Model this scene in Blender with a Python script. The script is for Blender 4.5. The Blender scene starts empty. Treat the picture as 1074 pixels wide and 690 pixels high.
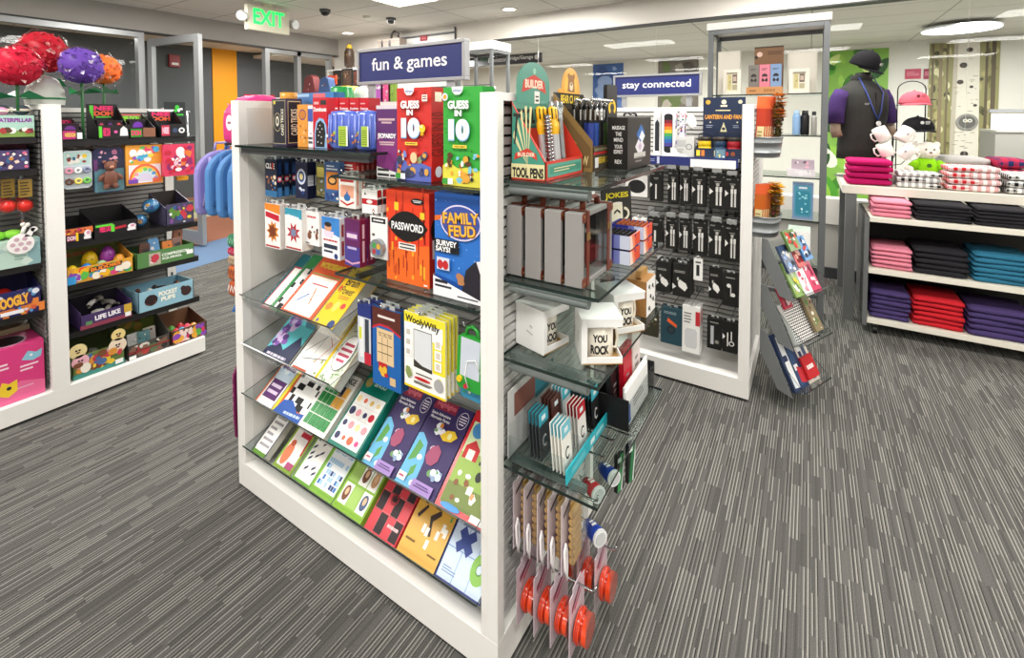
import bpy, math, random
from mathutils import Matrix, Vector
SC = bpy.context.scene
C = SC.collection
rnd = random.Random(7)
# ---------------------------------------------------------------- camera model (metres; X and Y run along the shop fittings)
CF, CPX, CPY, CTH, CH = 495.0, 537.0, 140.0, math.radians(2.1), 1.4
_n = math.hypot(785, 495)
RX, RY, WX, WY = 785/_n, 495/_n, -495/_n, 785/_n
def ray(px, py):
    a = (px-CPX)/CF; b = -(py-CPY)/CF; c = math.cos(CTH); s = math.sin(CTH)
    f = c+b*s
    return RX*a+WX*f, RY*a+WY*f, -s+b*c
def atY(px, py, y):
    d = ray(px, py); t = y/d[1]; return d[0]*t, CH+d[2]*t
def atX(px, py, x):
    d = ray(px, py); t = x/d[0]; return d[1]*t, CH+d[2]*t
def atZ(px, py, z):
    d = ray(px, py); t = (z-CH)/d[2]; return d[0]*t, d[1]*t
cam_d = bpy.data.cameras.new('camera'); cam = bpy.data.objects.new('camera', cam_d); C.objects.link(cam)
cam_d.sensor_width = 36; cam_d.lens = CF/1074*36; cam_d.shift_y = -(345-CPY)/1074; cam_d.clip_start = .02; cam_d.clip_end = 60
cam.location = (0, 0, CH); cam.rotation_euler = (math.pi/2-CTH, 0, math.atan2(-WX, WY))
SC.camera = cam
# ---------------------------------------------------------------- materials
def lin(h):
    h = h.lstrip('#')
    if len(h) == 3: h = ''.join(c*2 for c in h)
    return tuple((lambda c: c/12.92 if c <= .04045 else ((c+.055)/1.055)**2.4)(int(h[i:i+2], 16)/255) for i in (0, 2, 4))
MATS = {}
def M(h, rough=.5, metal=0.0, spec=.4, coat=0.0):
    k = (h, rough, metal, spec, coat)
    if k in MATS: return MATS[k]
    m = bpy.data.materials.new('paint_'+h.strip('#')); m.use_nodes = True
    b = m.node_tree.nodes['Principled BSDF']
    b.inputs['Base Color'].default_value = (*lin(h), 1); b.inputs['Roughness'].default_value = rough
    b.inputs['Metallic'].default_value = metal; b.inputs['Specular IOR Level'].default_value = spec
    b.inputs['Coat Weight'].default_value = coat; b.inputs['Coat Roughness'].default_value = .08
    MATS[k] = m; return m
def nodes_mat(name):
    m = bpy.data.materials.new(name); m.use_nodes = True
    nt = m.node_tree; return m, nt, nt.nodes['Principled BSDF']
def glass_mat(name, tint, ior=1.45, rough=.02, gloss=1.0):
    m = bpy.data.materials.new(name); m.use_nodes = True; nt = m.node_tree; nt.nodes.clear()
    out = nt.nodes.new('ShaderNodeOutputMaterial'); mix = nt.nodes.new('ShaderNodeMixShader')
    tr = nt.nodes.new('ShaderNodeBsdfTransparent'); gl = nt.nodes.new('ShaderNodeBsdfGlossy'); fr = nt.nodes.new('ShaderNodeLayerWeight')
    tr.inputs[0].default_value = (*tint, 1); gl.inputs['Roughness'].default_value = rough; f0 = ((ior-1)/(ior+1))**2
    pw = nt.nodes.new('ShaderNodeMath'); pw.operation = 'POWER'; pw.inputs[1].default_value = 4.5; fr.inputs[0].default_value = .5
    mu = nt.nodes.new('ShaderNodeMath'); mu.operation = 'MULTIPLY_ADD'; mu.inputs[1].default_value = .75*gloss; mu.inputs[2].default_value = f0*gloss
    nt.links.new(fr.outputs['Facing'], pw.inputs[0]); nt.links.new(pw.outputs[0], mu.inputs[0])
    nt.links.new(mu.outputs[0], mix.inputs[0]); nt.links.new(tr.outputs[0], mix.inputs[1]); nt.links.new(gl.outputs[0], mix.inputs[2])
    nt.links.new(mix.outputs[0], out.inputs[0]); return m
GLASS = glass_mat('shelf_glass', (.84, .90, .87))
PANE = glass_mat('window_glass', (.96, .98, .97), 1.25, .01)
CLEAR = glass_mat('clear_acrylic', (.93, .95, .95), 1.35, .05)
WRAP2 = glass_mat('crinkled_wrap', (.97, .97, .97), 1.3, .22, .45)
WRAP = glass_mat('clear_wrap', (.95, .95, .95), 1.5, .12, .9)
EDGE = M('#1d2a27', .15, 0, .6)
WHITE = M('#eeece8', .38); WHITE2 = M('#dcdad5', .45); STEEL = M('#9a9c9e', .32, .85); CHROME = M('#c9cbcd', .18, 1)
GREY = M('#8a8c8e', .4, .3); DGREY = M('#3a3b3d', .5); BLACK = M('#141416', .45); CARDW = M('#f4f3f0', .5)
def emis(h, s):
    m, nt, b = nodes_mat('glow'); b.inputs['Base Color'].default_value = (*lin(h), 1)
    b.inputs['Emission Color'].default_value = (*lin(h), 1); b.inputs['Emission Strength'].default_value = s; return m
# ---------------------------------------------------------------- text outlines
TC = {}
def text_mesh(s, bold):
    k = (s, bold)
    if k in TC: return TC[k]
    cu = bpy.data.curves.new('lettering', 'FONT'); cu.body = s; cu.size = 1; cu.resolution_u = 5 if len(s) <= 12 else 2; cu.offset = bold
    o = bpy.data.objects.new('lettering', cu); C.objects.link(o)
    dg = bpy.context.evaluated_depsgraph_get(); me = o.evaluated_get(dg).to_mesh()
    vs = [(v.co.x, v.co.y) for v in me.vertices]; fs = [tuple(p.vertices) for p in me.polygons]
    o.evaluated_get(dg).to_mesh_clear(); bpy.data.objects.remove(o); bpy.data.curves.remove(cu)
    x0 = min(v[0] for v in vs); x1 = max(v[0] for v in vs); y0 = min(v[1] for v in vs); y1 = max(v[1] for v in vs)
    vs = [((x-x0)/(x1-x0), (y-y0)/(y1-y0)) for x, y in vs]
    TC[k] = (vs, fs, (x1-x0)/(y1-y0)); return TC[k]
# ---------------------------------------------------------------- mesh builder
class MB:
    def __init__(s): s.v = []; s.f = []; s.m = []; s.sm = []; s.mats = []; s.T = None
    def mi(s, m):
        if isinstance(m, str): m = M(m)
        if m not in s.mats: s.mats.append(m)
        return s.mats.index(m)
    def add(s, vs, fs, m, smooth=False):
        n = len(s.v); i = s.mi(m)
        for p in vs:
            s.v.append(tuple(s.T @ Vector(p)) if s.T is not None else tuple(p))
        for f in fs: s.f.append(tuple(n+k for k in f)); s.m.append(i); s.sm.append(smooth)
        return s
    def box(s, x0, x1, y0, y1, z0, z1, m, front=None, top=None, right=None):
        vs = [(x0,y0,z0),(x1,y0,z0),(x1,y1,z0),(x0,y1,z0),(x0,y0,z1),(x1,y0,z1),(x1,y1,z1),(x0,y1,z1)]
        s.add(vs, [(0,3,2,1),(2,3,7,6),(3,0,4,7)], m)
        n = len(s.v)-8
        for f, mm in (((0,1,5,4), front), ((4,5,6,7), top), ((1,2,6,5), right)):
            s.f.append(tuple(n+k for k in f)); s.m.append(s.mi(mm or m)); s.sm.append(False)
        return s
    def rbox(s, x0, x1, y0, y1, z0, z1, m, r=.01, n=4):
        """box with its four corners seen from the front rounded"""
        pts = []
        for cx, cz, a0 in ((x1-r, z0+r, -90), (x1-r, z1-r, 0), (x0+r, z1-r, 90), (x0+r, z0+r, 180)):
            for k in range(n+1):
                a = math.radians(a0+90*k/n); pts.append((cx+r*math.cos(a), cz+r*math.sin(a)))
        return s.prism(pts, y0, y1, m)
    def prism(s, pts, y0, y1, m, side=None):
        """outline in x,z (anticlockwise seen from the front), from y0 back to y1"""
        n = len(pts)
        vs = [(x, y0, z) for x, z in pts]+[(x, y1, z) for x, z in pts]
        s.add(vs, [tuple(range(n)), tuple(range(2*n-1, n-1, -1))], m)
        b = len(s.v)-2*n; k = s.mi(side or m)
        for i in range(n):
            j = (i+1) % n; s.f.append((b+i, b+n+i, b+n+j, b+j)); s.m.append(k); s.sm.append(False)
        return s
    def cyl(s, p0, p1, r0, m, r1=None, n=12, caps=True, smooth=True):
        r1 = r0 if r1 is None else r1
        p0 = Vector(p0); p1 = Vector(p1); d = (p1-p0).normalized()
        u = d.orthogonal().normalized(); w = d.cross(u)
        vs = []
        for p, r in ((p0, r0), (p1, r1)):
            for k in range(n):
                a = 2*math.pi*k/n; vs.append(p+(u*math.cos(a)+w*math.sin(a))*r)
        s.add(vs, [(k, (k+1) % n, n+(k+1) % n, n+k) for k in range(n)], m, smooth)
        if caps: s.add(vs[:n], [tuple(range(n-1, -1, -1))], m); s.add(vs[n:], [tuple(range(n))], m)
        return s
    def tube(s, pts, r, m, n=6, closed=False, rz=None):
        pts = [Vector(p) for p in pts]; L = len(pts); vs = []; u = None
        for i, p in enumerate(pts):
            a = pts[i-1] if (i or closed) else p; b = pts[(i+1) % L] if (i < L-1 or closed) else p
            d = (b-a).normalized()
            if u is None:
                up = Vector((0, 0, 1)) if abs(d.z) < .95 else Vector((1, 0, 0)); u = d.cross(up).normalized()
            else: u = (u-d*u.dot(d)).normalized()
            w = u.cross(d)
            for k in range(n):
                t = 2*math.pi*k/n; vs.append(p+u*math.cos(t)*r+w*math.sin(t)*(rz or r))
        fs = []
        for i in range(L if closed else L-1):
            j = (i+1) % L
            for k in range(n): fs.append((i*n+k, j*n+k, j*n+(k+1) % n, i*n+(k+1) % n))
        if not closed: fs += [tuple(range(n)), tuple((L-1)*n+k for k in range(n-1, -1, -1))]
        return s.add(vs, fs, m, True)
    def lathe(s, prof, m, n=20, c=(0, 0, 0), sx=1, sy=1):
        vs = []
        for r, z in prof:
            for k in range(n):
                a = 2*math.pi*k/n; vs.append((c[0]+r*math.cos(a)*sx, c[1]+r*math.sin(a)*sy, c[2]+z))
        fs = []
        for i in range(len(prof)-1):
            for k in range(n): fs.append((i*n+k, i*n+(k+1) % n, (i+1)*n+(k+1) % n, (i+1)*n+k))
        return s.add(vs, fs, m, True)
    def ball(s, c, r, m, nu=14, nv=9, bump=0, seed=0):
        if not isinstance(r, tuple): r = (r, r, r)
        g = random.Random(seed); vs = []
        for i in range(nv+1):
            t = math.pi*i/nv
            for k in range(nu):
                a = 2*math.pi*k/nu; q = 1+(g.uniform(-bump, bump) if bump and 0 < i < nv else 0)
                vs.append((c[0]+r[0]*math.sin(t)*math.cos(a)*q, c[1]+r[1]*math.sin(t)*math.sin(a)*q, c[2]+r[2]*math.cos(t)*q))
        fs = []
        for i in range(nv):
            for k in range(nu): fs.append((i*nu+k, (i+1)*nu+k, (i+1)*nu+(k+1) % nu, i*nu+(k+1) % nu))
        return s.add(vs, fs, m, True)
    def build(s, name, parent=None, bevel=0):
        me = bpy.data.meshes.new(name); me.from_pydata(s.v, [], s.f)
        for m in s.mats: me.materials.append(m)
        me.polygons.foreach_set('material_index', s.m); me.polygons.foreach_set('use_smooth', s.sm); me.update()
        o = bpy.data.objects.new(name, me); C.objects.link(o)
        if bevel:
            b = o.modifiers.new('edge', 'BEVEL'); b.width = bevel; b.segments = 2; b.limit_method = 'ANGLE'
        if parent: o.parent = parent
        return o
class Art:
    """flat print on a face: u to the right, v up, both 0..1 over a w x h rectangle"""
    def __init__(s, mb, w, h, o=(0, 0, 0), U=(1, 0, 0), V=(0, 0, 1), N=(0, -1, 0), step=.00012):
        s.mb = mb; s.w = w; s.h = h; s.o = Vector(o); s.U = Vector(U); s.V = Vector(V); s.N = Vector(N); s.k = .0002; s.step = step
    def pt(s, u, v): return s.o+s.U*(u*s.w)+s.V*(v*s.h)+s.N*s.k
    def p(s, pts, m):
        s.k += s.step; s.mb.add([s.pt(*q) for q in pts], [tuple(range(len(pts)))], m); return s
    def r(s, u, v, w, h, m): return s.p([(u, v), (u+w, v), (u+w, v+h), (u, v+h)], m)
    def e(s, u, v, ru, rv, m, n=18):
        return s.p([(u+ru*math.cos(2*math.pi*k/n), v+rv*math.sin(2*math.pi*k/n)) for k in range(n)], m)
    def c(s, u, v, r, m, n=18): return s.e(u, v, r, r*s.w/s.h, m, n)
    def t(s, txt, u, v, w, h, m, bold=.02, rot=0):
        """lettering centred on u, v and fitted to w x h"""
        s.k += s.step; vs, fs, _ = text_mesh(txt, bold); q = []
        cr = math.cos(math.radians(rot)); sr = math.sin(math.radians(rot))
        for x, y in vs:
            X = (x-.5)*w*s.w; Y = (y-.5)*h*s.h
            q.append(s.pt(u+(X*cr-Y*sr)/s.w, v+(X*sr+Y*cr)/s.h))
        s.mb.add(q, fs, m); return s
    def g(s, u, v, w, h, m, bold=0, rot=0):
        """lettering too small to read: short dashes along the line"""
        c, d = math.cos(math.radians(rot)), math.sin(math.radians(rot)); L = w*s.w; T = h*s.h*.6; x = -L/2; k = 0
        while x < L/2-1e-6:
            e = min(x+L*(.17, .11, .23, .14)[k % 4], L/2); q = [(x, -T/2), (e, -T/2), (e, T/2), (x, T/2)]; x = e+L*.03; k += 1
            s.p([(u+(a*c-b*d)/s.w, v+(a*d+b*c)/s.h) for a, b in q], m); s.k -= s.step
        s.k += s.step; return s
    def many(s, rects, m):
        s.k += s.step; vs = []; fs = []
        for u, v, w, h in rects:
            n = len(vs); vs += [s.pt(u, v), s.pt(u+w, v), s.pt(u+w, v+h), s.pt(u, v+h)]; fs.append((n, n+1, n+2, n+3))
        if vs: s.mb.add(vs, fs, m)
        return s
    def lines(s, u, v, w, h, n, m, seed=1):
        g = random.Random(seed); return s.many([(u, v+h*(i+.25)/n, w*g.uniform(.6, 1), h*.45/n) for i in range(n)], m)
    def blobs(s, seed, n, pal, u0=.05, v0=.05, u1=.95, v1=.95, r0=.04, r1=.12):
        g = random.Random(seed)
        for i in range(n):
            rr = g.uniform(r0, r1); u = g.uniform(u0+rr, max(u0+rr, u1-rr)); rv = min(rr*s.w/s.h*g.uniform(.6, 1.3), (v1-v0)*.48); v = g.uniform(v0+rv, v1-rv)
            t = g.random(); k = 5 if t < .3 else (4 if t < .45 else 12); a0 = g.uniform(0, 6)
            s.p([(u+rr*(1 if k != 5 or j % 2 else .6)*math.cos(a0+2*math.pi*j/k), v+rv*math.sin(a0+2*math.pi*j/k)) for j in range(k)], g.choice(pal))
        return s
class CylArt(Art):
    """print wrapped round a cylinder of radius R about z, centred on local -y, spanning angle ang"""
    def __init__(s, mb, R, ang, h, z0, c=(0, 0)):
        Art.__init__(s, mb, R*ang, h); s.R = R; s.ang = ang; s.z0 = z0; s.c0 = c
    def pt(s, u, v):
        a = (u-.5)*s.ang; r = s.R+s.k; return Vector((s.c0[0]+r*math.sin(a), s.c0[1]-r*math.cos(a), s.z0+v*s.h))
def cdu(w, d, hf, hb, m, inner=None, t=.003, hs=None, name='display_tray'):
    """open shop display box: low front, high back, sloping sides"""
    b = MB(); I = inner or m; hs = hs or (hf, hb)
    b.box(-w/2, w/2, 0, t, 0, hf, m); b.box(-w/2, w/2, d-t, d, 0, hb, I); b.box(-w/2+t, w/2-t, t, d-t, 0, t, I)
    for s in (-1, 1):
        x0 = s*w/2; x1 = s*(w/2-t); q = [(0, 0), (d, 0), (d, hs[1]), (0, hs[0])]
        vs = [(x0, y, z) for y, z in q]+[(x1, y, z) for y, z in q]
        b.add(vs, [(0, 1, 2, 3), (7, 6, 5, 4), (0, 4, 5, 1), (2, 6, 7, 3), (3, 7, 4, 0), (1, 5, 6, 2)], m)
    b.front = Art(b, w, hf, (-w/2, 0, 0)); b.back = Art(b, w, hb, (-w/2, d-t, 0)); b.side = Art(b, d, hb, (-w/2, d, 0), (0, -1, 0), (0, 0, 1), (-1, 0, 0)); b.rside = Art(b, d, hb, (w/2, 0, 0), (0, 1, 0), (0, 0, 1), (1, 0, 0))
    return b
# ---------------------------------------------------------------- things
def tag(o, label, cat, group=None):
    o['label'] = label; o['category'] = cat
    if group: o['group'] = group
    return o
def put(o, x, y, z, rz=0, lean=0, roll=0):
    o.matrix_basis = Matrix.Translation((x, y, z)) @ Matrix.Rotation(math.radians(rz), 4, 'Z') @ Matrix.Rotation(math.radians(-lean), 4, 'X') @ Matrix.Rotation(math.radians(roll), 4, 'Y')
    return o
def thing(name, label, cat, group=None, loc=(0, 0, 0), rz=0):
    o = bpy.data.objects.new(name, None); C.objects.link(o); o.empty_display_size = .05
    o.location = loc; o.rotation_euler = (0, 0, math.radians(rz)); return tag(o, label, cat, group)
def kids(o): return [k for k in o.children]
def dup(o, label=None, group=None):
    def rec(a, par):
        b = a.copy(); C.objects.link(b)
        if par: b.parent = par
        for k in list(a.children): rec(k, b)
        return b
    r = rec(o, None)
    if label: r['label'] = label
    if group: r['group'] = group
    return r
def structure(name, mb, bevel=0):
    o = mb.build(name, None, bevel); o['kind'] = 'structure'; return o
def one(mb, name, label, cat, group=None, bevel=0): return tag(mb.build(name, None, bevel), label, cat, group)
ORD = ['front', 'second', 'third', 'fourth', 'fifth', 'sixth', 'seventh', 'eighth']
# ================================================================ the room
XL, YB, ZC, ZS = -6.35, 4.9, 2.61, 2.355     # left shopfront, back shopfront, ceiling, soffit over the glass
XR, YF = 4.6, -4.2
def carpet():
    m, nt, b = nodes_mat('striped_carpet'); N = nt.nodes; L = nt.links
    tc = N.new('ShaderNodeTexCoord'); sp = N.new('ShaderNodeSeparateXYZ'); L.new(tc.outputs['Object'], sp.inputs[0])
    def mt(op, a, c=None):
        n = N.new('ShaderNodeMath'); n.operation = op
        for i, v in enumerate((a, c)):
            if v is None: continue
            if isinstance(v, (int, float)): n.inputs[i].default_value = v
            else: L.new(v, n.inputs[i])
        return n.outputs[0]
    def wn(x, y, w):
        c = N.new('ShaderNodeCombineXYZ'); L.new(x, c.inputs[0]); c.inputs[2].default_value = w
        if y is not None: L.new(y, c.inputs[1])
        n = N.new('ShaderNodeTexWhiteNoise'); n.noise_dimensions = '3D'; L.new(c.outputs[0], n.inputs[0]); return n.outputs[0]
    u = mt('DIVIDE', sp.outputs[0], .0105); col = mt('FLOOR', u); fu = mt('FRACT', u)
    pair = mt('FLOOR', mt('DIVIDE', col, 3.0))
    v = mt('ADD', mt('DIVIDE', sp.outputs[1], .135), mt('MULTIPLY', wn(pair, None, 3), 1.0)); row = mt('FLOOR', v)
    tone = wn(col, row, 1); tone2 = wn(col, row, 7)
    line = mt('MULTIPLY', mt('MULTIPLY', mt('LESS_THAN', fu, .36), mt('GREATER_THAN', tone, .32)), mt('ADD', .35, mt('MULTIPLY', tone2, .65)))
    dark = mt('MULTIPLY', mt('GREATER_THAN', fu, .36), mt('MULTIPLY', mt('LESS_THAN', fu, .62), tone))  # dark gap by each light line, with embossed shade painted in
    def mix(f, c1, c2):
        x = N.new('ShaderNodeMix'); x.data_type = 'RGBA'
        L.new(f, x.inputs[0])
        for i, c in ((6, c1), (7, c2)):
            if isinstance(c, str): x.inputs[i].default_value = (*lin(c), 1)
            else: L.new(c, x.inputs[i])
        return x.outputs[2]
    base = mix(tone2, '#4d4c4a', '#5e5d5a'); base = mix(dark, base, '#2b2a29'); base = mix(line, base, '#92908a')
    nz = N.new('ShaderNodeTexNoise'); nz.inputs['Scale'].default_value = 350; nz.inputs['Detail'].default_value = 1; L.new(tc.outputs['Object'], nz.inputs[0])
    x = N.new('ShaderNodeMix'); x.data_type = 'RGBA'; x.blend_type = 'SOFT_LIGHT'; x.inputs[0].default_value = .6; L.new(base, x.inputs[6]); L.new(nz.outputs[0], x.inputs[7])
    L.new(x.outputs[2], b.inputs['Base Color']); b.inputs['Roughness'].default_value = .95; b.inputs['Specular IOR Level'].default_value = .1
    return m
def ceiling_mat():
    m, nt, b = nodes_mat('ceiling_tiles'); N = nt.nodes; L = nt.links
    tc = N.new('ShaderNodeTexCoord'); br = N.new('ShaderNodeTexBrick'); L.new(tc.outputs['Object'], br.inputs[0])
    br.offset = 0; br.inputs['Scale'].default_value = 1; br.inputs['Brick Width'].default_value = 1.2; br.inputs['Row Height'].default_value = .6; br.inputs['Mortar Size'].default_value = .006
    br.inputs['Color1'].default_value = br.inputs['Color2'].default_value = (*lin('#dcd9d3'), 1); br.inputs['Mortar'].default_value = (*lin('#8f8d88'), 1)
    L.new(br.outputs[0], b.inputs['Base Color']); b.inputs['Roughness'].default_value = .9
    return m
CARPET = carpet(); TILES = ceiling_mat()
structure('floor', MB().add([(XL, YF, 0), (XR, YF, 0), (XR, YB+.1, 0), (XL, YB+.1, 0)], [(0, 1, 2, 3)], CARPET))
cm = MB(); cm.box(XL, XR, YF, YB, ZC, ZC+.06, TILES); structure('ceiling', cm)
PLASTER = M('#e3dfd8', .8); PGREY = M('#a9a6a2', .8)
# back: wall stub with slats, soffit over the glass, low wall and ledge under it
XG = -3.95
w = MB(); w.box(XL-.1, XG, YB, YB+.12, 0, ZC, PLASTER); structure('wall_back', w)
w = MB(); w.box(XG, XR, YB, YB+.12, ZS, ZC, PLASTER); w.box(XG, XR, YB-.01, YB+.13, ZS-.012, ZS, DGREY); structure('trim_1', w)
w = MB(); w.box(XG, XR, YB-.02, YB+.14, .47, .69, PLASTER); w.box(XG, XR, YB, YB+.12, 0, .47, M('#b9b6b0', .7)); w.box(XG, XR, YB-.03, YB, 0, .09, DGREY); structure('wall_back_sill', w)
for i, (a, b_) in enumerate(((XG, -2.75), (-2.75, -1.36), (-1.36, 1.02), (1.02, 2.6), (2.6, XR))):
    w = MB(); w.box(a+.003, b_-.003, YB+.05, YB+.06, .69, ZS-.012, PANE, right=M('#c9d3d0', .1)); structure('window_%d' % (i+1), w)
# left: soffit, glazing frames, doorway
SOFF = M('#a5a29e', .8); ALU = M('#a4a6a8', .35, .5)
w = MB(); w.box(XL-.12, XL, YF, YB, ZS, ZC, SOFF); w.box(XL-.13, XL+.01, YF, YB, ZS-.012, ZS, DGREY); structure('trim_2', w)
def frame(y0, y1, z0, z1, x, t=.06, d=.09, mid=()):
    f = MB()
    for a in (y0, *mid, y1-t): f.box(x-d/2, x+d/2, a, a+t, z0, z1, ALU)
    f.box(x-d/2, x+d/2, y0+t, y1-t, z1-t, z1, ALU); f.box(x-d/2, x+d/2, y0+t, y1-t, z0, z0+t, ALU); return f
structure('window_6', frame(-.9, 2.32, 0, ZS-.012, XL-.06, mid=(.7,)))
w = MB(); w.box(XL-.065, XL-.058, -.84, 2.26, .06, 2.28, PANE); structure('window_7', w)
structure('window_8', frame(3.72, 4.8, 0, ZS-.012, XL-.06, mid=(4.2,)))
w = MB(); w.box(XL-.065, XL-.058, 3.78, 4.74, .06, 2.28, PANE); structure('window_9', w)
# open door leaf standing out into the shop at the end of the glazing
d = MB()
for a in (0, .82): d.box(a, a+.08, -.022, .022, .02, 2.27, ALU)
for z0, z1 in ((.02, .16), (2.19, 2.27)): d.box(.08, .82, -.022, .022, z0, z1, ALU)
door = structure('door_1', d); put(door, XL, 2.36, 0, 8)
dg_ = MB(); dg_.box(.08, .82, -.004, .004, .16, 2.19, PANE); g_ = dg_.build('door_glass', door)
h_ = MB(); h_.tube([(.77, -.022, .95), (.77, -.07, .95), (.77, -.07, 1.45), (.77, -.022, 1.45)], .011, CHROME); h_.build('door_handle', door)
# concourse beyond the left shopfront
XW = -9.0
w = MB(); w.box(XW-.1, XW, -3, 8.8, 0, 2.75, M('#53565a', .7)); structure('wall_left', w)
w = MB(); w.box(XW, XW+.02, 4.28, 4.70, .05, 2.7, M('#e2980f', .6)); structure('trim_3', w)
w = MB(); w.box(XW, XW+.02, 4.70, 8.8, .9, 1.75, M('#e9e9e6', .6)); w.box(XW, XW+.02, 4.70, 8.8, 1.75, 2.3, M('#55585c', .7)); structure('trim_4', w)
w = MB(); w.box(XW, XL-.12, -3, YB+4.1, ZS+.25, ZS+.31, TILES); structure('ceiling_concourse', w)
fl = MB(); z = -.004
fl.add([(XW, -3, z), (XL, -3, z), (XL, 8.9, z), (XW, 8.9, z)], [(0, 1, 2, 3)], M('#8d5a44', .9))
a = Art(fl, 1, 1, (0, 0, z), (1, 0, 0), (0, 1, 0), (0, 0, 1), .0004)
a.e(-8.1, 3.1, .75, 1.0, M('#7a8a3a', .9)); a.p([(-7.6, -3), (-7.2, -3), (-7.0, 8.8), (-7.6, 8.8)], M('#a8a48c', .9)); 
structure('floor_concourse', fl)
bl = MB(); bl.add([(XL, 1.9, .001), (-4.75, 1.9, .001), (-4.95, 3.0, .001), (-5.3, 3.9, .001), (XL, 3.9, .001)], [(0, 1, 2, 3, 4)], M('#5d7696', .9)); bl.add([(XL, 2.3, .002), (-5.55, 2.3, .002), (-5.75, 3.1, .002), (XL, 3.6, .002)], [(0, 1, 2, 3)], M('#8d5a44', .9)); structure('floor_entry', bl)
# corridor beyond the back glass
YC = 9.0
w = MB(); w.box(-9, 12, YC, YC+.1, 0, 2.55, M('#dedbd4', .8)); structure('wall_corridor', w)
w = MB(); w.box(-9, 12, YB+.12, YC, 2.5, 2.56, TILES); structure('ceiling_corridor', w)
w = MB(); w.add([(XL-.2, YB+.12, -.002), (12, YB+.12, -.002), (12, YC, -.002), (XL-.2, YC, -.002)], [(0, 1, 2, 3)], M('#8f8c86', .8)); structure('floor_corridor', w)
# unseen sides of the shop
w = MB(); w.box(XL, XR, YF-.1, YF, 0, ZC, PLASTER); structure('wall_front', w)
w = MB(); w.box(XR, XR+.1, YF, YB, 0, ZC, PLASTER); structure('wall_right', w)
w = MB(); w.box(XL-.1, XL, YF, -.9, 0, ZS, PLASTER); structure('wall_left_shop', w)
# ================================================================ shop fittings
def slats(mb, L, z0, z1, m, pitch=.0254, depth=.008, gap=None):
    """ribbed slatwall skin along local x, facing -y, face at y=0"""
    n = int((z1-z0)/pitch); vs = []; fs = []
    prof = []
    for i in range(n):
        z = z0+i*pitch
        prof += [(0, z+pitch*.02), (0, z+pitch*.68), (depth, z+pitch*.76), (depth, z+pitch*.98)]
    prof.append((0, z0+n*pitch))
    for y, z in prof: vs += [(0, y, z), (L, y, z)]
    i0 = mb.mi(m); i1 = mb.mi(gap or m); n0 = len(mb.v)
    mb.add(vs, [], m)
    for i in range(len(prof)-1):
        mb.f.append((n0+2*i, n0+2*i+1, n0+2*i+3, n0+2*i+2)); mb.m.append(i1 if i % 4 == 2 else i0); mb.sm.append(False)
SLAT = M('#c4c3c0', .45); SLATG = M('#4a4a4b', .6); DSLAT = M('#8b8a87', .5)
GH = 1.457
def gondola(name, label, x0, x1, y0, y1):
    t = thing(name, label, 'display stand', 'white slatwall display stands', ((x0+x1)/2, (y0+y1)/2, 0))
    ox, oy = (x0+x1)/2, (y0+y1)/2; L = x1-x0; D = y1-y0; hx, hy = L/2, D/2
    b = MB(); b.box(-hx, hx, -hy, hy, .014, .107, WHITE); b.box(-hx+.03, hx-.03, -hy+.03, hy-.03, 0, .014, BLACK); b.build('base', t, .002)
    for s in (-1, 1):
        e = MB(); R = lambda u, v: sorted((s*u, s*v))
        e.box(*R(hx-.05, hx-.03), -hy, hy, .107, GH, WHITE)
        for k in (-1, 1):
            e.box(*R(hx-.03, hx), *sorted((k*(hy-.028), k*hy)), .107, GH, WHITE); e.box(*R(hx-.0515, hx-.05), *sorted((k*.04, k*(hy-.03))), .16, GH-.025, WHITE2)
        e.box(*R(hx-.03, hx), -hy+.028, hy-.028, GH-.02, GH, WHITE)
        ep = e.build('end_panel', t, .0015)
        f = MB(); f.T = Matrix.Translation((s*(hx-.018), -s*(hy-.03), 0)) @ Matrix.Rotation(math.pi/2*s, 4, 'Z')
        slats(f, D-.06, .11, GH-.022, SLAT, gap=SLATG); f.build('slat_face', ep)
    for s in (-1, 1):
        f = MB(); f.T = Matrix.Translation((-(hx-.052), -.02, 0)) if s < 0 else Matrix.Translation((hx-.052, .02, 0)) @ Matrix.Rotation(math.pi, 4, 'Z')
        slats(f, L-.104, .107, GH-.01, SLAT, gap=SLATG); f.box(0, L-.104, .009, .0195, .107, GH-.005, WHITE); f.build('slatwall', t)
    return t
CGX0, CGX1, CGY0, CGY1 = -1.80, -.62, .918, 1.518
RGX0, RGX1, RGY0, RGY1 = -1.406, -.226, 2.524, 3.124
gondola('display_stand', 'white slatwall stand with the fun and games header, nearest the camera', CGX0, CGX1, CGY0, CGY1)
gondola('display_stand', 'white slatwall stand with the stay connected header and black cable packs', RGX0, RGX1, RGY0, RGY1)
NAVY = M('#27306f', .4); SIGNF = M('#a7a8ab', .35, .4)
def header(txt, tw, th, x, y, label):
    t = thing('header_sign', label, 'sign', 'navy header signs', (x, y, GH))
    f = MB(); w, z0, z1 = .258, .06, .193
    for a, b_, c, d in ((-w, w, z0, z0+.012), (-w, w, z1-.012, z1)): f.box(a, b_, -.014, .014, c, d, SIGNF)
    for a in (-w, w-.012): f.box(a, a+.012, -.014, .014, z0+.012, z1-.012, SIGNF)
    f.build('sign_frame', t, .0015)
    p = MB(); p.box(-w+.012, w-.012, -.008, .008, z0+.012, z1-.012, NAVY)
    Art(p, 1, 1, (0, -.008, 0)).t(txt, 0, (z0+z1)/2, tw, th, '#ffffff', .012)
    Art(p, 1, 1, (0, .008, 0), (-1, 0, 0), (0, 0, 1), (0, 1, 0)).t(txt, 0, (z0+z1)/2, tw, th, '#ffffff', .012)
    p.build('sign_panel', t)
    for a in (-.19, .19):
        s = MB(); s.box(a-.015, a+.015, -.005, .005, 0, z0, SIGNF); s.build('support', t)
    return t
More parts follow.
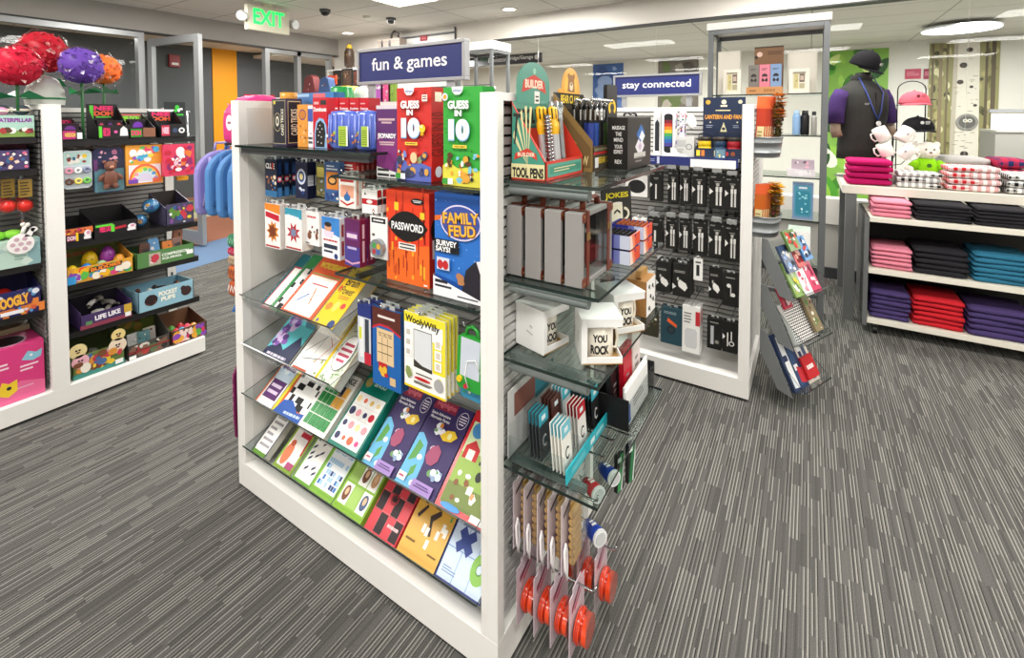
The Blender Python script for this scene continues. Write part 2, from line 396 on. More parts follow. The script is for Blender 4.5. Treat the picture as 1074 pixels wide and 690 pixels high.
header('fun & games', .36, .06, -1.197, 1.218, 'navy fun and games header sign on a grey frame')
header('stay connected', .40, .055, -.775, 2.824, 'navy stay connected header sign on a grey frame')
def glass_shelf(label, x0, x1, y0, y1, z, side, group, t=.008, rail=None, rz=0):
    """side: direction of the wall it hangs from, 'y' behind or 'x' behind"""
    o = thing('glass_shelf', label, 'shelf', group, ((x0+x1)/2, (y0+y1)/2, z))
    hx, hy = (x1-x0)/2, (y1-y0)/2
    g = MB(); g.add([(-hx,-hy,0),(hx,-hy,0),(hx,hy,0),(-hx,hy,0),(-hx,-hy,-t),(hx,-hy,-t),(hx,hy,-t),(-hx,hy,-t)], [(0,1,2,3),(7,6,5,4)], GLASS)
    g.add([(-hx,-hy,0),(hx,-hy,0),(hx,hy,0),(-hx,hy,0),(-hx,-hy,-t),(hx,-hy,-t),(hx,hy,-t),(-hx,hy,-t)], [(0,4,5,1),(1,5,6,2),(2,6,7,3),(3,7,4,0)], EDGE)
    g.build('glass_panel', o)
    for s in (-.8, .8):
        b = MB()
        if side == 'y': b.box(s*hx-.008, s*hx+.008, -hy+.04, hy, -t-.016, -t-.001, DGREY)
        elif side == '-y': b.box(s*hx-.008, s*hx+.008, -hy, hy-.04, -t-.016, -t-.001, DGREY)
        elif side == '-x': b.box(-hx, hx-.05, s*hy-.008, s*hy+.008, -t-.016, -t-.001, GREY)
        else: b.box(-hx+.05, hx, s*hy-.008, s*hy+.008, -t-.016, -t-.001, GREY)
        b.build('bracket', o)
    if rail:
        r = MB()
        if rail == 'y': r.box(-hx+.02, hx-.02, -hy+.012, -hy+.03, -t-.022, -t-.001, DGREY)
        else:
            r.cyl((hx*.98-.03, -hy+.0, -t-.014), (hx*.98-.03, hy, -t-.014), .011, CLEAR, n=8) if rail == 'x' else r.cyl((-hx+.02, -hy+.02, -t-.016), (hx-.03, -hy+.02, -t-.016), .013, M('#6d7573', .25, 0, .6), n=10)
        r.build('price_rail', o)
    return o
GS = 'glass shelves of the games stand'
glass_shelf('glass shelf carrying the black card box and blue pouches', -1.745, -1.035, .90, 1.19, 1.297, 'y', GS, rail='y')
glass_shelf('glass shelf carrying the tall purple box and the two tall card game boxes', -1.235, -.675, .92, 1.19, 1.22, 'y', GS)
glass_shelf('glass shelf carrying the orange and navy word game boxes', -1.215, -.675, .915, 1.19, .925, 'y', GS)
ES = 'glass shelves on the near end of the games stand'
for z, lab, rl in ((1.247, 'top glass end shelf carrying the pen display boxes', 'f'), (1.005, 'glass end shelf carrying four grey suitcase frames', 'f'), (.81, 'glass end shelf carrying the white mug boxes', 'f'), (.54, 'lowest glass end shelf carrying the small card holder', None)):
    glass_shelf(lab, -.634, -.378, .95, 1.488, z, '-x', ES, rail=rl)
# ================================================================ games stand, long side
def carton(w, h, d, m, right=None, top=None, back=None):
    b = MB(); b.box(-w/2, w/2, 0, d, 0, h, m, right=right or m, top=top or m)
    return b, Art(b, w, h, (-w/2, 0, 0)), Art(b, d, h, (w/2, 0, 0), (0, 1, 0), (0, 0, 1), (1, 0, 0))
def span(x0, x1, yt, yb, Y):
    ym = (yt+yb)/2; xm = (x0+x1)/2
    a = atY(x0, ym, Y)[0]; b = atY(x1, ym, Y)[0]
    return (a+b)/2, b-a, atY(xm, yb, Y)[1], atY(xm, yt, Y)[1]
GLOSS = dict(rough=.28)
def G(h): return M(h, .28, 0, .5)
def stand(name, label, cat, pl, pb, pr, pt, z, d, art, m, group=None, right=None, top=None, Y=None, sideart=None, bevel=.001):
    if Y is None: Y = atZ(pl, pb, z)[1]
    Y = min(max(Y, .93), 1.12)
    x0 = atY(pl, pb, Y)[0]; x1 = atY(pr, pb, Y)[0]; h = atY(pl, pt, Y)[1]-z
    b, a, sa = carton(x1-x0, h, d, m, right, top); art(a)
    if sideart: sideart(sa)
    o = one(b, name, label, cat, group); put(o, (x0+x1)/2, Y, z+.001); return o
# --- top glass shelf
Z1, Z2, Z3 = 1.297, 1.22, .925
def a_cards(a):
    a.r(.06, .04, .88, .92, '#c9b98a').r(.08, .05, .84, .9, '#20202a'); a.e(.38, .5, .26, .2, '#b9ab80').e(.38, .5, .24, .185, '#20202a').e(.38, .52, .12, .11, '#d8d2bd').e(.38, .52, .06, .06, '#20202a')
    a.t('CARD TRICKS', .74, .5, 1.1, .09, '#e8e2cf', .02, 90); a.c(.2, .92, .08, '#d9c64a')
def a_cards2(a): a.r(.1, .05, .8, .9, '#c9b98a').r(.13, .07, .74, .86, '#20202a').t('CARD TRICKS', .5, .5, 1.5, .16, '#e8e2cf', .02, 90)
stand('game_box', 'black card trick box with an eye and gold lettering on the top glass shelf', 'game', 286, 148, 300.6, 104, Z1, .06, a_cards, M('#3a3350', .4), 'boxed games on the top glass shelf', Y=.955, sideart=a_cards2)
def a_dice(a): a.r(0, 0, 1, 1, '#e0963a').e(.5, .76, .36, .13, '#6a3f6e').e(.5, .76, .3, .1, '#c47a2f').blobs(4, 14, ['#f3d9b0', '#b5622a', '#e8b15a', '#8c4526'], .1, .05, .9, .6)
stand('game_box', 'small orange game box with an oval emblem beside the black card box', 'game', 312.5, 149, 323, 110, Z1, .05, a_dice, M('#d98c33', .4), 'boxed games on the top glass shelf', Y=.955)
def a_wb(a): a.r(0, 0, 1, 1, '#e9ebf2').r(0, .62, 1, .3, '#3f55a8').blobs(5, 9, ['#c33', '#3f55a8', '#999'], 0, .3, 1, .65).many([(.1, .1, .8, .05), (.1, .2, .8, .05)], M('#444'))
stand('game_box', 'narrow white and blue game box between the orange box and the red domino pack', 'game', 323.5, 150, 328.5, 111, Z1, .05, a_wb, M('#e9ebf2', .4), 'boxed games on the top glass shelf', Y=.95)
DOMR = G('#c9182a')
def a_dom(a):
    a.t('Dominoes', .5, .77, .9, .09, '#fff', .03); a.r(.55, .86, .4, .09, '#2a2a2c'); a.r(.08, .87, .35, .05, '#f0b0b0')
    a.p([(.1, 0), (.1, .3), (.22, .52), (.45, .6), (.75, .58), (.95, .45), (.98, 0)], '#8fb6e0'); a.p([(.18, .02), (.18, .3), (.32, .5), (.55, .55), (.8, .48), (.88, .3), (.8, .02)], '#161618')
    for u, v in ((.35, .38), (.5, .45), (.65, .38), (.4, .25), (.6, .22), (.35, .12), (.6, .1), (.5, .32)): a.c(u, v, .03, '#fff', 8)
stand('game_box', 'red domino pack with a black domino in its window on the top glass shelf', 'game', 328.8, 151, 343.5, 103, Z1, .03, a_dom, DOMR, 'boxed games on the top glass shelf', Y=.95)
for i, (x0, x1) in enumerate(((344, 355.4), (356.2, 366.2), (366.9, 377), (377.7, 387))):
    def a_d4(a): a.t('Dominoes', .5, .78, .86, .05, '#fff', .03).r(.1, .87, .5, .025, '#f2b9b9').r(0, .74, 1, .005, '#9c1020')
    o = stand('game_box', 'upright red domino box behind the blue pouches, %s of four' % ('farthest' if i == 0 else 'next' if i == 1 else 'third' if i == 2 else 'nearest'), 'game', x0, 141, x1, 103, Z1, .05, a_d4, DOMR, 'red domino boxes behind the blue pouches', Y=1.075)
# blue see-through pouches
def pouch(lab, x0, x1, yt, yb, Y):
    xc, w, z0, z1 = span(x0, x1, yt, yb, Y+.02); h = z1-Z1
    t = thing('marble_pouch', lab, 'pouch', 'blue pouches on the top glass shelf', (xc, Y+.02, Z1+.001))
    b = MB(); B = M('#5b74d6', .2, 0, .6, .5); n = 24; prof = [(.0, 0), (.8, .0), (1, .08), (1.0, .5), (.97, .85), (.9, .97), (.2, 1), (0, 1)]
    b.lathe([(r, z*h) for r, z in prof], B, n, (0, 0, 0), w/2, .028)
    for k in range(7):
        a = -1.35+k*.45; xx = w/2*math.sin(a)*1.0; b.tube([(xx, -.028*math.cos(a)-.0015, h*.12), (xx*1.02, -.028*math.cos(a)-.003, h*.5), (xx*.97, -.028*math.cos(a)-.001, h*.9)], .0025, M('#8f9fe6', .15, 0, .6), 5)
    b.build('pouch', t)
    c = MB(); a = Art(c, w*.3, h*.5, (w*.12, -.0325, h*.1)); a.r(0, 0, 1, 1, '#a8c43c').many([(.1, .1+.11*i, .8, .04) for i in range(7)], M('#5f7a2a')); a.r(1, 0, .2, 1, '#e8ebe6'); c.build('label', t)
    d = MB(); a = Art(d, w*.5, h*.4, (-w*.42, -.0325, h*.12)); a.blobs(3, 8, ['#d8a34e', '#8fbf5a', '#e7e9f5', '#b36b3a']); d.build('print', t)
pouch('blue pouch with a lime label, behind the middle pouch', 337.5, 349, 117, 153, .985)
pouch('blue pouch with a lime label beside the red domino pack', 348, 374.5, 116, 156, .945)
pouch('blue pouch with a lime label next to the tall purple box', 375, 396, 116, 153, .955)
# --- tall boxes on the second glass shelf
def a_jeo(a):
    a.r(0, 0, 1, .96, '#5b2a68').p([(0, 0), (.6, 0), (1, .3), (1, .55), (.4, .5), (0, .62)], '#7d2f74').r(0, .95, 1, .05, '#d9d0d9')
    a.t('JEOPARDY', .5, .57, .9, .085, '#fff', .04).many([(.1, .79, .8, .03), (.25, .75, .5, .025), (.12, .48, .76, .02), (.16, .45, .68, .02)], M('#c9a9b0'))
    a.p([(0, 0), (1, 0), (1, .08), (0, .15)], '#eee').many([(.05, .09, .55, .035), (.05, .02, .55, .035), (.66, .02, .25, .03)], M('#2a2a30'))
stand('game_box', 'tall narrow purple quiz game box beside the red card game box', 'game', 395.5, 187, 417, 111, Z2, .05, a_jeo, M('#5b2a68', .35), None, top=M('#e5e3e6'), Y=.965)
def a_guess(bg, sub, seed, pal):
    def f(a):
        a.r(0, 0, 1, 1, bg); g = random.Random(seed)
        for i in range(26): a.e(g.uniform(.05, .95), g.uniform(.3, .95), g.uniform(.01, .03), g.uniform(.004, .012), pal[0], 6)
        a.r(0, 0, 1, .01, pal[1]); a.p([(0, 0), (1, 0), (1, .16), (.7, .2), (.4, .18), (.15, .24), (0, .2)], pal[2]); a.blobs(seed, 34, pal[3:], 0, .01, 1, .34, .03, .1)
        a.e(.42, 1.0, .16, .085, '#fff', 24) if False else a.p([(.27, 1), (.29, .95), (.36, .92), (.48, .92), (.55, .95), (.57, 1)], '#fff'); a.t('Skillmatics', .42, .962, .24, .03, '#2b4a9a', .02)
        for s, v, w, h in (('GUESS', .815, .54, .085), ('IN', .73, .18, .06)): a.t(s, .44, v, w+.03, h+.01, '#8a1a14' if bg == '#cf2f2a' else '#1e6a26', .06).t(s, .44, v+.004, w, h, '#fff', .05)
        a.t('10', .46, .565, .56, .225, '#7fb2dc', .09).t('10', .455, .572, .53, .21, '#fff', .07)
        a.r(.3, .385, .36, .032, '#f4d24a'); a.t(sub, .48, .401, .28, .018, '#5a2a10', .02) if sub else a.g(.48, .401, .28, .016, '#5a2a10')
        if bg == '#cf2f2a':
            a.c(.8, .565, .085, '#f8cf2e').r(.75, .49, .09, .04, '#d9a21a').c(.78, .585, .03, '#fff4c0'); a.r(.8, .85, .15, .07, '#f3e9e0').many([(.82, .87, .11, .012), (.82, .895, .11, .012)], M('#8a2a20'))
        else: a.c(.1, .9, .08, '#d9e8f4').c(.1, .9, .05, '#e9a23a')
        a.r(.02, .015, .28, .06, '#fff').r(.02, .015, .15, .06, '#3f9a3a')
    return f
P_R = ['#b3261f', '#a51d18', '#5a6ab8', '#d9683a', '#e8c79a', '#454a78', '#7a86c9', '#c44a3a', '#f0e3d0', '#3a3f58', '#8a9a6a', '#d8a24a']
P_G = ['#2f7a30', '#1e6a26', '#d9d24a', '#e8a23a', '#2a2a2a', '#e9e9e4', '#9a5a2a', '#7ac0d8', '#5a3a20', '#d8c24a']
def a_gs(a): a.t('GUESS IN 10', .45, .5, 2.2, .2, '#7a1a14', .02, 90).r(.25, .85, .5, .1, '#f0e2d0').e(.5, .1, .25, .06, '#dcd4e0')
stand('game_box', 'tall red guessing card game box with a large white ten and a light bulb', 'game', 417, 183.5, 453, 93, Z2, .055, a_guess('#cf2f2a', None, 3, P_R), G('#b3201c'), 'guessing card games on the glass shelf', top=G('#e2574a'), Y=.96, sideart=a_gs)
stand('game_box', 'tall green guessing card game box with animals, beside the red one', 'game', 465.5, 191, 506, 92, Z2, .055, a_guess('#35a43c', 'WORLD OF ANIMALS', 9, P_G), G('#2b8f34'), 'guessing card games on the glass shelf', top=G('#5fc04a'), Y=.948)
# --- word game boxes
def a_pass(a):
    a.r(0, 0, 1, 1, '#e2401f'); a.p([(0, 0), (1, 0), (1, .45), (0, .35)], '#ea6a24'); g = random.Random(4)
    a.many([(g.uniform(0, .96), g.uniform(0, .8), g.uniform(.012, .03), g.uniform(.08, .3)) for _ in range(40)], G('#a92a1c'))
    a.many([(g.uniform(0, .9), g.uniform(.02, .9), g.uniform(.02, .05), g.uniform(.03, .14)) for _ in range(14)], G('#f3a82e')); a.r(.2, .78, .1, .09, '#f6c52e').r(.8, .72, .1, .07, '#f6c52e')
    pts = [(.03, .62)]+[(.03+.94*k/10, .62+.165*math.sin(math.pi*k/10)**.75) for k in range(1, 10)]+[(.97, .62)]+[(.97-.94*k/10, .62-.165*math.sin(math.pi*k/10)**.75) for k in range(1, 10)]
    a.p(pts[::-1], '#151313').t('PASSWORD', .5, .615, .74, .085, '#fff', .02); a.e(.74, .9, .15, .035, '#1a1a1a').many([(.64, .905, .2, .008), (.66, .89, .16, .008)], M('#eee'))
    a.r(.3, .365, .4, .075, '#e9e6e0').many([(.33, .415, .34, .015), (.33, .38, .34, .015)], M('#333')).r(.88, .02, .08, .015, '#fff')
def a_pass2(a): a.e(.5, .6, .4, .13, '#151313').r(.2, .3, .35, .2, '#e9d8d0').many([(.2, .1, .6, .01), (.2, .14, .5, .01)], M('#f0c0b0'))
stand('game_box', 'orange word game box with a black eye shaped badge on the glass shelf', 'game', 406, 291, 450.6, 198.5, Z3, .06, a_pass, G('#d93a20'), 'boxed word games on the glass shelf', Y=.96, right=G('#b3241a'), sideart=a_pass2)
def a_fam(a):
    a.r(0, 0, 1, 1, '#1d4f9c'); a.p([(0, .2), (1, .1), (1, .7), (0, .72)], '#2c6fc4'); a.p([(0, .72), (.3, .76), (.3, .8), (0, .77)], '#d96a2a'); g = random.Random(8)
    for i in range(40): a.c(g.uniform(.02, .98), g.uniform(.25, .95), g.uniform(.004, .014), '#8fc0f0', 7)
    a.e(.55, .735, .4, .17, '#d9cfe8', 28).e(.55, .735, .375, .155, '#3a4f9a', 28); 
    a.t('FAMILY', .55, .775, .74, .115, '#7a3a12', .05, 4).t('FAMILY', .55, .78, .7, .105, '#f0b53a', .03, 4); a.t('FEUD', .58, .655, .56, .115, '#7a3a12', .05, 4).t('FEUD', .58, .66, .52, .105, '#f0b53a', .03, 4)
    a.p([(.02, .43), (.52, .43), (.52, .555), (.02, .555)], '#15151a').t('SURVEY', .27, .518, .42, .055, '#fff', .03).t('SAYS!', .2, .46, .3, .05, '#fff', .03)
    a.p([(.55, .02), (1, .0), (1, .42), (.85, .4), (.66, .3), (.6, .14)], '#25222c'); a.p([(.86, .4), (1, .42), (1, .2)], '#e9e6ea'); a.blobs(2, 8, ['#c9966a', '#b37c52'], .46, .14, .64, .26, .05, .07)
    a.p([(0, 0), (1, 0), (1, .035), (0, .19)], '#eeeef2').r(.08, .26, .26, .12, '#cfd6e6').e(.15, .31, .06, .045, '#c22a30').e(.26, .31, .06, .045, '#c22a30'); a.many([(.04, .13, .26, .03), (.04, .09, .34, .02), (.5, .03, .4, .012)], M('#2a2a34'))
stand('game_box', 'tall navy quiz show game box with a gold title beside the orange box', 'game', 456.5, 311, 509, 201.5, Z3, .07, a_fam, G('#1d4f9c'), 'boxed word games on the glass shelf', Y=.948)
# --- hanging packs
def hook(lab, x, y0, y1, z, rz=0, grp='metal pegs on the slatwall'):
    """rod along local -y from y1 (wall) to y0 (tip)"""
    t = thing('hanging_peg', lab, 'peg hook', grp)
    L = y1-y0; b = MB(); b.tube([(0, 0, 0), (0, -L+.012, 0), (0, -L+.003, .003), (0, -L, .014)], .0024, CHROME, 6); b.build('rod', t)
    p = MB(); p.box(-.02, .02, -.004, 0, -.012, .022, CHROME); p.build('wall_clip', t)
    put(t, x, y1, z, rz); return t
def hpack(w, h, d, m, art, sideart=None, tabm=None):
    """box hanging from a punched tab: local origin at the middle of its bottom front edge"""
    b, a, sa = carton(w, h, d, m); art(a)
    if sideart: sideart(sa)
    o = b.build('hanging_pack'); t = MB(); T = tabm or CARDW; tw = w*.5; th = .013; T = tabm or M('#b9bab8', .3)
    for x0, x1, z0, z1 in ((-tw/2, -.008, h, h+th), (.008, tw/2, h, h+th), (-.008, .008, h+.009, h+th)): t.box(x0, x1, d*.45, d*.55, z0, z1, T)
    t.build('hang_tab', o); return o
def hang(lab, cat, grp, x0, x1, yt, yb, n, dy, m, art, Y=.965, d=None, wall=1.19, sideart=None, ordinal=True, tabm=None, jit=1.5):
    xc, w, z0, z1 = span(x0, x1, yt, yb, Y); th = d or dy*.8
    o = hpack(w, z1-z0, th, m, art, sideart, tabm)
    for i in range(n):
        q = o if i == 0 else dup(o)
        l = lab if n == 1 else ('%s, %s of its peg' % (lab, 'front one' if i == 0 else ORD[i]+' from the front' if i < n-1 else 'last' if n > 2 else 'second'))
        tag(q, l, cat, grp); put(q, xc, Y+i*dy, z0, rnd.uniform(-jit, jit))
    hook('metal peg holding the '+lab, xc, Y-.02, wall, z1+.0062)
    return xc
HG = 'card games hanging on pegs'
def a_clue(a): a.r(0, 0, 1, 1, '#182038').r(0, .0, 1, .16, '#2f6a9a').blobs(1, 12, ['#c98a5a', '#8a4a30', '#e9d2b0', '#3f78b0'], 0, .1, 1, .62).r(.08, .72, .8, .2, '#101420').t('CLUE', .48, .82, .74, .15, '#fff', .05).r(.62, .74, .16, .16, '#b5202a')
def s_clue(a): a.r(.1, 0, .8, .25, '#3f7ab5').r(.1, .4, .8, .14, '#d83a5a').c(.5, .47, .3, '#eee').r(.2, .6, .6, .3, '#1f3f78')
hang('navy detective card pack', 'game', HG, 278, 290.5, 167, 206, 5, .028, M('#1b2740', .3), a_clue, .97, .02, sideart=s_clue)
def a_ring(a): a.r(0, 0, 1, 1, '#141b3a').e(.5, .6, .36, .22, '#c9cfe0').e(.5, .6, .26, .15, '#27407a').e(.5, .6, .15, .09, '#d8c98a').blobs(6, 6, ['#c9cfe0', '#27407a'], .1, .1, .9, .35)
hang('midnight blue pack with a ring emblem', 'game', HG, 310, 322.5, 170, 208, 3, .028, M('#131830', .3), a_ring, .97, .024, sideart=lambda a: a.g(.5, .5, 1.5, .3, '#cfd3dd', .02, 90))
def a_olive(a): a.r(0, 0, 1, 1, '#5a5636').r(.1, .6, .8, .3, '#c9b95a').blobs(2, 8, ['#e6e0c0', '#a8b8c0', '#8a7a40'], 0, .05, 1, .55)
hang('olive and gold card pack', 'game', HG, 331.5, 341, 172, 206, 1, .02, M('#5a5636', .3), a_olive, .985)
def a_uni(a): a.r(0, 0, 1, 1, '#3b5f90').r(.12, .3, .76, .45, '#d9822e').e(.5, .53, .3, .12, '#3a2a20').e(.5, .53, .2, .07, '#d9a05a').blobs(3, 7, ['#e8e2d2', '#27407a'], 0, .02, 1, .28).many([(.15, .8, .7, .04), (.15, .88, .5, .03)], M('#dfe6ef'))
hang('steel blue pack with an orange panel', 'game', HG, 340.5, 357, 170, 211, 1, .02, M('#3b5f90', .3), a_uni, .96)
def a_deck(a): a.r(0, 0, 1, 1, '#b3262a').r(0, 0, 1, .42, '#eee6e2').blobs(5, 6, ['#c9504a', '#e9a59a'], .1, .05, .9, .4).many([(.15, .58, .7, .06), (.2, .72, .6, .1)], M('#f2dcd6'))
hang('short red and white card deck', 'playing cards', HG, 359, 373, 169, 188, 5, .02, M('#a3242a', .3), a_deck, .99, .016, sideart=lambda a: a.r(0, 0, 1, .35, '#e5d5d0').r(.2, .45, .6, .3, '#d9786a'))
def a_bike(a): a.r(0, 0, 1, 1, '#f1e9e4').r(.1, .32, .8, .38, '#e8a58a').e(.5, .32, .2, .11, '#2f6aa8').p([(.4, .38), (.5, .55), (.6, .38)], '#2f6aa8').p([(.08, .18), (.5, .06), (.92, .18), (.92, .23), (.5, .12), (.08, .23)], '#c22a2a').many([(.1, .8, .8, .07)], M('#c22a2a')).r(.1, .92, .8, .02, '#b55')
hang('white deck with a blue drop and a red band', 'playing cards', HG, 355.5, 373, 184, 218, 2, .02, M('#efe6e0', .3), a_bike, .95, .016, sideart=lambda a: a.r(.3, .1, .4, .8, '#d88a70'))
def a_ace(a): a.r(0, 0, 1, 1, '#f4f1ee').r(0, .38, 1, .24, '#b5202a').t('A', .22, .82, .18, .12, '#222').t('A', .75, .18, .18, .12, '#b5202a').e(.5, .5, .2, .08, '#f4e6e2')
hang('white ace deck with a red belly band', 'playing cards', HG, 380, 395.5, 199, 224, 3, .022, M('#f0edea', .3), a_ace, .955, .016, sideart=lambda a: a.r(0, .38, 1, .24, '#2a2a30').r(0, .7, 1, .3, '#c22a2a'))
def star(a, u, v, r, m, k=9, q=.55, ratio=1): a.p([(u+r*(1 if j % 2 else q)*math.cos(math.pi*j/k), v+ratio*r*(1 if j % 2 else q)*math.sin(math.pi*j/k)) for j in range(2*k)], m)
def a_c1(a): a.r(0, 0, 1, 1, '#f3f0ee').p([(0, .86), (1, .78), (1, 1), (0, 1)], '#e98a2e').p([(.05, .7), (.95, .62), (.95, .76), (.05, .82)], '#c22336'); star(a, .52, .38, .42, '#d9862e', 9, .6, .62); star(a, .5, .38, .3, '#7a3a1e', 7, .6, .62); a.r(.05, .02, .9, .04, '#a33')
hang('white pack with an orange starburst', 'game', HG, 278.5, 293.5, 214, 260, 2, .022, M('#e6e2df', .3), a_c1, .955, .018)
def a_c2(a): a.r(0, 0, 1, 1, '#f3f0ee').p([(0, .84), (1, .76), (1, 1), (0, 1)], '#3a9ab5').g(.5, .8, .7, .1, '#eaf4f8', .04, -6); star(a, .5, .42, .42, '#b5202a', 8, .5, .62); star(a, .5, .42, .24, '#7a8aa8', 6, .5, .62); a.r(.05, .02, .9, .04, '#a33')
hang('white pack with a red star on a teal top', 'game', HG, 299.5, 316.5, 219, 262, 2, .022, M('#e6e2df', .3), a_c2, .95, .02)
def a_c3(a): a.r(0, 0, 1, 1, '#f5f2f0').g(.5, .84, .6, .1, '#c22336', .04).blobs(9, 9, ['#7a4a30', '#c22336', '#e0b090', '#3a2a28'], .2, .1, 1, .65, .06, .14).r(.04, .03, .3, .04, '#777')
hang('white and red guessing pack with small faces', 'game', HG, 319.5, 335, 222, 257, 1, .022, M('#efe9e6', .3), a_c3, .965)
def a_c4(a): a.r(0, 0, 1, 1, '#f2f4f7').p([(0, .7), (1, .55), (1, 1), (0, 1)], '#3f86d0').e(.36, .74, .2, .1, '#d9a07a').e(.36, .82, .2, .06, '#2a2424').p([(.16, .5), (.6, .5), (.7, .66), (.1, .66)], '#e9d8ea').g(.5, .44, .8, .07, '#c22336', .03).many([(.12, .24, .76, .1), (.12, .14, .5, .05)], M('#2a3348')).c(.8, .08, .1, '#27407a')
hang('blue and white pack with a man in profile', 'game', HG, 337.5, 356.5, 228, 271, 3, .026, M('#e9ebef', .3), a_c4, .95, .022, sideart=lambda a: a.many([(.3, .1, .4, .35), (.3, .55, .4, .3)], M('#a83a4a')))
def a_c5(a): a.r(0, 0, 1, 1, '#63245c').r(0, .0, 1, .42, '#4a3f8e').p([(0, .08), (.5, .03), (1, .1), (1, .14), (.5, .07), (0, .12)], '#d8a2c0').r(.12, .56, .76, .18, '#7a3f86').many([(.16, .6, .68, .09)], M('#e0c9dd')).many([(.2, .36, .6, .05)], M('#c3b6e0'))
hang('maroon and violet quiz pack', 'game', HG, 361.5, 377.5, 230, 279, 2, .03, M('#7d1f3e', .3), a_c5, .94, .027, sideart=lambda a: a.many([(.35, .1, .3, .45), (.35, .6, .3, .3)], M('#e3b9c5')))
xc, w_, z0, z1 = span(388.5, 406, 227, 271, .955)
o = hpack(w_, z1-z0, .004, M('#f0f0ee', .3), lambda a: a.r(.08, .84, .84, .12, '#2a2a2c').g(.5, .9, .6, .06, '#fff', .03).g(.2, .55, .16, .1, '#333', .03)); tag(o, 'white blister card with a round tin of coloured putty', 'toy', HG); put(o, xc, .955, z0)
b = MB(); b.cyl((.004, 0, .034), (.004, -.014, .034), w_*.38, M('#9aa0a2', .15, .4), n=24); a = Art(b, .04, .04, (-.016, -.014, .014))
for u, v, c in ((.3, .7, '#3f9a4a'), (.75, .65, '#d8a63a'), (.3, .25, '#b53a44'), (.72, .25, '#4a62a8')): a.c(u, v, .2, c)
b.build('putty_tin', o); hook('metal peg holding the white putty card', xc, .935, 1.19, z1+.0062)
# --- middle pegs above the trays
def a_pen(a): a.r(0, 0, 1, 1, '#cfd3dc').r(0, .78, 1, .22, '#27357c').r(.15, .1, .3, .66, '#e9ebee').r(.55, .1, .3, .66, '#3a3f4a').r(.1, .4, .2, .2, '#d8dc3a').r(.5, .0, .5, .2, '#c2263a')
hang('narrow blue topped marker pack', 'toy', HG, 375.5, 389, 319, 381, 2, .03, M('#2a3a86', .3), a_pen, .955, .02)
def a_ttt(a):
    a.r(0, 0, 1, 1, '#1d62ad'); a.p([(0, .74), (.25, .8), (.6, .8), (1, .72), (1, 1), (0, 1)], '#5a2a22').p([(0, .71), (.25, .77), (.6, .77), (1, .69), (1, .72), (.6, .8), (.25, .8), (0, .74)], '#c22a3a').many([(.2, .88, .6, .03)], M('#e8dcd8'))
    a.r(.16, .3, .6, .44, '#d8b98c').r(.18, .31, .56, .42, '#e3c79c').t('TIC TAC TOE', .46, .67, .46, .05, '#4a3018', .02); a.many([(.35, .34, .012, .3), (.54, .34, .012, .3), (.2, .43, .5, .01), (.2, .54, .5, .01)], M('#4a3018'))
    a.r(.22, .19, .3, .12, '#c2262c').r(.3, .15, .2, .06, '#e3b53a').r(.62, .06, .2, .1, '#d8b98c').blobs(3, 5, ['#c2262c', '#e3b53a'], .2, .12, .6, .3)
hang('blue card with a small wooden board game and brown top', 'game', HG, 391, 420.5, 325, 407, 2, .02, M('#154a85', .3), a_ttt, .95, .012)
def a_wool(a):
    a.r(0, 0, 1, 1, '#fbfaf6').p([(0, .86), (0, 1), (1, 1), (1, .3), (.94, .3), (.94, .9)], '#f2e23a').r(.7, .3, .3, .4, '#f2e23a').r(0, 0, 1, .03, '#f2d21e')
    a.t('WoolyWilly', .45, .89, .84, .12, '#1c1b18', .03, -4); a.r(.24, .3, .45, .5, '#26241f').r(.25, .31, .43, .48, '#dcdfe2').p([(.24, .3), (.69, .28), (.69, .33), (.45, .34), (.24, .4)], '#3a3732')
    for i in range(3): a.r(.04, .68-.13*i, .15, .11, '#fff').r(.06, .7-.13*i, .1, .07, '#c9c3b8'); a.r(.76, .63-.14*i, .16, .12, '#fff').r(.79, .65-.14*i, .1, .08, '#d8cfc0')
    a.e(.46, .165, .2, .022, '#c2262c').many([(.3, .22, .4, .014), (.25, .11, .45, .012), (.25, .09, .4, .012)], M('#55524a')).blobs(3, 6, ['#222', '#e8e04a', '#aaa'], .74, .08, .95, .28); a.blobs(9, 4, ['#8a9a5a', '#d8d2a0'], .02, .12, .18, .3)
hang('yellow and white magnetic drawing toy card', 'toy', HG, 424, 467.5, 332, 412, 4, .016, M('#eee6b0', .3), a_wool, .945, .006, jit=1)
xc, w_, z0, z1 = span(478, 505, 345, 418, .945); w_ = min(w_, 2*(-.68-xc))
o = MB(); 
bd = MB(); bd.rbox(-w_/2, w_/2, 0, .012, .02, z1-z0-.02, G('#2f9a3a'), .015); a = Art(bd, w_*.74, (z1-z0)*.56, (-w_*.37, 0, (z1-z0)*.3)); a.r(0, 0, 1, 1, '#c9d0dc')
g = bd.build('hanging_drawing_board'); tag(g, 'green framed magnetic drawing board with a pale screen and looped cord', 'toy', HG); put(g, xc, .945, z0, 0, 0, 3)
hh = MB(); hh.tube([(-.02, .006, z1-z0-.03), (-.016, .006, z1-z0-.002), (0, .006, z1-z0+.006), (.016, .006, z1-z0-.002), (.02, .006, z1-z0-.03)], .005, G('#2f9a3a'), 8); hh.build('handle', g)
hh = MB(); hh.tube([(.0, -.004, .03), (-.012, -.005, .06), (-.005, -.005, .1), (.02, -.005, .11), (.035, -.004, .08)], .0013, CARDW, 6); hh.build('cord', g)
hh = MB(); hh.cyl((-w_*.36, -.0, .045), (-w_*.36, -.006, .045), .008, G('#e8c42a'), n=12); hh.cyl((-w_*.1, -.0, .032), (-w_*.1, -.006, .032), .006, G('#c2263a'), n=12); hh.build('stamp', g)
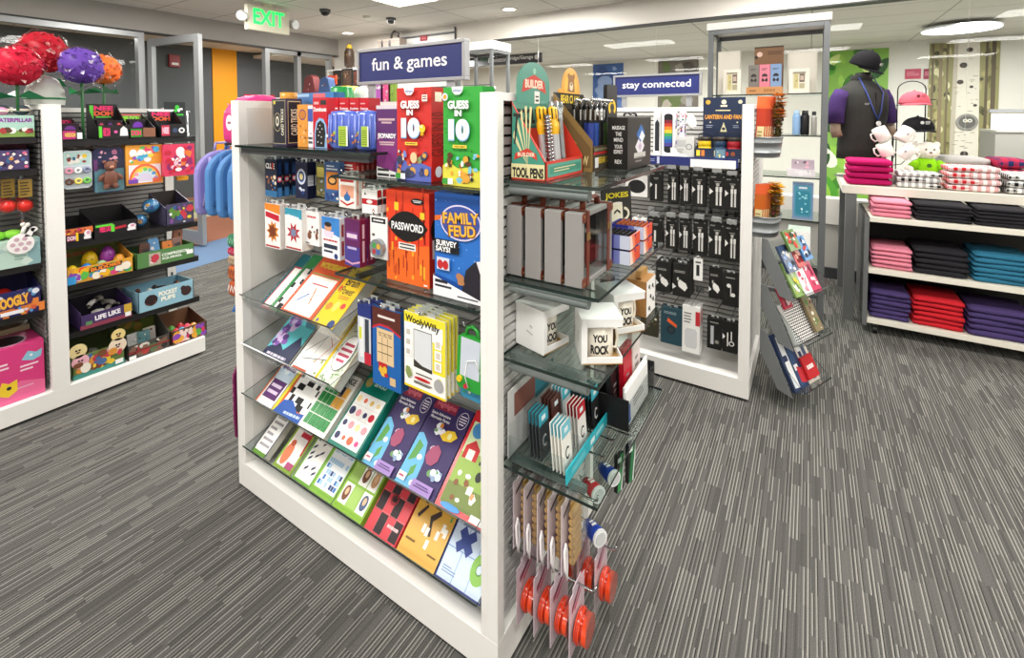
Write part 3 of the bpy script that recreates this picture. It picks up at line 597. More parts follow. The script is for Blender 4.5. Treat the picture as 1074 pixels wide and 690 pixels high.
hh = MB(); hh.rbox(-w_/2+.004, w_/2, .014, .018, -.012, .05, G('#3a8ab0'), .008); Art(hh, w_, .06, (-w_/2, .014, -.012)).blobs(4, 6, ['#c2263a', '#3fa050', '#e8e2d0']); hh.build('backing_card', g)
hook('metal peg holding the green drawing board', xc, .925, 1.19, z1+.012)
# --- sloping clear trays with books
LEAN = 52
TG = 'clear sloping book trays'
def tray(lab, x0, x1, zb, Y0=.95, LEAN=52, L=.30, rz=0, X=None, grp=None, side=.16):
    t = thing('book_tray' if X is None else 'hanging_pocket', lab, 'tray', grp or TG, ((x0+x1)/2, Y0, zb) if X is None else (X, (x0+x1)/2, zb), rz); h = (x1-x0)/2; c, s = math.cos(math.radians(LEAN)), math.sin(math.radians(LEAN))
    b = MB(); b.T = Matrix.Rotation(math.radians(-LEAN), 4, 'X'); b.box(-h, h, 0, .003, 0, L, CLEAR); b.build('tray_back', t)
    f = MB(); f.T = Matrix.Rotation(math.radians(90-LEAN), 4, 'X'); f.box(-h, h, 0, .003, 0, .075, CLEAR); f.box(-h, h, -.0004, .0034, .0745, .0765, EDGE); f.build('tray_lip', t)
    for k in (-1, 1):
        e = MB(); pts = [(0, 0), (s*side, c*side), (-.07*c, .07*s)]
        q = [(k*h, y, z) for y, z in pts]+[(k*h-k*.003, y, z) for y, z in pts]
        e.add(q, [(0, 1, 2), (5, 4, 3), (0, 3, 4, 1), (1, 4, 5, 2), (2, 5, 3, 0)], CLEAR); p1_ = Vector(q[1])-Vector((k*.0015, 0, 0)); p2_ = Vector(q[2])-Vector((k*.0015, 0, 0)); e.tube([p1_, p2_], .0012, EDGE, 4); e.build('tray_end', t)
    return t
tray('upper clear sloping tray holding the spiral puzzle books and the yellow book', -1.744, -1.232, .692)
tray('clear sloping tray second from the top, holding three puzzle books', -1.744, -1.237, .513)
tray('long clear sloping tray holding the purple sticker pages', -1.744, -.677, .326)
tray('lowest long clear sloping tray, just above the white base', -1.744, -.677, .126)
PAGES = M('#e6e2d8', .8)
def book(name, lab, pbl, pbr, h, th, art, cover, zb, n0=.004, spiral=None, up=0, grp='puzzle books in the clear trays', pages=True, Y0=.95, back=None):
    """pbl, pbr: lower corners of the cover; lies in the tray at zb, its back n0 off the tray"""
    x0 = max(atY(pbl[0], pbl[1], Y0-.02)[0], -1.736); x1 = min(atY(pbr[0], pbr[1], Y0-.02)[0], -1.243 if zb > .5 else -.683); w = x1-x0
    b = MB(); t = min(.002, th*.2)
    if pages:
        b.box(-w/2, w/2, -th, -th+t, 0, h, cover); b.box(-w/2, w/2, -t, 0, 0, h, back or cover); b.box(-w/2, -w/2+t, -th+t, -t, 0, h, cover)
    else: b.box(-w/2, w/2, -th, 0, 0, h, cover, right=back or cover)
    art(Art(b, w, h, (-w/2, -th, 0)))
    o = tag(b.build(name), lab, 'book', grp)
    if pages: p = MB(); p.box(-w/2+t, w/2-.002, -th+t, -t, .002, h-.002, PAGES); p.build('pages', o)
    if spiral:
        s = MB(); n = int(h/.009)
        for i in range(n):
            z = (i+.5)*h/n; s.tube([(-w/2+.005*math.cos(q)-.001, -th/2+(th/2+.003)*math.sin(q), z+.0015*math.sin(q)) for q in [2*math.pi*j/8 for j in range(8)]], .0011, CHROME, 4, closed=True)
        s.build('spiral_binding', o)
    s_, c_ = math.sin(math.radians(LEAN)), math.cos(math.radians(LEAN))
    put(o, (x0+x1)/2, Y0-c_*n0+s_*(.004+up), zb+s_*n0+c_*(.004+up)+.001, 0, LEAN); return o
def a_b1(a): a.r(.08, .0, .8, .76, '#c23a44').r(.12, .03, .72, .7, '#fbfaf6')
book('puzzle_book', 'teal spiral bound puzzle book at the far end of the upper tray', (267, 307), (295, 318), .235, .011, a_b1, G('#17656e'), .692, .006, True)
def a_b2(a):
    a.r(.1, .03, .8, .72, '#24282a').r(.12, .04, .76, .7, '#fbfaf6'); g = random.Random(3)
    a.many([(.12+.0844*(g.randrange(9)), .04+.0875*(g.randrange(8)), .084, .087) for _ in range(26)], M('#1a1a1a')); a.c(.72, .87, .1, '#c2263a')
book('puzzle_book', 'green spiral bound crossword book between the teal and orange ones', (281, 312), (309, 324), .235, .011, a_b2, G('#2d8a46'), .692, .024, True)
def a_b3(a):
    a.r(.05, .66, .9, .02, '#8aa05a').r(.08, .04, .84, .6, '#f3efe2').r(.12, .07, .76, .52, '#fff'); a.t('WORDSEARCH', .52, .83, .84, .1, '#f4e04a', .03); a.many([(.2+.06*i, .1+.055*j, .02, .025) for i in range(11) for j in range(9)], M('#b9b3aa'))
    a.p([(.25, .2), (.45, .34), (.43, .36), (.23, .22)], '#3a6ab0').p([(.5, .45), (.62, .2), (.65, .21), (.53, .46)], '#d07a3a').p([(.3, .5), (.8, .5), (.8, .52), (.3, .52)], '#b53a3a')
book('puzzle_book', 'orange spiral bound word search book leaning on the yellow book', (296, 317), (328, 330), .235, .013, a_b3, G('#dd5a33'), .692, .042, True)
def a_b4(a):
    a.t('Boost', .55, .84, .5, .1, '#1b1a16', .005).t('Brain', .5, .69, .6, .13, '#1b1a16', .02).t('Power', .52, .55, .62, .12, '#1b1a16', .005).c(.12, .9, .06, '#4a4a20').c(.2, .28, .13, '#e8862e').c(.78, .33, .1, '#d83a34').e(.5, .3, .12, .08, '#f6d860').c(.15, .06, .06, '#4a5aa0').e(.82, .06, .14, .06, '#27407a').p([(.05, .55), (.14, .5), (.2, .58), (.1, .63)], '#d8502e').many([(.3, .45, .5, .015), (.32, .42, .45, .015)], M('#c9862a'))
book('puzzle_book', 'thick yellow brain exercise paperback in the upper tray', (329, 328), (355, 343), .235, .05, a_b4, G('#f0c61c'), .692, .002)
def a_b5(a): a.r(0, 0, 1, 1, '#5fc0c8').p([(0, .15), (.3, .3), (.55, .2), (.8, .5), (1, .35), (1, 0), (0, 0)], '#2a3050').blobs(3, 20, ['#8a5ab0', '#b98ad0', '#5a3a80', '#d8c0e8'], 0, .2, .55, .8, .06, .14).r(0, .85, 1, .15, '#a04a34').g(.5, .08, .7, .07, '#d8d4e8', .02)
book('puzzle_book', 'dark puzzle book with a purple and turquoise mountain scene', (269, 357), (296, 370), .21, .012, a_b5, G('#33303c'), .513)
def a_b6(a):
    for i, (x0, y0, x1, y1) in enumerate(((.1, .3, .7, .8), (.2, .85, .8, .5), (.15, .2, .9, .3), (.4, .1, .5, .9), (.6, .2, .95, .75))):
        dx, dy = x1-x0, y1-y0; n = math.hypot(dx, dy); a.p([(x0, y0), (x1, y1), (x1-dy/n*.012, y1+dx/n*.012), (x0-dy/n*.012, y0+dx/n*.012)], ['#333', '#c2563a', '#444', '#999', '#c2263a'][i])
    a.r(.05, .02, .5, .05, '#c2563a'); a.blobs(5, 6, ['#9aa86a', '#d89a4a'], .5, .05, .95, .3, .02, .05)
book('puzzle_book', 'white puzzle book with thin connecting lines in the second tray', (299, 374), (327, 386), .22, .012, a_b6, G('#f3f1ec'), .513)
def a_b7(a): a.r(0, 0, .12, 1, '#f0c41e').r(.12, 0, .88, 1, '#e4ead8').blobs(7, 50, ['#6a9a5a', '#a8c49a', '#3f7a58', '#f6f4ea'], .12, 0, 1, 1, .02, .06).e(.6, .45, .34, .27, '#2a2a2a', 28).e(.6, .45, .325, .26, '#fff', 28).many([(.38, .55, .44, .04), (.34, .47, .52, .04), (.34, .39, .52, .04), (.42, .31, .36, .04)], M('#c2506a')).e(.3, .93, .1, .05, '#3f6ab0')
book('puzzle_book', 'thick patterned puzzle book with a white oval and yellow spine', (330, 387), (357, 404), .225, .04, a_b7, G('#e9bd1e'), .513, back=M('#3a3a3c'))
def a_b8(a): a.r(0, 0, 1, .4, '#f6f4f0').r(.12, .12, .8, .3, '#5a2f6a').many([(.2, .3, .6, .05), (.2, .2, .6, .05)], M('#d8c8e0')).blobs(5, 14, ['#b8d4ea', '#8ab4d8', '#e8f0f6'], 0, .5, 1, 1).r(0, 0, .06, 1, '#d86a3a')
book('puzzle_book', 'pale blue puzzle book with a purple label in the third tray', (263, 408), (279, 418), .22, .01, a_b8, G('#cfe0ee'), .326)
def a_b9(a):
    a.r(0, 0, .08, 1, '#e2d43a').r(.08, 0, .92, 1, '#d9682e').r(.15, .14, .8, .82, '#fdfcf8'); g = random.Random(6)
    a.many([(.15+.1*g.randrange(8), .14+.09*g.randrange(9), .1, .09) for _ in range(26)], M('#161616')); a.p([(.05, .0), (.98, .0), (.98, .16), (.7, .12), (.4, .24), (.15, .2)], '#2a5ab0').g(.6, .07, .5, .06, '#cfe0f6', .03, 3)
book('puzzle_book', 'orange crossword book with a blue wave along its foot', (280, 417), (311, 433), .23, .012, a_b9, G('#d9682e'), .326)
def a_b10(a):
    a.t('CHALLENGE', .5, .9, .84, .1, '#1c1c1c', .03); GR, YL, BK = G('#22883e'), G('#e8ac4a'), G('#1c2030')
    for i in range(5):
        for j in range(4): a.r(.08+.17*i, .08+.18*(3-j), .155, .165, GR if not (j == 0 and i >= 3) and not (j == 1 and i >= 3) else (BK if (j, i) == (0, 3) else YL))
book('puzzle_book', 'thick white word guessing book with rows of green squares', (312, 436), (339, 453), .2, .035, a_b10, G('#f2efe8'), .326)
def a_b11(a):
    a.r(.05, .05, .9, .66, '#f6f5f2').t('BINGO', .55, .87, .4, .07, '#cfeae2', .03).c(.16, .86, .12, '#9a8a4a'); PL = ['#c2263a', '#e9a0a8', '#d8b86a', '#e06a4a', '#f0d8a0', '#3a3a60', '#e0508a']
    g = random.Random(5)
    for i in range(4):
        for j in range(4): a.c(.16+.22*i, .13+.165*j, g.uniform(.05, .095), g.choice(PL))
    a.many([(.05+.225*i, .05, .005, .66) for i in range(1, 4)]+[(.05, .05+.165*j, .9, .004) for j in range(1, 4)], M('#cfcac4'))
book('activity_pad', 'teal picture bingo pad with red and pink fruit pictures', (342, 458), (372, 473), .235, .03, a_b11, G('#0d7a68'), .326, pages=False)
def a_hl(a):
    a.r(0, 0, 1, 1, '#35265e'); a.p([(0, 0), (.45, 0), (.42, .3), (.3, .5), (.1, .58), (0, .56)], '#6ab4dc').p([(.05, .25), (.2, .3), (.25, .45), (.1, .5)], '#5a9a4a').p([(.22, .1), (.32, .16), (.3, .26), (.2, .2)], '#5a9a4a').e(.28, .33, .06, .03, '#f2f6f8').e(.38, .07, .06, .03, '#f2f6f8')
    a.r(.02, .88, .6, .12, '#8e2340').t('Highlights', .34, .94, .5, .075, '#d86a7a', .03).t('Space Adventure', .3, .83, .5, .045, '#f2eef6', .03).t('Magnetic Pages', .32, .78, .5, .045, '#f2eef6', .03)
    a.e(.84, .86, .13, .1, '#e8e4f0').e(.84, .86, .12, .092, '#35265e').many([(.76, .9, .16, .012), (.75, .87, .18, .012), (.75, .84, .18, .012), (.78, .81, .12, .012)], M('#e8e4f0'))
    a.blobs(3, 7, ['#f2eef6'], .42, .42, .6, .5, .05, .08); a.p([(.4, .37), (.5, .3), (.62, .3), (.72, .37), (.7, .47), (.58, .52), (.45, .48)], '#a0486a')
    a.p([(.5, .62), (.62, .58), (.8, .6), (.9, .67), (.78, .72), (.62, .7)], '#ecc42e').e(.72, .65, .05, .035, '#f2e9a8').p([(.5, .62), (.44, .66), (.52, .7), (.6, .68)], '#f2eef6').blobs(5, 9, ['#c9d8ea', '#f2f6fa', '#7a9a6a', '#e08a3a'], .3, .6, .5, .76, .04, .09).blobs(8, 9, ['#c9d8ea', '#8aa0c0', '#f2f6fa', '#6a9a5a'], .6, .16, .98, .32, .04, .09)
    a.r(.02, .05, .2, .08, '#f6f4f2').r(.05, .08, .12, .02, '#c2506a').r(.4, .0, .5, .12, '#a88ac9').many([(.5, .08, .3, .012), (.46, .055, .38, .012)], M('#5a3a80'))
book('activity_book', 'purple magnetic sticker page with space scene, beside the bingo pad', (374, 474), (407, 493), .245, .006, a_hl, G('#35265e'), .326, n0=.003, pages=False)
book('activity_book', 'purple magnetic sticker page with space scene, beside the red farm one', (408, 493), (449, 515), .245, .006, a_hl, G('#35265e'), .326, n0=.003, pages=False)
def a_farm(a):
    a.r(.06, .06, .94, .82, '#9ab85a').p([(.06, .55), (1, .62), (1, .88), (.06, .88)], '#cfe0b0').r(.06, .06, .94, .2, '#7a8a4a').c(.22, .8, .13, '#4a90c9').p([(.1, .5), (.4, .5), (.4, .62), (.25, .7), (.1, .62)], '#c22a2e').p([(.18, .5), (.32, .5), (.32, .6), (.18, .6)], '#f2efe6')
    a.blobs(11, 16, ['#f6f4ee', '#2a2a2a', '#d8a070', '#8a5a3a', '#f2efe6'], .1, .1, .95, .72, .04, .09).e(.3, .045, .2, .03, '#5aa0e0').r(.7, .02, .26, .06, '#f6f4f2').r(.3, .92, .5, .05, '#e2707a')
book('activity_book', 'red magnetic sticker page with farm animals next to the end panel', (451, 516), (505, 548), .255, .01, a_farm, G('#cc2a32'), .326, n0=.003, pages=False)
def a_r1(a): a.r(.0, 0, 1, .1, '#6a9a3a').r(.1, .06, .85, .88, '#fcfbf8').lines(.16, .12, .72, .76, 8, M('#a8a4a8'), 2).r(0, 0, .05, 1, '#2a2f5a').r(.95, 0, .05, 1, '#2a2f5a')
book('puzzle_book', 'narrow green list pad at the far end of the lowest tray', (259, 461), (276, 469), .2, .03, a_r1, G('#e9e6dc'), .126, back=M('#9a9288'))
def a_r2(a): a.r(.1, .05, .8, .9, '#f6f2ec').e(.3, .25, .2, .18, '#e0805a').e(.3, .42, .12, .05, '#c2563a').r(.4, .55, .5, .08, '#c2263a').r(.55, .05, .35, .1, '#b5507a').lines(.25, .7, .6, .2, 4, M('#b0a8a8'), 5).p([(.88, .3), (.95, .3), (.85, 1), (.78, 1)], '#c2263a')
book('puzzle_book', 'white score pad with an orange gourd in the lowest tray', (283, 476), (301, 486), .2, .02, a_r2, G('#8aa83e'), .126)
def a_r3(a):
    a.r(.08, .04, .86, .92, '#f8f6f0'); g = random.Random(9)
    for i in range(14):
        u, v = g.uniform(.12, .8), g.uniform(.08, .85); a.p([(u, v), (u+.14, v+.05), (u+.14, v+.09), (u, v+.04)], '#2a3050')
    a.blobs(4, 4, ['#d8b86a', '#7a4a6a'], .1, .7, .9, .95)
book('puzzle_book', 'green edged pad with scattered dark dashes in the lowest tray', (303, 486), (321, 498), .21, .02, a_r3, G('#6fa83a'), .126)
def a_r4(a):
    a.r(.08, .08, .88, .9, '#eef2f6')
    for s, (v0, w) in enumerate(((.12, .4), (.56, .4))):
        cols = ['#6aa8dc', '#3a78c0', '#27427e', '#a8cdea']; g = random.Random(s)
        for c in cols: a.many([(.12+.1*i, v0+.075*j, .085, .062) for i in range(8) for j in range(5) if g.random() < .3], G(c))
book('puzzle_book', 'green puzzle pad with blue number grids in the lowest tray', (322, 500), (345, 516), .22, .025, a_r4, G('#8cbf4a'), .126)
def a_r5(a):
    g = random.Random(2)
    for i in range(3):
        for j in range(3):
            a.r(.06+.31*i, .08+.3*j, .28, .27, ['#f6f4ee', '#a8cc6a', '#f6f4ee'][(i+j) % 3])
            if (i+j) % 3 != 1: a.e(.2+.31*i, .22+.3*j, .1, .1, g.choice(['#7a4a30', '#4a5a80', '#c9986a', '#2a2a30'])).e(.2+.31*i, .24+.3*j, .05, .05, '#e0b890')
book('activity_book', 'green matching game box with small portrait ovals', (347, 520), (377, 538), .21, .03, a_r5, G('#8fbf3e'), .126, pages=False)
def a_r6(a):
    for i in range(4):
        for j in range(4):
            if (i+j) % 2: a.r(.02+.24*i, .02+.24*j, .235, .235, '#2a1c20')
    a.many([(.265+.24*i, 0, .006, 1) for i in range(3)]+[(0, .265+.24*i, 1, .005) for i in range(3)], M('#e88a90')).c(.2, .72, .11, '#1a1518').g(.2, .72, .12, .06, '#fff', .03).c(.45, .45, .12, '#a01f2c').p([(.38, .42), (.52, .42), (.54, .52), (.49, .47), (.45, .54), (.41, .47), (.36, .52)], '#2a1014').g(.75, .16, .34, .06, '#f6c8c8', .03)
book('activity_book', 'red and black checkers box in the lowest tray', (379, 540), (411, 561), .21, .02, a_r6, G('#d9404c'), .126, pages=False)
def a_r7(a):
    a.p([(0, .72), (.5, .66), (1, .75), (1, 1), (0, 1)], '#f2e6d0').r(.12, .72, .06, .2, '#5a9a4a').r(.05, .8, .2, .05, '#5a9a4a').r(.88, .55, .05, .2, '#5a9a4a').e(.5, .8, .1, .12, '#7a4a30').p([(.42, .5), (.62, .62), (.66, .56), (.52, .46), (.6, .3), (.55, .29), (.46, .44)], '#3a2a24').p([(.1, .45), (.25, .6), (.3, .58), (.16, .42)], '#3a2a24')
    for u, v in ((.35, .3), (.45, .28), (.7, .3), (.78, .4), (.55, .16), (.86, .36)): a.r(u, v, .08, .1, '#fbf6ea')
    a.many([(.08, .16, .25, .025), (.7, .12, .22, .02)], M('#7a5a20'))
book('activity_book', 'yellow desert dominoes box with cactus art', (414, 564), (453, 590), .21, .025, a_r7, G('#e0ac48'), .126, pages=False, back=G('#2a6aa8'))
def a_r8(a):
    a.r(.02, .02, .96, .96, '#cfe0f4').many([(.34, .02, .012, .96), (.66, .02, .012, .96), (.02, .34, .96, .01), (.02, .66, .96, .01)], M('#7aa0d0'))
    for u, v, r in ((.2, .84, .13), (.34, .46, .19)):
        for k in (1, -1): q = [(1, .35), (-1, .35), (-1, -.35), (1, -.35)]; a.p([(u+r*(x*.8-k*y*.7), v+r*(k*x*.7+y*.8)*.8) for x, y in q], '#34478e')
    a.e(.78, .28, .17, .16, '#8cc05a', 26).e(.78, .28, .07, .06, '#5a8a3a').e(.78, .28, .055, .045, '#cfe0f4').e(.8, .8, .15, .14, '#8cc05a', 26).e(.8, .8, .06, .05, '#cfe0f4').lines(.08, .08, .3, .08, 3, M('#8a9ac0'), 2)
book('activity_book', 'pale blue noughts and crosses box with green rings', (455, 591), (502, 624), .21, .03, a_r8, G('#27357c'), .126, pages=False)
# --- things behind the boxes on the top glass shelf and on the far side
x0, x1 = max(-1.742, atY(304, 100, 1.132)[0]), atY(350, 100, 1.132)[0]; z1 = atY(327, 97.5, 1.132)[1]
b, a, s_ = carton(x1-x0, z1-Z1, .05, G('#3f7fc0')); a.r(.5, .9, .3, .08, '#e0707a').r(.1, .92, .3, .06, '#9cc4ea'); o = one(b, 'game_box', 'long light blue box standing behind the orange and red boxes', 'game'); put(o, (x0+x1)/2, 1.132, Z1+.001)
def tub(name, lab, x0, x1, yt, Y, m, prof, z0, cat='toy'):
    a_, c_ = atY(x0, 100, Y)[0], atY(x1, 100, Y)[0]; z = atY((x0+x1)/2, yt, Y)[1]; w = c_-a_
    b = MB(); b.lathe([(r*w/2, k*(z-z0)) for r, k in prof], m, 24); b.cyl((0, 0, -.0), (0, 0, .002), prof[0][0]*w/2, m, n=24); o = one(b, name, lab, cat); put(o, (a_+c_)/2, Y, z0+.001); return o
tub('toy_tub', 'orange tub behind the black card box on the top glass shelf', 298, 308, 97.5, 1.07, G('#e8a23a'), [(.8, 0), (1, .9), (1, 1), (0, 1)], Z1)
glass_shelf('glass shelf on the far side of the games stand, with two upturned toys', -1.74, -.9, 1.245, 1.48, 1.36, '-y', GS)
tub('toy_cup', 'green upturned cup seen over the red domino boxes', 350, 368, 91.5, 1.315, G('#1f9a4a'), [(1.05, 0), (1, .5), (.8, .96), (.72, 1), (0, 1)], 1.361)
tub('toy_dome', 'white dome shaped toy beside the green cup', 373, 387, 90.5, 1.42, M('#f4f2f0', .3), [(1, 0), (1, .5), (.92, .72), (.7, .9), (.35, .98), (0, 1)], 1.361)
# ================================================================ near end of the games stand (things face +X)
E1, E2, E3, E4 = 1.248, 1.006, .811, .541
def mk(m, *a): return m
# --- pen display box
t = thing('pen_display_box', 'teal and red pen display box with an arched header and tool pens in it', 'display box')
w, d, hf, hb = .215, .095, .045, .19
TEAL = G('#4a8f7d'); REDC = G('#cf3b2c')
b = cdu(w, d, hf, hb, REDC, inner=G('#d9432f')); s = b.side
s.p([(.02, .02), (.98, .02), (.98, .22), (.04, .95)], '#3f8c78')
for i in range(9):
    a0 = math.radians(8+17*i); s.p([(.5, .18), (.5+.9*math.cos(a0)*.55, .18+.75*math.sin(a0)), (.5+.9*math.cos(a0+.13)*.55, .18+.75*math.sin(a0+.13))], '#d8cf9c') if a0 > 1.3 else 0
s.p([(.02, .02), (.98, .02), (.98, .2), (.02, .2)], '#d8cf9c').t('TOOL PENS', .5, .09, .9, .13, '#1c1a18', .05).p([(.1, .25), (.5, .32), (.78, .25), (.74, .33), (.5, .4), (.14, .33)], '#c43a2c').t('BUILDER', .46, .32, .5, .05, '#f0d8c0', .03); s.p([(.1, .45), (.14, .45), (.22, .8), (.16, .8)], '#26332e').p([(.08, .8), (.3, .78), (.3, .83), (.08, .84)], '#26332e')
b.front.r(.05, .15, .9, .7, '#57a08c').r(.1, .3, .8, .4, '#3f8c78').lines(.2, .35, .6, .3, 2, M('#d8cf9c'), 1)
b.back.r(0, .66, 1, .34, TEAL).t('TOOL PENS', .5, .8, .86, .2, '#20201c', .05).r(0, .64, 1, .03, '#2f6a5c')
b.build('box_body', t)
h = MB(); pts = [(-.085, .185), (.085, .185), (.085, .23)]+[(.085*math.cos(k*math.pi/12), .23+.062*math.sin(k*math.pi/12)) for k in range(1, 12)]+[(-.085, .23)]
h.prism(pts, d-.004, d-.001, TEAL); a = Art(h, .17, .107, (-.085, d-.004, .185)); a.p([(.12, .25), (.5, .4), (.88, .25), (.82, .55), (.5, .7), (.18, .55)], '#c43a2c').t('BUILDER', .5, .47, .56, .2, '#f0d8c0', .04).c(.5, .78, .05, '#8fc0a8').r(.5, .0, .16, .3, '#eeece6').many([(.53, .05, .1, .05), (.53, .15, .1, .04)], M('#333')); h.build('header_card', t)
put(t, -.518, 1.075, E1, 90)
def pen_driver():
    t = MB(); t.lathe([(.0085, .1), (.0105, .115), (.0105, .13), (.0075, .135), (.0105, .142), (.0105, .165), (.004, .172), (0, .172)], G('#f0b81e'), 10)
    for k in range(5): a = k*1.257; t.box(.0095*math.cos(a)-.0015, .0095*math.cos(a)+.0015, .0095*math.sin(a)-.0015, .0095*math.sin(a)+.0015, .14, .166, M('#3a2a10'))
    o = t.build('tool_pen'); s = MB(); s.cyl((0, 0, 0), (0, 0, .1), .0085, M('#cfd3d6', .2, .5), n=10); s.build('barrel', o); return o
def pen_wrench():
    t = MB(); t.cyl((0, 0, 0), (0, 0, .14), .008, M('#a9acb0', .25, .9), n=10); t.box(-.012, .012, -.004, .004, .135, .158, M('#a9acb0', .25, .9)); o = t.build('tool_pen')
    j = MB(); j.prism([(-.012, 0), (.012, 0), (.02, .012), (.016, .03), (.008, .026), (.006, .012), (-.006, .012), (-.008, .026), (-.016, .03), (-.02, .012)], -.005, .005, M('#b9bcc0', .22, .9)); j.T = None; q = j.build('wrench_jaw', o); q.location = (0, 0, .157); return o
TP = 'tool shaped pens in the display box'
p0 = pen_driver(); p1 = pen_wrench(); first = True
for i, (dx, dy) in enumerate(((.0, .024), (.024, .03), (-.018, .05), (.012, .055))):
    o = p0 if i == 0 else dup(p0); tag(o, 'yellow handled screwdriver pen, %s in the teal display box' % ('front one of the pair' if i == 0 else 'beside the wrench pens' if i == 1 else 'behind the coiled pen' if i == 2 else 'in the rear row'), 'pen', TP); put(o, -.518-dy, 1.075+dx, E1+.006, 90, 6)
for i, (dx, dy) in enumerate(((.05, .028), (.07, .055))):
    o = p1 if i == 0 else dup(p1); tag(o, 'chrome wrench shaped pen, %s in the teal display box' % ('front one' if i == 0 else 'rear one'), 'pen', TP); put(o, -.518-dy, 1.075+dx, E1+.006, 90, 6)
c = MB(); c.cyl((0, 0, 0), (0, 0, .15), .006, M('#8f9296', .3, .8), n=8); q = c.build('tool_pen')
c = MB(); c.tube([(.0095*math.cos(k*.9), .0095*math.sin(k*.9), .02+k*.0013) for k in range(100)], .0017, CHROME, 4); c.build('coil', q); tag(q, 'grey pen wrapped in a coiled spring at the edge of the teal display box', 'pen', TP); put(q, -.543, 1.045, E1+.006, 90, 5)
# --- claw display box
t = thing('pen_display_box', 'brown bear claw display box with a round orange header and telescopic claws', 'display box')
w, d, hf, hb = .205, .12, .07, .22
BRN = G('#5a4630'); b = cdu(w, d, hf, hb, BRN, inner=M('#17140f', .5)); s = b.side
s.p([(.0, .0), (1, .0), (1, .38), (0, 1)], '#8a6f3f').p([(.05, .05), (.95, .05), (.95, .3), (.05, .85)], '#6e5632').p([(.1, .5), (.6, .3), (.6, .36), (.1, .58)], '#a98a4a').t('BEAR CLAW', .5, .14, .8, .12, '#d9c48a', .03)
b.front.r(.03, .05, .94, .9, '#4a4436').r(.03, .66, .94, .1, '#c22a2a').t('BEAR CLAW', .5, .42, .62, .26, '#e8c63a', .03).blobs(3, 8, ['#e8e2d2', '#8a6f3f', '#d9a05a'], .75, .05, .98, .6, .04, .08).r(.06, .15, .12, .4, '#eee').r(.03, .8, .94, .12, '#7a7258')
b.build('box_body', t)
h = MB(); h.prism([(-.075, .17), (.075, .17), (.075, .23)]+[(.01+.062*math.cos(k*math.pi/14), .232+.066*math.sin(k*math.pi/14)) for k in range(0, 15)]+[(-.075, .23)], d-.002, d, G('#e9a12e')); a = Art(h, .15, .13, (-.075, d-.002, .17))
a.c(.56, .52, .3, '#f2b84a').p([(.4, .42), (.44, .75), (.52, .82), (.62, .82), (.7, .75), (.74, .42)], '#9a6a3a').c(.46, .78, .06, '#9a6a3a').c(.68, .78, .06, '#9a6a3a').e(.57, .55, .08, .1, '#e8d2b0').e(.57, .6, .03, .03, '#20160c').t('BEAR CLAW', .52, .24, .9, .22, '#20160c', .06).t('BEAR CLAW', .52, .25, .86, .19, '#f2d02e', .03).r(.1, .03, .85, .08, '#3a2c18'); h.build('header_card', t)
put(t, -.494, 1.295, E1, 90)
CL = 'telescopic claws in the brown box'
def claw(m):
    b = MB(); b.cyl((0, 0, 0), (0, 0, .128), .0115, m, n=12); b.cyl((0, 0, .128), (0, 0, .136), .009, BLACK, n=10); o = b.build('telescopic_claw')
    b = MB(); b.cyl((0, 0, .136), (0, 0, .168), .004, CHROME, n=8); b.build('rod', o)
    b = MB()
    for k in (-1, 0, 1): b.tube([(k*.003, 0, .168), (k*.014, -.002, .182), (k*.015, -.014, .197), (k*.012, -.022, .19)], .0034, CHROME, 6)
    b.build('claw_head', o); return o
cs = {}
for i, (c, dx, dy, lab) in enumerate((('#2c3f8e', -.05, .03, 'blue handled claw nearest the pen display box'), ('#2c4f9e', -.015, .03, 'blue handled claw second along the front row'), ('#1c1c1e', .02, .03, 'black handled claw in the front row'), ('#3a4f2a', .055, .03, 'olive handled claw at the end of the front row'), ('#1c1c1e', -.04, .065, 'black handled claw behind the blue ones'), ('#2c3f8e', -.005, .065, 'blue handled claw in the middle of the rear row'), ('#3a4f2a', .03, .065, 'olive handled claw in the rear row'), ('#1c1c1e', .065, .065, 'black handled claw at the end of the rear row'), ('#1c1c1e', -.025, .092, 'black handled claw against the back card'), ('#2c3f8e', .045, .092, 'blue handled claw against the back card'))):
    o = dup(cs[c]) if c in cs else cs.setdefault(c, claw(M(c, .3))); tag(o, lab+' of the brown display box', 'back scratcher', CL); put(o, -.494-dy, 1.295+dx, E1+.0045, 90+rnd.uniform(-18, 18))
# small yellow and black horseshoe sign pack behind
b = MB(); b.rbox(-.045, .045, 0, .012, 0, .25, BLACK, .012); a = Art(b, .09, .13, (-.045, 0, .12))
a.p([(.5+.36*math.cos(math.radians(q)), .45+.2*math.sin(math.radians(q))) for q in range(-50, 231, 14)]+[(.5+.2*math.cos(math.radians(q)), .45+.1*math.sin(math.radians(q))) for q in range(230, -51, -14)], '#f0c61c').p([(.2, .66), (.5, .95), (.8, .66), (.5, .72)], '#2a2a2c'); 
o = one(b, 'product_sign', 'black upright card with a yellow horseshoe shape between the claws and the black box', 'sign'); put(o, -.53, 1.435, E1+.001, 90)
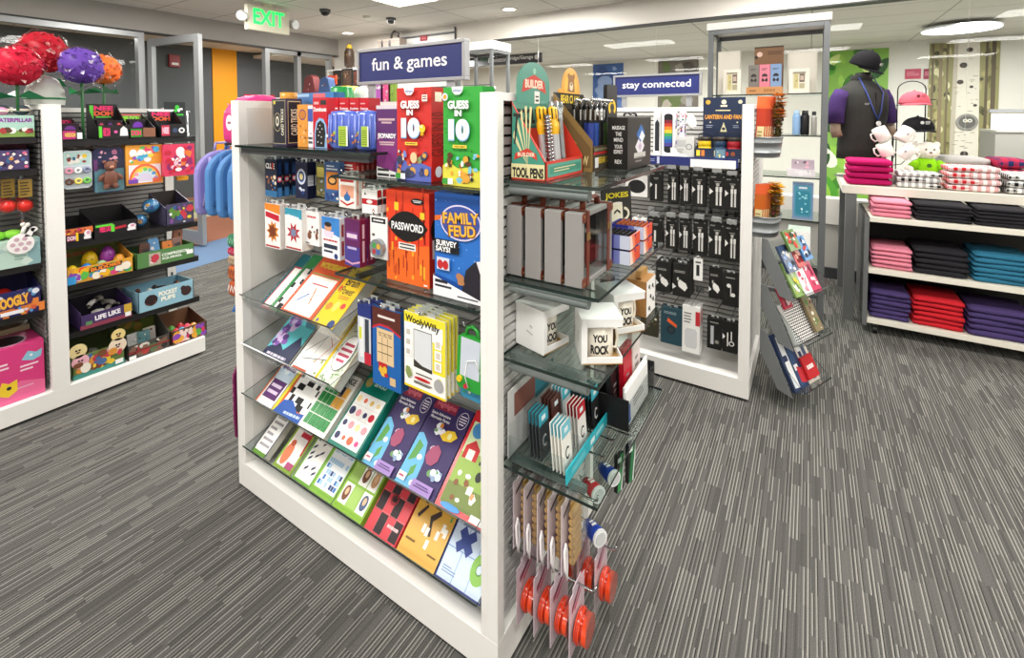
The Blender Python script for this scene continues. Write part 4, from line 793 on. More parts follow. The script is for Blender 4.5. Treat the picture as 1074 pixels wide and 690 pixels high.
# --- black massager box
t = thing('gift_box', 'large black gift box with white lettering and two diamond shaped pictures', 'box')
b = MB(); b.box(-.1, .1, 0, .06, 0, .148, M('#1b1a1a', .35)); a = Art(b, .2, .148, (-.1, 0, 0)); a.p([(.3, .42), (.5, .2), (.7, .42), (.5, .64)], '#e8e4ea').p([(.34, .66), (.52, .5), (.72, .7), (.54, .86)], '#2f6ab0').p([(.46, .6), (.6, .5), (.72, .62), (.58, .74)], '#e9eef4').r(.25, .2, .5, .1, '#c9c6c2').lines(.3, .1, .4, .14, 2, M('#8a8784'), 3).p([(.42, .42), (.5, .33), (.58, .42), (.5, .5)], '#c9b4d0')
sd = Art(b, .06, .148, (-.1, .06, 0), (0, -1, 0), (0, 0, 1), (-1, 0, 0))
for txt, v, ww in (('MASSAGE', .8, .62), ('THE', .68, .3), ('MIND', .57, .45), ('YOUR', .44, .4), ('ESPRIT', .34, .44), ('REX', .15, .34)): sd.t(txt, .55, v, ww, .075, '#e9e7e4', .02)
b.build('box_body', t, .001)
h = MB(); h.tube([(-.05, .03, .149), (-.05, .03, .157), (-.02, .03, .162), (.0, .03, .156), (.02, .03, .162), (.05, .03, .157), (.05, .03, .149)], .003, BLACK, 6); h.build('wire_handle', t)
put(t, -.425, 1.385, E1+.001, 88)
# --- suitcase frames
GREYC = M('#8d8a88', .75); LEA = M('#6e3020', .45)
def suitcase():
    t = bpy.data.objects.new('suitcase_frame', None); C.objects.link(t); w, d, h, k = .19, .044, .172, .012
    b = MB(); b.box(-w/2, -w/2+k, 0, d, 0, h, GREYC); b.box(w/2-k, w/2, 0, d, 0, h, GREYC); b.box(-w/2+k, w/2-k, 0, d, 0, k, GREYC); b.box(-w/2+k, w/2-k, 0, d, h-k, h, GREYC); b.box(-w/2+k, w/2-k, d-.004, d, k, h-k, M('#2b2724', .7)); b.build('case_shell', t, .0015)
    g = MB(); g.box(-w/2+k, w/2-k, .005, .007, k, h-k, CLEAR); g.build('glass_front', t)
    l = MB(); l.tube([(-.045, d/2, h), (-.043, d/2, h+.016), (-.034, d/2, h+.022), (.034, d/2, h+.022), (.043, d/2, h+.016), (.045, d/2, h)], .008, LEA, 8, rz=.004); l.build('handle', t)
    for sx in (-1, 1):
        l = MB(); x = sx*(w/2-.03)
        l.box(x-.007, x+.007, -.0025, d+.001, h, h+.0025, LEA); l.box(x-.007, x+.007, -.0025, -.0003, -.0, h, LEA); l.box(x-.009, x+.009, -.004, -.0025, h*.62, h*.72, M('#b9975a', .3, .8)); l.build('strap', t)
        for zz in (0, h):
            c = MB(); zc = zz-.0 if zz == 0 else zz
            c.rbox(min(sx*(w/2-.022), sx*(w/2+.001)), max(sx*(w/2-.022), sx*(w/2+.001)), -.0018, -.0002, (0 if zz == 0 else h-.022), (.022 if zz == 0 else h), LEA, .006); c.cyl((sx*(w/2-.008), -.0018, (.008 if zz == 0 else h-.008)), (sx*(w/2-.008), -.003, (.008 if zz == 0 else h-.008)), .003, M('#b9975a', .3, .8), n=8); c.build('leather_corner', t)
    return t
SG = 'grey suitcase shaped frames on the end shelf'
s0 = suitcase()
for i in range(4):
    o = s0 if i == 0 else dup(s0); tag(o, 'grey suitcase shaped picture frame with leather straps, %s' % ['at the front showing its glass', 'second from the front', 'third from the front', 'against the slatwall'][i], 'picture frame', SG); put(o, -.430-i*.0535, 1.075, E2+.001, 90)
# --- orange and blue boxes
def obox(k):
    b = MB(); w, d, h = .085, .10, .036; B = G('#3a3a90')
    b.box(-w/2, w/2, 0, d, 0, .003, B); b.box(-w/2, w/2, 0, .003, .003, h, G('#e8502a')); b.box(-w/2, w/2, d-.003, d, .003, h, B); b.box(-w/2, -w/2+.003, .003, d-.003, .003, h, B); b.box(w/2-.003, w/2, .003, d-.003, .003, h, B)
    a = Art(b, w, h, (-w/2, 0, 0)); a.p([(0, 0), (.3, 0), (.15, 1), (0, 1)], '#f3d8cc').p([(.3, 0), (.5, 0), (.35, 1), (.15, 1)], '#f08a62').p([(.42, 1), (.58, 1), (.5, .72)], '#34347e')
    s = Art(b, d, h, (-w/2, d, 0), (0, -1, 0), (0, 0, 1), (-1, 0, 0)); s.r(.72, 0, .28, 1, '#d8dcf0').r(.55, 0, .17, 1, '#7a80c0')
    o = b.build('card_box'); l = MB(); l.box(-w/2+.004, w/2-.004, .005, d-.005, h-.012, h-.006, BLACK)
    for i in range(6): l.box(-w/2+.006, w/2-.006, .01+i*.014, .012+i*.014, h-.006, h+.003, [BLACK, M('#b0582e')][k])
    l.build('card_row', o); return o
OG = 'open blue and orange card boxes'
o0 = obox(0); o1 = obox(1)
for o, x, y, z, l in ((o0, -.392, 1.245, E2, 'open blue and orange box of black cards, bottom of the front pair'), (None, -.392, 1.245, E2+.041, 'open blue and orange box of black cards, top of the front pair'), (o1, -.392, 1.365, E2, 'open blue and orange box of brown cards, bottom of the rear pair'), (None, -.392, 1.365, E2+.041, 'open blue and orange box of brown cards, top of the rear pair')):
    if o is None: o = dup(prev)
    prev = o; tag(o, l, 'box', OG); put(o, x, y, z+.001, 90)
b = MB(); b.rbox(-.06, .06, 0, .006, 0, .17, M('#2b2a26', .4), .003); a = Art(b, .12, .17, (-.06, 0, 0)); a.t('JOKES', .5, .84, .8, .13, '#f0e01e', .03).p([(.3, .3), (.68, .3), (.68, .68), (.3, .68)], '#e9e2c8').e(.5, .7, .19, .03, '#f4efe0')
a.p([(.5+.22*math.cos(math.radians(q))+.2, .5+.13*math.sin(math.radians(q))) for q in range(-80, 81, 16)]+[(.5+.15*math.cos(math.radians(q))+.2, .5+.08*math.sin(math.radians(q))) for q in range(80, -81, -16)], '#e9e2c8').p([(.38, .5), (.49, .56), (.6, .5), (.6, .55), (.49, .6), (.38, .55)], '#2a2622').r(.2, .05, .6, .12, '#8a6a3a')
o = one(b, 'joke_card', 'black joke card standing behind the orange boxes, with yellow lettering and a mug picture', 'card'); put(o, -.50, 1.42, E2+.001, 62, 4)
# --- mug boxes and mugs
MGW = M('#f1f0ee', .45)
def mugbox():
    t = bpy.data.objects.new('mug_box', None); C.objects.link(t); w, h, k, e = .098, .107, .014, .0025
    b = MB(); b.box(-w/2, -w/2+e, 0, w, 0, h, MGW); b.box(-w/2+e, w/2, 0, w, 0, e, M('#b9935a', .8)); b.box(-w/2+e, w/2-e, w-e, w, e, h, MGW)
    b.box(-w/2+e, -w/2+k, 0, e, e, h, MGW); b.box(-w/2+k, w/2, 0, e, e, .018, MGW); b.box(-w/2+k, w/2, 0, e, h-.018, h, MGW)
    b.box(w/2-e, w/2, e, w-e, e, .018, MGW); b.box(w/2-e, w/2, e, w-e, h-.018, h, MGW); b.box(w/2-e, w/2, w*.55, w-e, .018, h-.018, M('#b9935a', .8))
    s = Art(b, w, h, (-w/2, w, 0), (0, -1, 0), (0, 0, 1), (-1, 0, 0)); s.p([(.4, .42), (.62, .36), (.62, .38), (.4, .44)], '#8a8886').p([(.5, .56), (.6, .5), (.62, .56), (.56, .6)], '#c9c7c4'); b.build('box_body', t, .0008)
    l = MB(); l.box(-w/2-.001, w/2+.001, -.001, w+.001, h, h+.003, M('#f7f6f4', .45)); l.build('box_lid', t); return t
def mug():
    t = MB(); R = .036; CR = M('#efe9da', .25, 0, .5); t.lathe([(0, 0), (R*.9, 0), (R, .004), (R, .079), (R-.003, .08), (R-.004, .078), (R-.004, .006), (0, .005)], CR, 32)
    a = CylArt(t, R, 2.0, .08, 0); a.t('YOU', .5, .66, .5, .24, '#191817', .05).t('ROCK', .5, .32, .64, .27, '#191817', .05); o = t.build('mug')
    h = MB(); h.tube([(R-.002, .0, .064), (R+.008, 0, .064), (R+.011, 0, .04), (R+.008, 0, .018), (R-.002, 0, .018)], .0035, CR, 8); h.build('handle', o); return o
m0 = mugbox(); g0 = mug()
for i, (x, y, rz, l, l2) in enumerate(((-.541, 1.003, 76, 'white window box with a mug inside, against the slatwall end', 'cream YOU ROCK mug in the box by the slatwall'), (-.445, 1.014, 34, 'white window box turned to the aisle, in front of the other mug boxes', 'cream YOU ROCK mug in the front box'), (-.432, 1.195, 52, 'white window box with a mug inside, beside the kraft paper box', 'cream YOU ROCK mug in the box beside the kraft paper one'))):
    ca, sa = math.cos(math.radians(rz)), math.sin(math.radians(rz)); cx, cy = x+ca*.049, y+sa*.049
    o = m0 if i == 0 else dup(m0); tag(o, l, 'box', 'white mug boxes on the end shelf'); put(o, cx, cy, E3+.001, rz)
    q = g0 if i == 0 else dup(g0); tag(q, l2, 'mug', 'cream mugs in window boxes'); put(q, cx-sa*.047, cy+ca*.047, E3+.0045, rz-4)
t = thing('gift_bag_box', 'brown kraft box with a folded handle and a white printed side', 'box')
b = MB(); b.box(-.045, .045, 0, .06, 0, .105, M('#a87a45', .8), right=CARDW); a = Art(b, .06, .105, (.045, 0, 0), (0, 1, 0), (0, 0, 1), (1, 0, 0)); a = Art(b, .09, .105, (-.045, 0, 0)); a.r(.0, 0, 1, 1, '#f2f0ec')
for u, v in ((.3, .8), (.7, .75), (.45, .5), (.75, .35), (.3, .2)): a.e(u, v, .1, .06, '#1c1c1c', 6).p([(u, v), (u+.12, v-.12), (u+.14, v-.1), (u+.03, v+.02)], '#1c1c1c')
b.build('box_body', t); h = MB(); h.rbox(-.035, .035, .02, .035, .105, .13, M('#b5884f', .8), .01); h.build('handle', t); put(t, -.392, 1.40, E3+.001, 90)
b, a, s = carton(.05, .075, .03, M('#4a3226', .4)); a.blobs(3, 8, ['#e8e2d2', '#8aa0a8', '#2a2a2a']); o = one(b, 'gift_box', 'small dark box between the mug box and the edge of the end shelf', 'box'); put(o, -.52, 1.42, E3+.001, 90)
# --- lowest end shelf: stepped card holder
t = thing('card_holder', 'clear stepped holder of small tag cards with a turquoise label strip', 'holder')
b = MB(); b.box(-.135, .135, 0, .003, 0, .035, CLEAR); b.box(-.135, .135, .06, .063, .0, .075, CLEAR); b.box(-.135, .135, 0, .16, -.0, .003, CLEAR)
for x in (-.135, -.045, .045, .132): b.box(x, x+.003, .003, .157, .003, .06, CLEAR)
b.build('holder_body', t)
b = MB(); b.box(-.135, .135, .157, .16, 0, .17, M('#d5d6d4', .4)); a = Art(b, .27, .17, (-.135, .157, 0)); a.r(.1, .55, .4, .35, '#8a5a50').r(.5, .5, .4, .4, '#3f8fa0').p([(.02, .02), (.3, .02), (.3, .5), (.02, .5)], '#c9ccca'); b.build('back_card', t)
b = MB(); b.box(-.135, .135, -.004, -.001, .0, .034, G('#2bb5c4')); Art(b, .27, .034, (-.135, -.004, 0)).r(.52, .3, .1, .4, '#e8f4f6').r(.65, .35, .2, .3, '#9fdbe2').lines(.1, .3, .3, .4, 2, M('#8fd6de'), 2); b.build('label_strip', t)
put(t, -.465, 1.105, E4+.001, 90)
def tagcard(face, top, mark):
    b = MB(); b.box(-.024, .024, 0, .003, 0, .115, M(face, .4)); a = Art(b, .048, .115, (-.024, 0, 0)); a.r(0, .72, 1, .28, top).r(.3, .8, .4, .1, '#e8f4f6')
    pts = [(.5+.24*math.cos(math.radians(q)), .36+.13*math.sin(math.radians(q))) for q in range(40, 321, 20)]; inn = [(.5+.16*math.cos(math.radians(q)), .36+.085*math.sin(math.radians(q))) for q in range(320, 39, -20)]; a.p(pts+inn, mark)
    return b.build('tag_card')
TCG = 'small tag cards in the clear holder'
for (face, top, mark, dy, dx, dz, lab) in (('#efece4', '#7cc4d4', '#2a2a2a', .012, -.09, .004, 'white tag card with a letter C'), ('#f0ece8', '#b5202c', '#2a2a2a', .012, .0, .004, 'white and red tag card'), ('#232326', '#3fb5c8', '#d8d8d8', .012, .09, .004, 'black tag card with a turquoise top'), ('#3a3d40', '#3fa5b8', '#c9cdd0', .074, -.09, .012, 'grey tag card with a turquoise top'), ('#6e4038', '#5a3a34', '#d8c8c0', .074, -.02, .012, 'brown tag card'), ('#e8e9ea', '#49b2c8', '#2a2a2a', .074, .04, .012, 'white tag card with a blue top'), ('#1f3a40', '#35a0b0', '#d8d8d8', .074, .1, .012, 'dark teal tag card')):
    o0 = tagcard(face, top, mark)
    for i in range(4):
        o = o0 if i == 0 else dup(o0); tag(o, '%s, %s in its slot' % (lab, 'front one' if i == 0 else ORD[i]+' from the front'), 'card', TCG); put(o, -.465-dy-i*.0095, 1.105+dx, E4+dz, 90, 5)
# --- literature holder with books
t = thing('literature_holder', 'black sided clear fronted holder of booklets at the far end of the lowest end shelf', 'holder')
b = MB(); b.box(-.125, -.121, 0, .1, 0, .085, BLACK); b.box(.121, .125, 0, .1, 0, .085, BLACK); b.box(-.121, .121, 0, .1, 0, .003, BLACK); b.box(-.121, .121, .097, .1, .003, .085, BLACK); b.build('holder_body', t)
b = MB(); b.box(-.121, .121, -.003, 0, .0, .082, CLEAR); b.build('clear_front', t)
put(t, -.40, 1.352, E4+.001, 90)
BG = 'booklets in the black sided holder'
for i, (w_, h_, c, lab, dx, dy) in enumerate(((.2, .1, '#f4f3f0', 'white leaflet with a blue mark at the front of the holder', -.02, .006), (.21, .105, '#efeeea', 'white leaflet, second from the front of the holder', -.005, .012), (.07, .19, '#c8142c', 'upright red booklet in the holder', -.03, .03), (.07, .22, '#e9dcd8', 'upright pale pink booklet beside the red one', .05, .03), (.06, .17, '#1c1b1c', 'upright black booklet next to the red one', -.085, .05), (.05, .15, '#d86a78', 'short coral booklet behind the red one', -.02, .065))):
    b, a, s = carton(w_, h_, .006 if i < 2 else .014, M(c, .35)); a.r(.05, .06, .12 if i < 2 else .4, .5 if i < 2 else .1, '#3a6ab8' if i < 2 else '#e8d8d8'); a.lines(.3, .3, .5, .3, 3, M('#8f8a88'), i); o = one(b, 'booklet', lab, 'booklet', BG); put(o, -.40-dy, 1.352+dx, E4+.005, 90, 2)
# --- pegs under the lowest end shelf
def peg_x(lab, y, z, x1=-.39): hook(lab, -.6355, 0, .0, 0); o = bpy.context.scene.objects[-1]; return o
def hook_x(lab, y, z, L=.23):
    t = thing('hanging_peg', lab, 'peg hook', 'metal pegs on the end slatwall'); b = MB(); b.tube([(0, 0, 0), (0, -L+.012, 0), (0, -L+.003, .003), (0, -L, .016)], .0028, CHROME, 6); b.build('rod', t); p = MB(); p.box(-.02, .02, -.004, 0, -.012, .022, CHROME); p.build('wall_clip', t); put(t, -.634, y, z, 90); return t
PK = M('#cdbfc6', .25); WOOD = M('#c9a36a', .55)
def massager():
    w, h = .1, .17; b = MB(); b.box(-w/2, w/2, 0, .002, 0, h, PK); a = Art(b, w, h, (-w/2, 0, 0)); a.p([(.1, .78), (.5, .88), (.5, .93), (.1, .83)], '#3a2a30').p([(.55, .9), (.9, .97), (.9, .99), (.55, .93)], '#8a4a5a').r(.08, .1, .3, .3, '#b89aa5'); o = b.build('hanging_massager')
    for x0, x1, z0, z1 in ((-.03, -.008, h, h+.014), (.008, .03, h, h+.014), (-.008, .008, h+.01, h+.014)):
        pass
    r = MB()
    for i in range(7): r.cyl((-.024, -.014, .022+i*.019), (.02, -.014, .022+i*.019), .0085, WOOD, n=10)
    r.box(-.01, .006, -.008, -.003, .014, .15, M('#a8824a', .6)); r.build('wooden_rollers', o)
    s = MB(); s.tube([(-.047, -.006, .06), (-.047, -.008, .02), (-.042, -.009, -.008), (-.036, -.008, .02), (-.034, -.006, .06), (-.04, -.006, .075)], .0035, M('#efe9ea', .3), 6, closed=True); s.build('cord_loop', o)
    c = MB(); c.box(-w/2-.001, w/2+.001, -.026, -.0255, -.003, h, WRAP); c.build('clear_pack', o)
    g = MB()
    for x0, x1, z0, z1 in ((-.025, -.006, h, h+.013), (.006, .025, h, h+.013), (-.006, .006, h+.009, h+.013)): g.box(x0, x1, 0, .002, z0, z1, PK)
    g.build('hang_tab', o); return o
m0 = massager()
for i in range(5):
    o = m0 if i == 0 else dup(m0); tag(o, 'packed wooden roller massager with white cord, %s on its peg' % ('front one' if i == 0 else ORD[i] if i < 4 else 'last one'), 'massager', 'wooden massagers under the glass end shelf'); put(o, -.475-i*.033, 1.02, .315, 90+rnd.uniform(-3, 3), 0)
hook_x('upper metal peg holding the wooden roller massagers', 1.02, .4915)
OR = M('#e8481e', .15, 0, .6, .6); ORD2 = M('#c23014', .15, 0, .6, .6)
def wheel():
    w, h = .09, .145; b = MB(); b.box(-w/2, w/2, 0, .002, 0, h, M('#cbb9c2', .2)); a = Art(b, w, h, (-w/2, 0, 0)); a.p([(.15, .7), (.7, .9), (.7, .97), (.15, .8)], '#7a2a4a').p([(.3, .66), (.8, .82), (.8, .86), (.3, .72)], '#b53a5a'); o = b.build('hanging_spin_toy')
    r = MB(); r.cyl((0, -.004, .05), (0, -.016, .05), .035, OR, n=28); r.cyl((0, -.016, .05), (0, -.022, .05), .025, ORD2, n=20); r.cyl((0, -.022, .05), (0, -.034, .05), .033, OR, n=28); r.tube([(.0335*math.cos(k*.3), -.01, .05+.0335*math.sin(k*.3)) for k in range(21)], .0045, ORD2, 6, closed=True); r.build('orange_wheel', o)
    c = MB(); c.box(-w/2, w/2, -.04, -.0395, -.002, h, WRAP); c.build('clear_pack', o)
    g = MB()
    for x0, x1, z0, z1 in ((-.025, -.006, h, h+.013), (.006, .025, h, h+.013), (-.006, .006, h+.009, h+.013)): g.box(x0, x1, 0, .002, z0, z1, M('#cbb9c2', .2))
    g.build('hang_tab', o); return o
w0 = wheel()
for i in range(4):
    o = w0 if i == 0 else dup(w0); tag(o, 'packed orange spinning toy on the lower peg below the massagers, %s' % ['front one', 'second', 'third', 'against the slatwall'][i], 'toy', 'orange spinning toys on pegs'); put(o, -.452-i*.047, 1.012, .125, 90+rnd.uniform(-3, 3))
hook_x('lower metal peg holding the orange toys below the massagers', 1.012, .2765)
for i in range(3):
    o = dup(w0); tag(o, 'packed orange spinning toy on the peg farther along the stand end, %s' % ['front one', 'second', 'last one'][i], 'toy', 'orange spinning toys on pegs'); put(o, -.445-i*.05, 1.15, .115, 90+rnd.uniform(-3, 3))
hook_x('lower metal peg holding the orange toys farther along', 1.15, .2665)
def roundtoy(col, lab, x, y, z, rz=60, tilt=12):
    b = MB(); b.lathe([(0, 0), (.018, 0), (.0205, .008), (.018, .04), (.013, .055), (0, .056)], M(col, .3), 16); o = b.build('hanging_key_toy'); b = MB(); b.cyl((0, 0, -.003), (0, 0, .002), .021, M('#e9e9ea', .3), n=20); b.cyl((0, 0, -.005), (0, 0, -.002), .015, M('#c9cacc', .3), n=20); b.build('sole', o)
    b = MB(); b.tube([(0, 0, .055), (.004, 0, .07), (0, 0, .085), (-.004, 0, .07)], .0016, CHROME, 5, closed=True); b.build('key_ring', o)
    b = MB(); b.box(-.006, .006, -.0205, -.017, .02, .026, CARDW); b.box(-.005, .005, -.0195, -.016, .032, .037, CARDW); b.build('laces', o)
    tag(o, lab, 'key ring', 'canvas shoe key rings under the end shelf'); o.matrix_basis = Matrix.Translation((x, y, z)) @ Matrix.Rotation(math.radians(rz), 4, 'Z') @ Matrix.Rotation(math.radians(-95), 4, 'X'); return o
for c, l, x, y, z in (('#23409e', 'blue canvas shoe key ring, uppermost of them', -.43, 1.2, .42), ('#c2202e', 'red canvas shoe key ring under the glass end shelf', -.445, 1.125, .42), ('#2a3354', 'dark navy shoe key ring beside the red one', -.535, 1.125, .415), ('#23409e', 'blue canvas shoe key ring, lowest of them', -.43, 1.1, .33)):
    roundtoy(c, l, x, y, z)
    if 'navy' not in l and 'lowest' not in l: hook_x('metal peg holding the '+l, y+.02, .508, .2)
def slimpack(col, lab, x, y, z):
    o = hpack(.035, .11, .01, M('#1b1f1c', .3), lambda a: a.p([(.1, 0), (.5, 0), (.9, 1), (.5, 1)], col).p([(.55, 0), (.75, 0), (1, .6), (1, 1)], '#d8e4dc').r(.1, .8, .5, .12, '#e8eeea'), None, M('#bdbdbb')); tag(o, lab, 'key ring', 'green and black packs under the end shelf'); put(o, x, y, z, 75)
slimpack('#2f7a4a', 'black and green striped slim pack hanging past the key rings, front one', -.41, 1.29, .36)
slimpack('#3a9a5a', 'black and bright green slim pack hanging past the key rings, rear one', -.45, 1.31, .30); hook_x('metal peg holding the green slim packs', 1.295, .487, .23)
b, a, s = carton(.07, .12, .003, M('#d5d3c4', .5)); a.r(.1, .6, .8, .3, '#b9b59a'); o = one(b, 'hanging_pack', 'pale cream card pack behind the wooden massagers', 'pack'); put(o, -.50, 1.125, .30, 90)
# ================================================================ the stay connected stand
SZ = 1.185; RY0 = 2.56
t = thing('product_shelf', 'white shelf with a navy price rail on the stay connected stand', 'shelf', None, (-.82, 2.66, SZ))
b = MB(); b.box(-.53, .53, -.13, .13, -.012, 0, WHITE); b.build('shelf_board', t, .001)
b = MB(); b.box(-.53, .53, -.134, -.131, -.04, .006, NAVY); a = Art(b, 1.06, .046, (-.53, -.134, -.04)); a.lines(.35, .3, .12, .4, 2, M('#9aa2d0'), 1).lines(.5, .3, .12, .4, 2, M('#9aa2d0'), 2).r(.475, .1, .012, .8, '#cfd3ea').r(.63, .1, .012, .8, '#cfd3ea').r(.79, -.1, .2, .9, '#f2f2f0'); b.build('price_rail', t)
def cbox(name, lab, cat, x0, x1, yt, yb, Y, d, m, art, grp=None, sideart=None, z=None):
    xc, w, z0, z1 = span(x0, x1, yt, yb, Y); z0 = z if z is not None else z0
    b, a, s = carton(w, z1-z0, d, m); art(a)
    if sideart: sideart(s)
    o = one(b, name, lab, cat, grp); put(o, xc, Y, z0+.001); return o
def a_spk(a): a.r(0, 0, 1, 1, '#f2f2f2').e(.5, .36, .34, .3, '#1c1d22')
cbox('speaker_box', 'white boxed speaker with a dark picture on the navy railed shelf', 'box', 685.5, 693, 116, 163, 2.60, .06, CARDW, lambda a: a.r(.1, .05, .8, .8, '#d8dade').p([(.2, .1), (.8, .1), (.8, .72), (.5, .8), (.2, .72)], '#26282e'), z=SZ)
RB = ['#7a2030', '#c23a2a', '#e8862e', '#e8c83a', '#4aa85a', '#2f8a9a', '#2f5fae', '#4a3f8e', '#1c1d22']
def a_rb(a):
    a.r(0, 0, 1, 1, '#f0f0f2'); a.e(.5, .86, .32, .05, '#1c1d22').r(.18, .12, .64, .74, '#1c1d22').e(.5, .12, .32, .05, '#1c1d22')
    for i, c in enumerate(RB[:8]): a.r(.22, .7-.07*i, .56, .075, c)
def a_rbs(a): a.r(0, 0, 1, 1, '#e9e6ee').blobs(3, 16, ['#7a3a8a', '#c23a5a', '#e8a23a', '#3a8a6a', '#4a3f8e'], 0, .1, 1, .95, .1, .25)
cbox('speaker_box', 'white box showing a rainbow striped tube speaker', 'box', 694, 708, 115, 163, 2.585, .05, CARDW, a_rb, sideart=a_rbs, z=SZ)
o = cbox('speaker_box', 'narrow white box with a purple side just behind the rainbow speaker box', 'box', 712.5, 717.5, 116, 160, 2.655, .05, CARDW, a_rbs, sideart=a_rbs, z=SZ)
# clip lamp
t = thing('clip_lamp', 'white gooseneck clip lamp bent over the grey boxes', 'lamp'); LW = M('#f4f4f2', .35)
b = MB(); b.prism([(-.02, 0), (.05, .0), (.055, .008), (.0, .02), (-.02, .05), (-.032, .048), (-.03, .02)], -.012, .012, LW); b.build('clip_base', t)
b = MB(); b.tube([(-.02, 0, .045)]+[(-.02+.003*k, 0, .045+.019*k) for k in range(1, 6)]+[(.005, 0, .155), (.025, 0, .172), (.05, 0, .178)], .005, LW, 8); b.build('gooseneck', t)
b = MB(); b.cyl((.05, 0, .18), (.072, -.004, .185), .012, LW, r1=.012, n=14); b.cyl((.072, -.004, .185), (.078, -.005, .186), .036, LW, r1=.04, n=20); b.cyl((.078, -.005, .186), (.085, -.006, .188), .04, LW, r1=.03, n=20); b.build('lamp_head', t)
xc = atY(704, 160, 2.56)[0]; put(t, xc+.03, 2.56, SZ+.001, -10)
def a_gb(a): a.r(0, 0, 1, 1, '#d9d9d6').r(.05, .5, .5, .35, '#c3c4c2').c(.72, .5, .18, '#8a8c8c').c(.72, .5, .13, '#d0d0ce').lines(.08, .1, .45, .3, 3, M('#a8a8a6'), 4)
cbox('product_box', 'pale grey box with a round picture under the clip lamp', 'box', 709, 728, 144, 164, 2.62, .05, M('#d3d3d0'), a_gb, z=SZ)
# lantern display
t = thing('lantern_display', 'navy lantern and fan display tray with a printed header card', 'display box')
x0 = atY(729, 160, 2.575)[0]; x1 = min(-.2815, atY(783, 168, 2.575)[0]); w = x1-x0; NV = M('#1d2a45', .4)
b = cdu(w, .13, .05, .09, NV); b.front.r(.03, .2, .08, .6, '#e8c83a').r(.14, .2, .07, .6, '#d97a3a').r(.42, .2, .1, .6, '#d8cfa0').c(.68, .5, .05, '#c23a3a').c(.82, .5, .05, '#8a4a2a'); b.build('tray_body', t)
hz = atY(765, 102, 2.70)[1]-SZ; h = MB(); h.box(-w*.44, w/2, .131, .134, 0, hz, NV); a = Art(h, w*.94, hz, (-w*.44, .131, 0))
a.t('LANTERN AND FAN', .48, .67, .86, .075, '#e8a23a', .03).lines(.3, .76, .36, .04, 1, M('#d8cfa0'), 2).c(.5, .92, .06, '#e8dcc0').r(.42, .84, .16, .03, '#e8dcc0').c(.12, .92, .06, '#c9a23a').c(.88, .92, .05, '#c9c2a8').p([(.5, .58), (.58, .42), (.42, .42)], '#d8cfa0').c(.5, .47, .04, '#1d2a45')
a.lines(.08, .48, .2, .06, 2, M('#8f98ac'), 3).lines(.72, .48, .2, .06, 2, M('#8f98ac'), 4).c(.18, .58, .02, '#e8dcc0').c(.82, .58, .02, '#e8dcc0'); h.build('header_card', t)
put(t, (x0+x1)/2, 2.575, SZ+.001)
def lantern(c, lab, dx, dy):
    t = thing('camping_lantern', lab, 'lantern', 'small lanterns in the display tray'); m = M(c, .35, 0, .5)
    b = MB(); b.lathe([(0, 0), (.03, 0), (.033, .006), (.033, .022), (.03, .024), (.033, .028), (.033, .05), (.03, .052), (.033, .056), (.033, .078), (.031, .083)], m, 20); b.build('lantern_body', t)
    b = MB(); b.lathe([(.033, .083), (.036, .09), (.034, .1), (.02, .104), (0, .104)], M('#2a241c', .4), 20); b.build('cap', t)
    b = MB(); b.tube([(-.03, 0, .1), (-.025, 0, .118), (0, 0, .126), (.025, 0, .118), (.03, 0, .1)], .002, BLACK, 6); b.build('wire_handle', t)
    put(t, (x0+x1)/2+dx, 2.575+dy, SZ+.005); return t
lantern('#e8c21e', 'yellow camping lantern in the navy display tray', -w*.33, .05); lantern('#24405f', 'navy camping lantern between the yellow and red ones', .0, .06); lantern('#b3202e', 'red camping lantern in the navy display tray', w*.5-.042, .055)
b, a, s = carton(.05, .05, .006, M('#31506a', .4)); a.r(.1, .1, .8, .8, '#5a7a8a').blobs(2, 4, ['#e8c83a', '#c9d3d8']); o = one(b, 'price_card', 'small blue picture card leaning on the lantern tray', 'card'); put(o, atY(755, 168, 2.545)[0], 2.55, SZ+.003, 0, 12)
# hanging cable packs
CG = 'black cable packs on the stay connected stand'
CB = M('#1b1a19', .32)
def a_cab(kind):
    def f(a):
        a.r(.08, .9, .3, .04, '#8a8884').many([(.3, .78, .4, .02), (.35, .74, .3, .015)], M('#a9a6a0'))
        if kind == 1: a.r(.44, .08, .12, .5, '#e9e7e3').p([(.0, .45), (.22, .55), (.0, .65)], '#e9e7e3')
        else:
            for u in (.4, .62): a.r(u, .1, .12, .4, '#dcdad6').r(u-.02, .5, .16, .14, '#f2f0ec')
            a.p([(.0, .4), (.24, .5), (.0, .6)], '#f2f0ec').e(.5, .7, .1, .05, '#c9c6c0')
        a.c(.85, .93, .05, '#8a8884')
    return f
def crow(lab, rowname, items, Y, dep, tabz):
    for i, (x0, x1, yt, yb, kind) in enumerate(items):
        l = '%s, %s of %s' % (lab, ['far left', 'second', 'third', 'fourth', 'fifth', 'far right'][i], rowname)
        xc, w, z0, z1 = span(x0, x1, yt, yb, Y); d = dep; xc = min(xc, -.2835-w/2)
        o = hpack(w, z1-z0, d, CB, a_cab(kind), lambda a: a.r(.2, .1, .5, .6, '#3a3937')); tag(o, l, 'cable', CG); put(o, xc, Y, z0, rnd.uniform(-3, 3))
        t = MB(); t.box(-.022, .022, -.035, -.005, z1-z0+.014, z1-z0+.034, M('#8f908f', .3)); t.build('price_tab', o)
        hook('metal peg of the %s cable pack on %s' % (['far left', 'second', 'third', 'fourth', 'fifth', 'far right'][i], rowname), xc, Y-.003, 2.80, z1+.0062)
crow('black boxed cable pack', 'the upper row', ((681.7, 694.5, 180, 211, 1), (700.5, 711.5, 179, 213, 2), (713.5, 724, 180, 214, 2), (726, 740.5, 181, 217, 2), (744, 761.5, 183, 219, 2), (764.5, 780.5, 186, 221, 2)), 2.56, .03, 0)
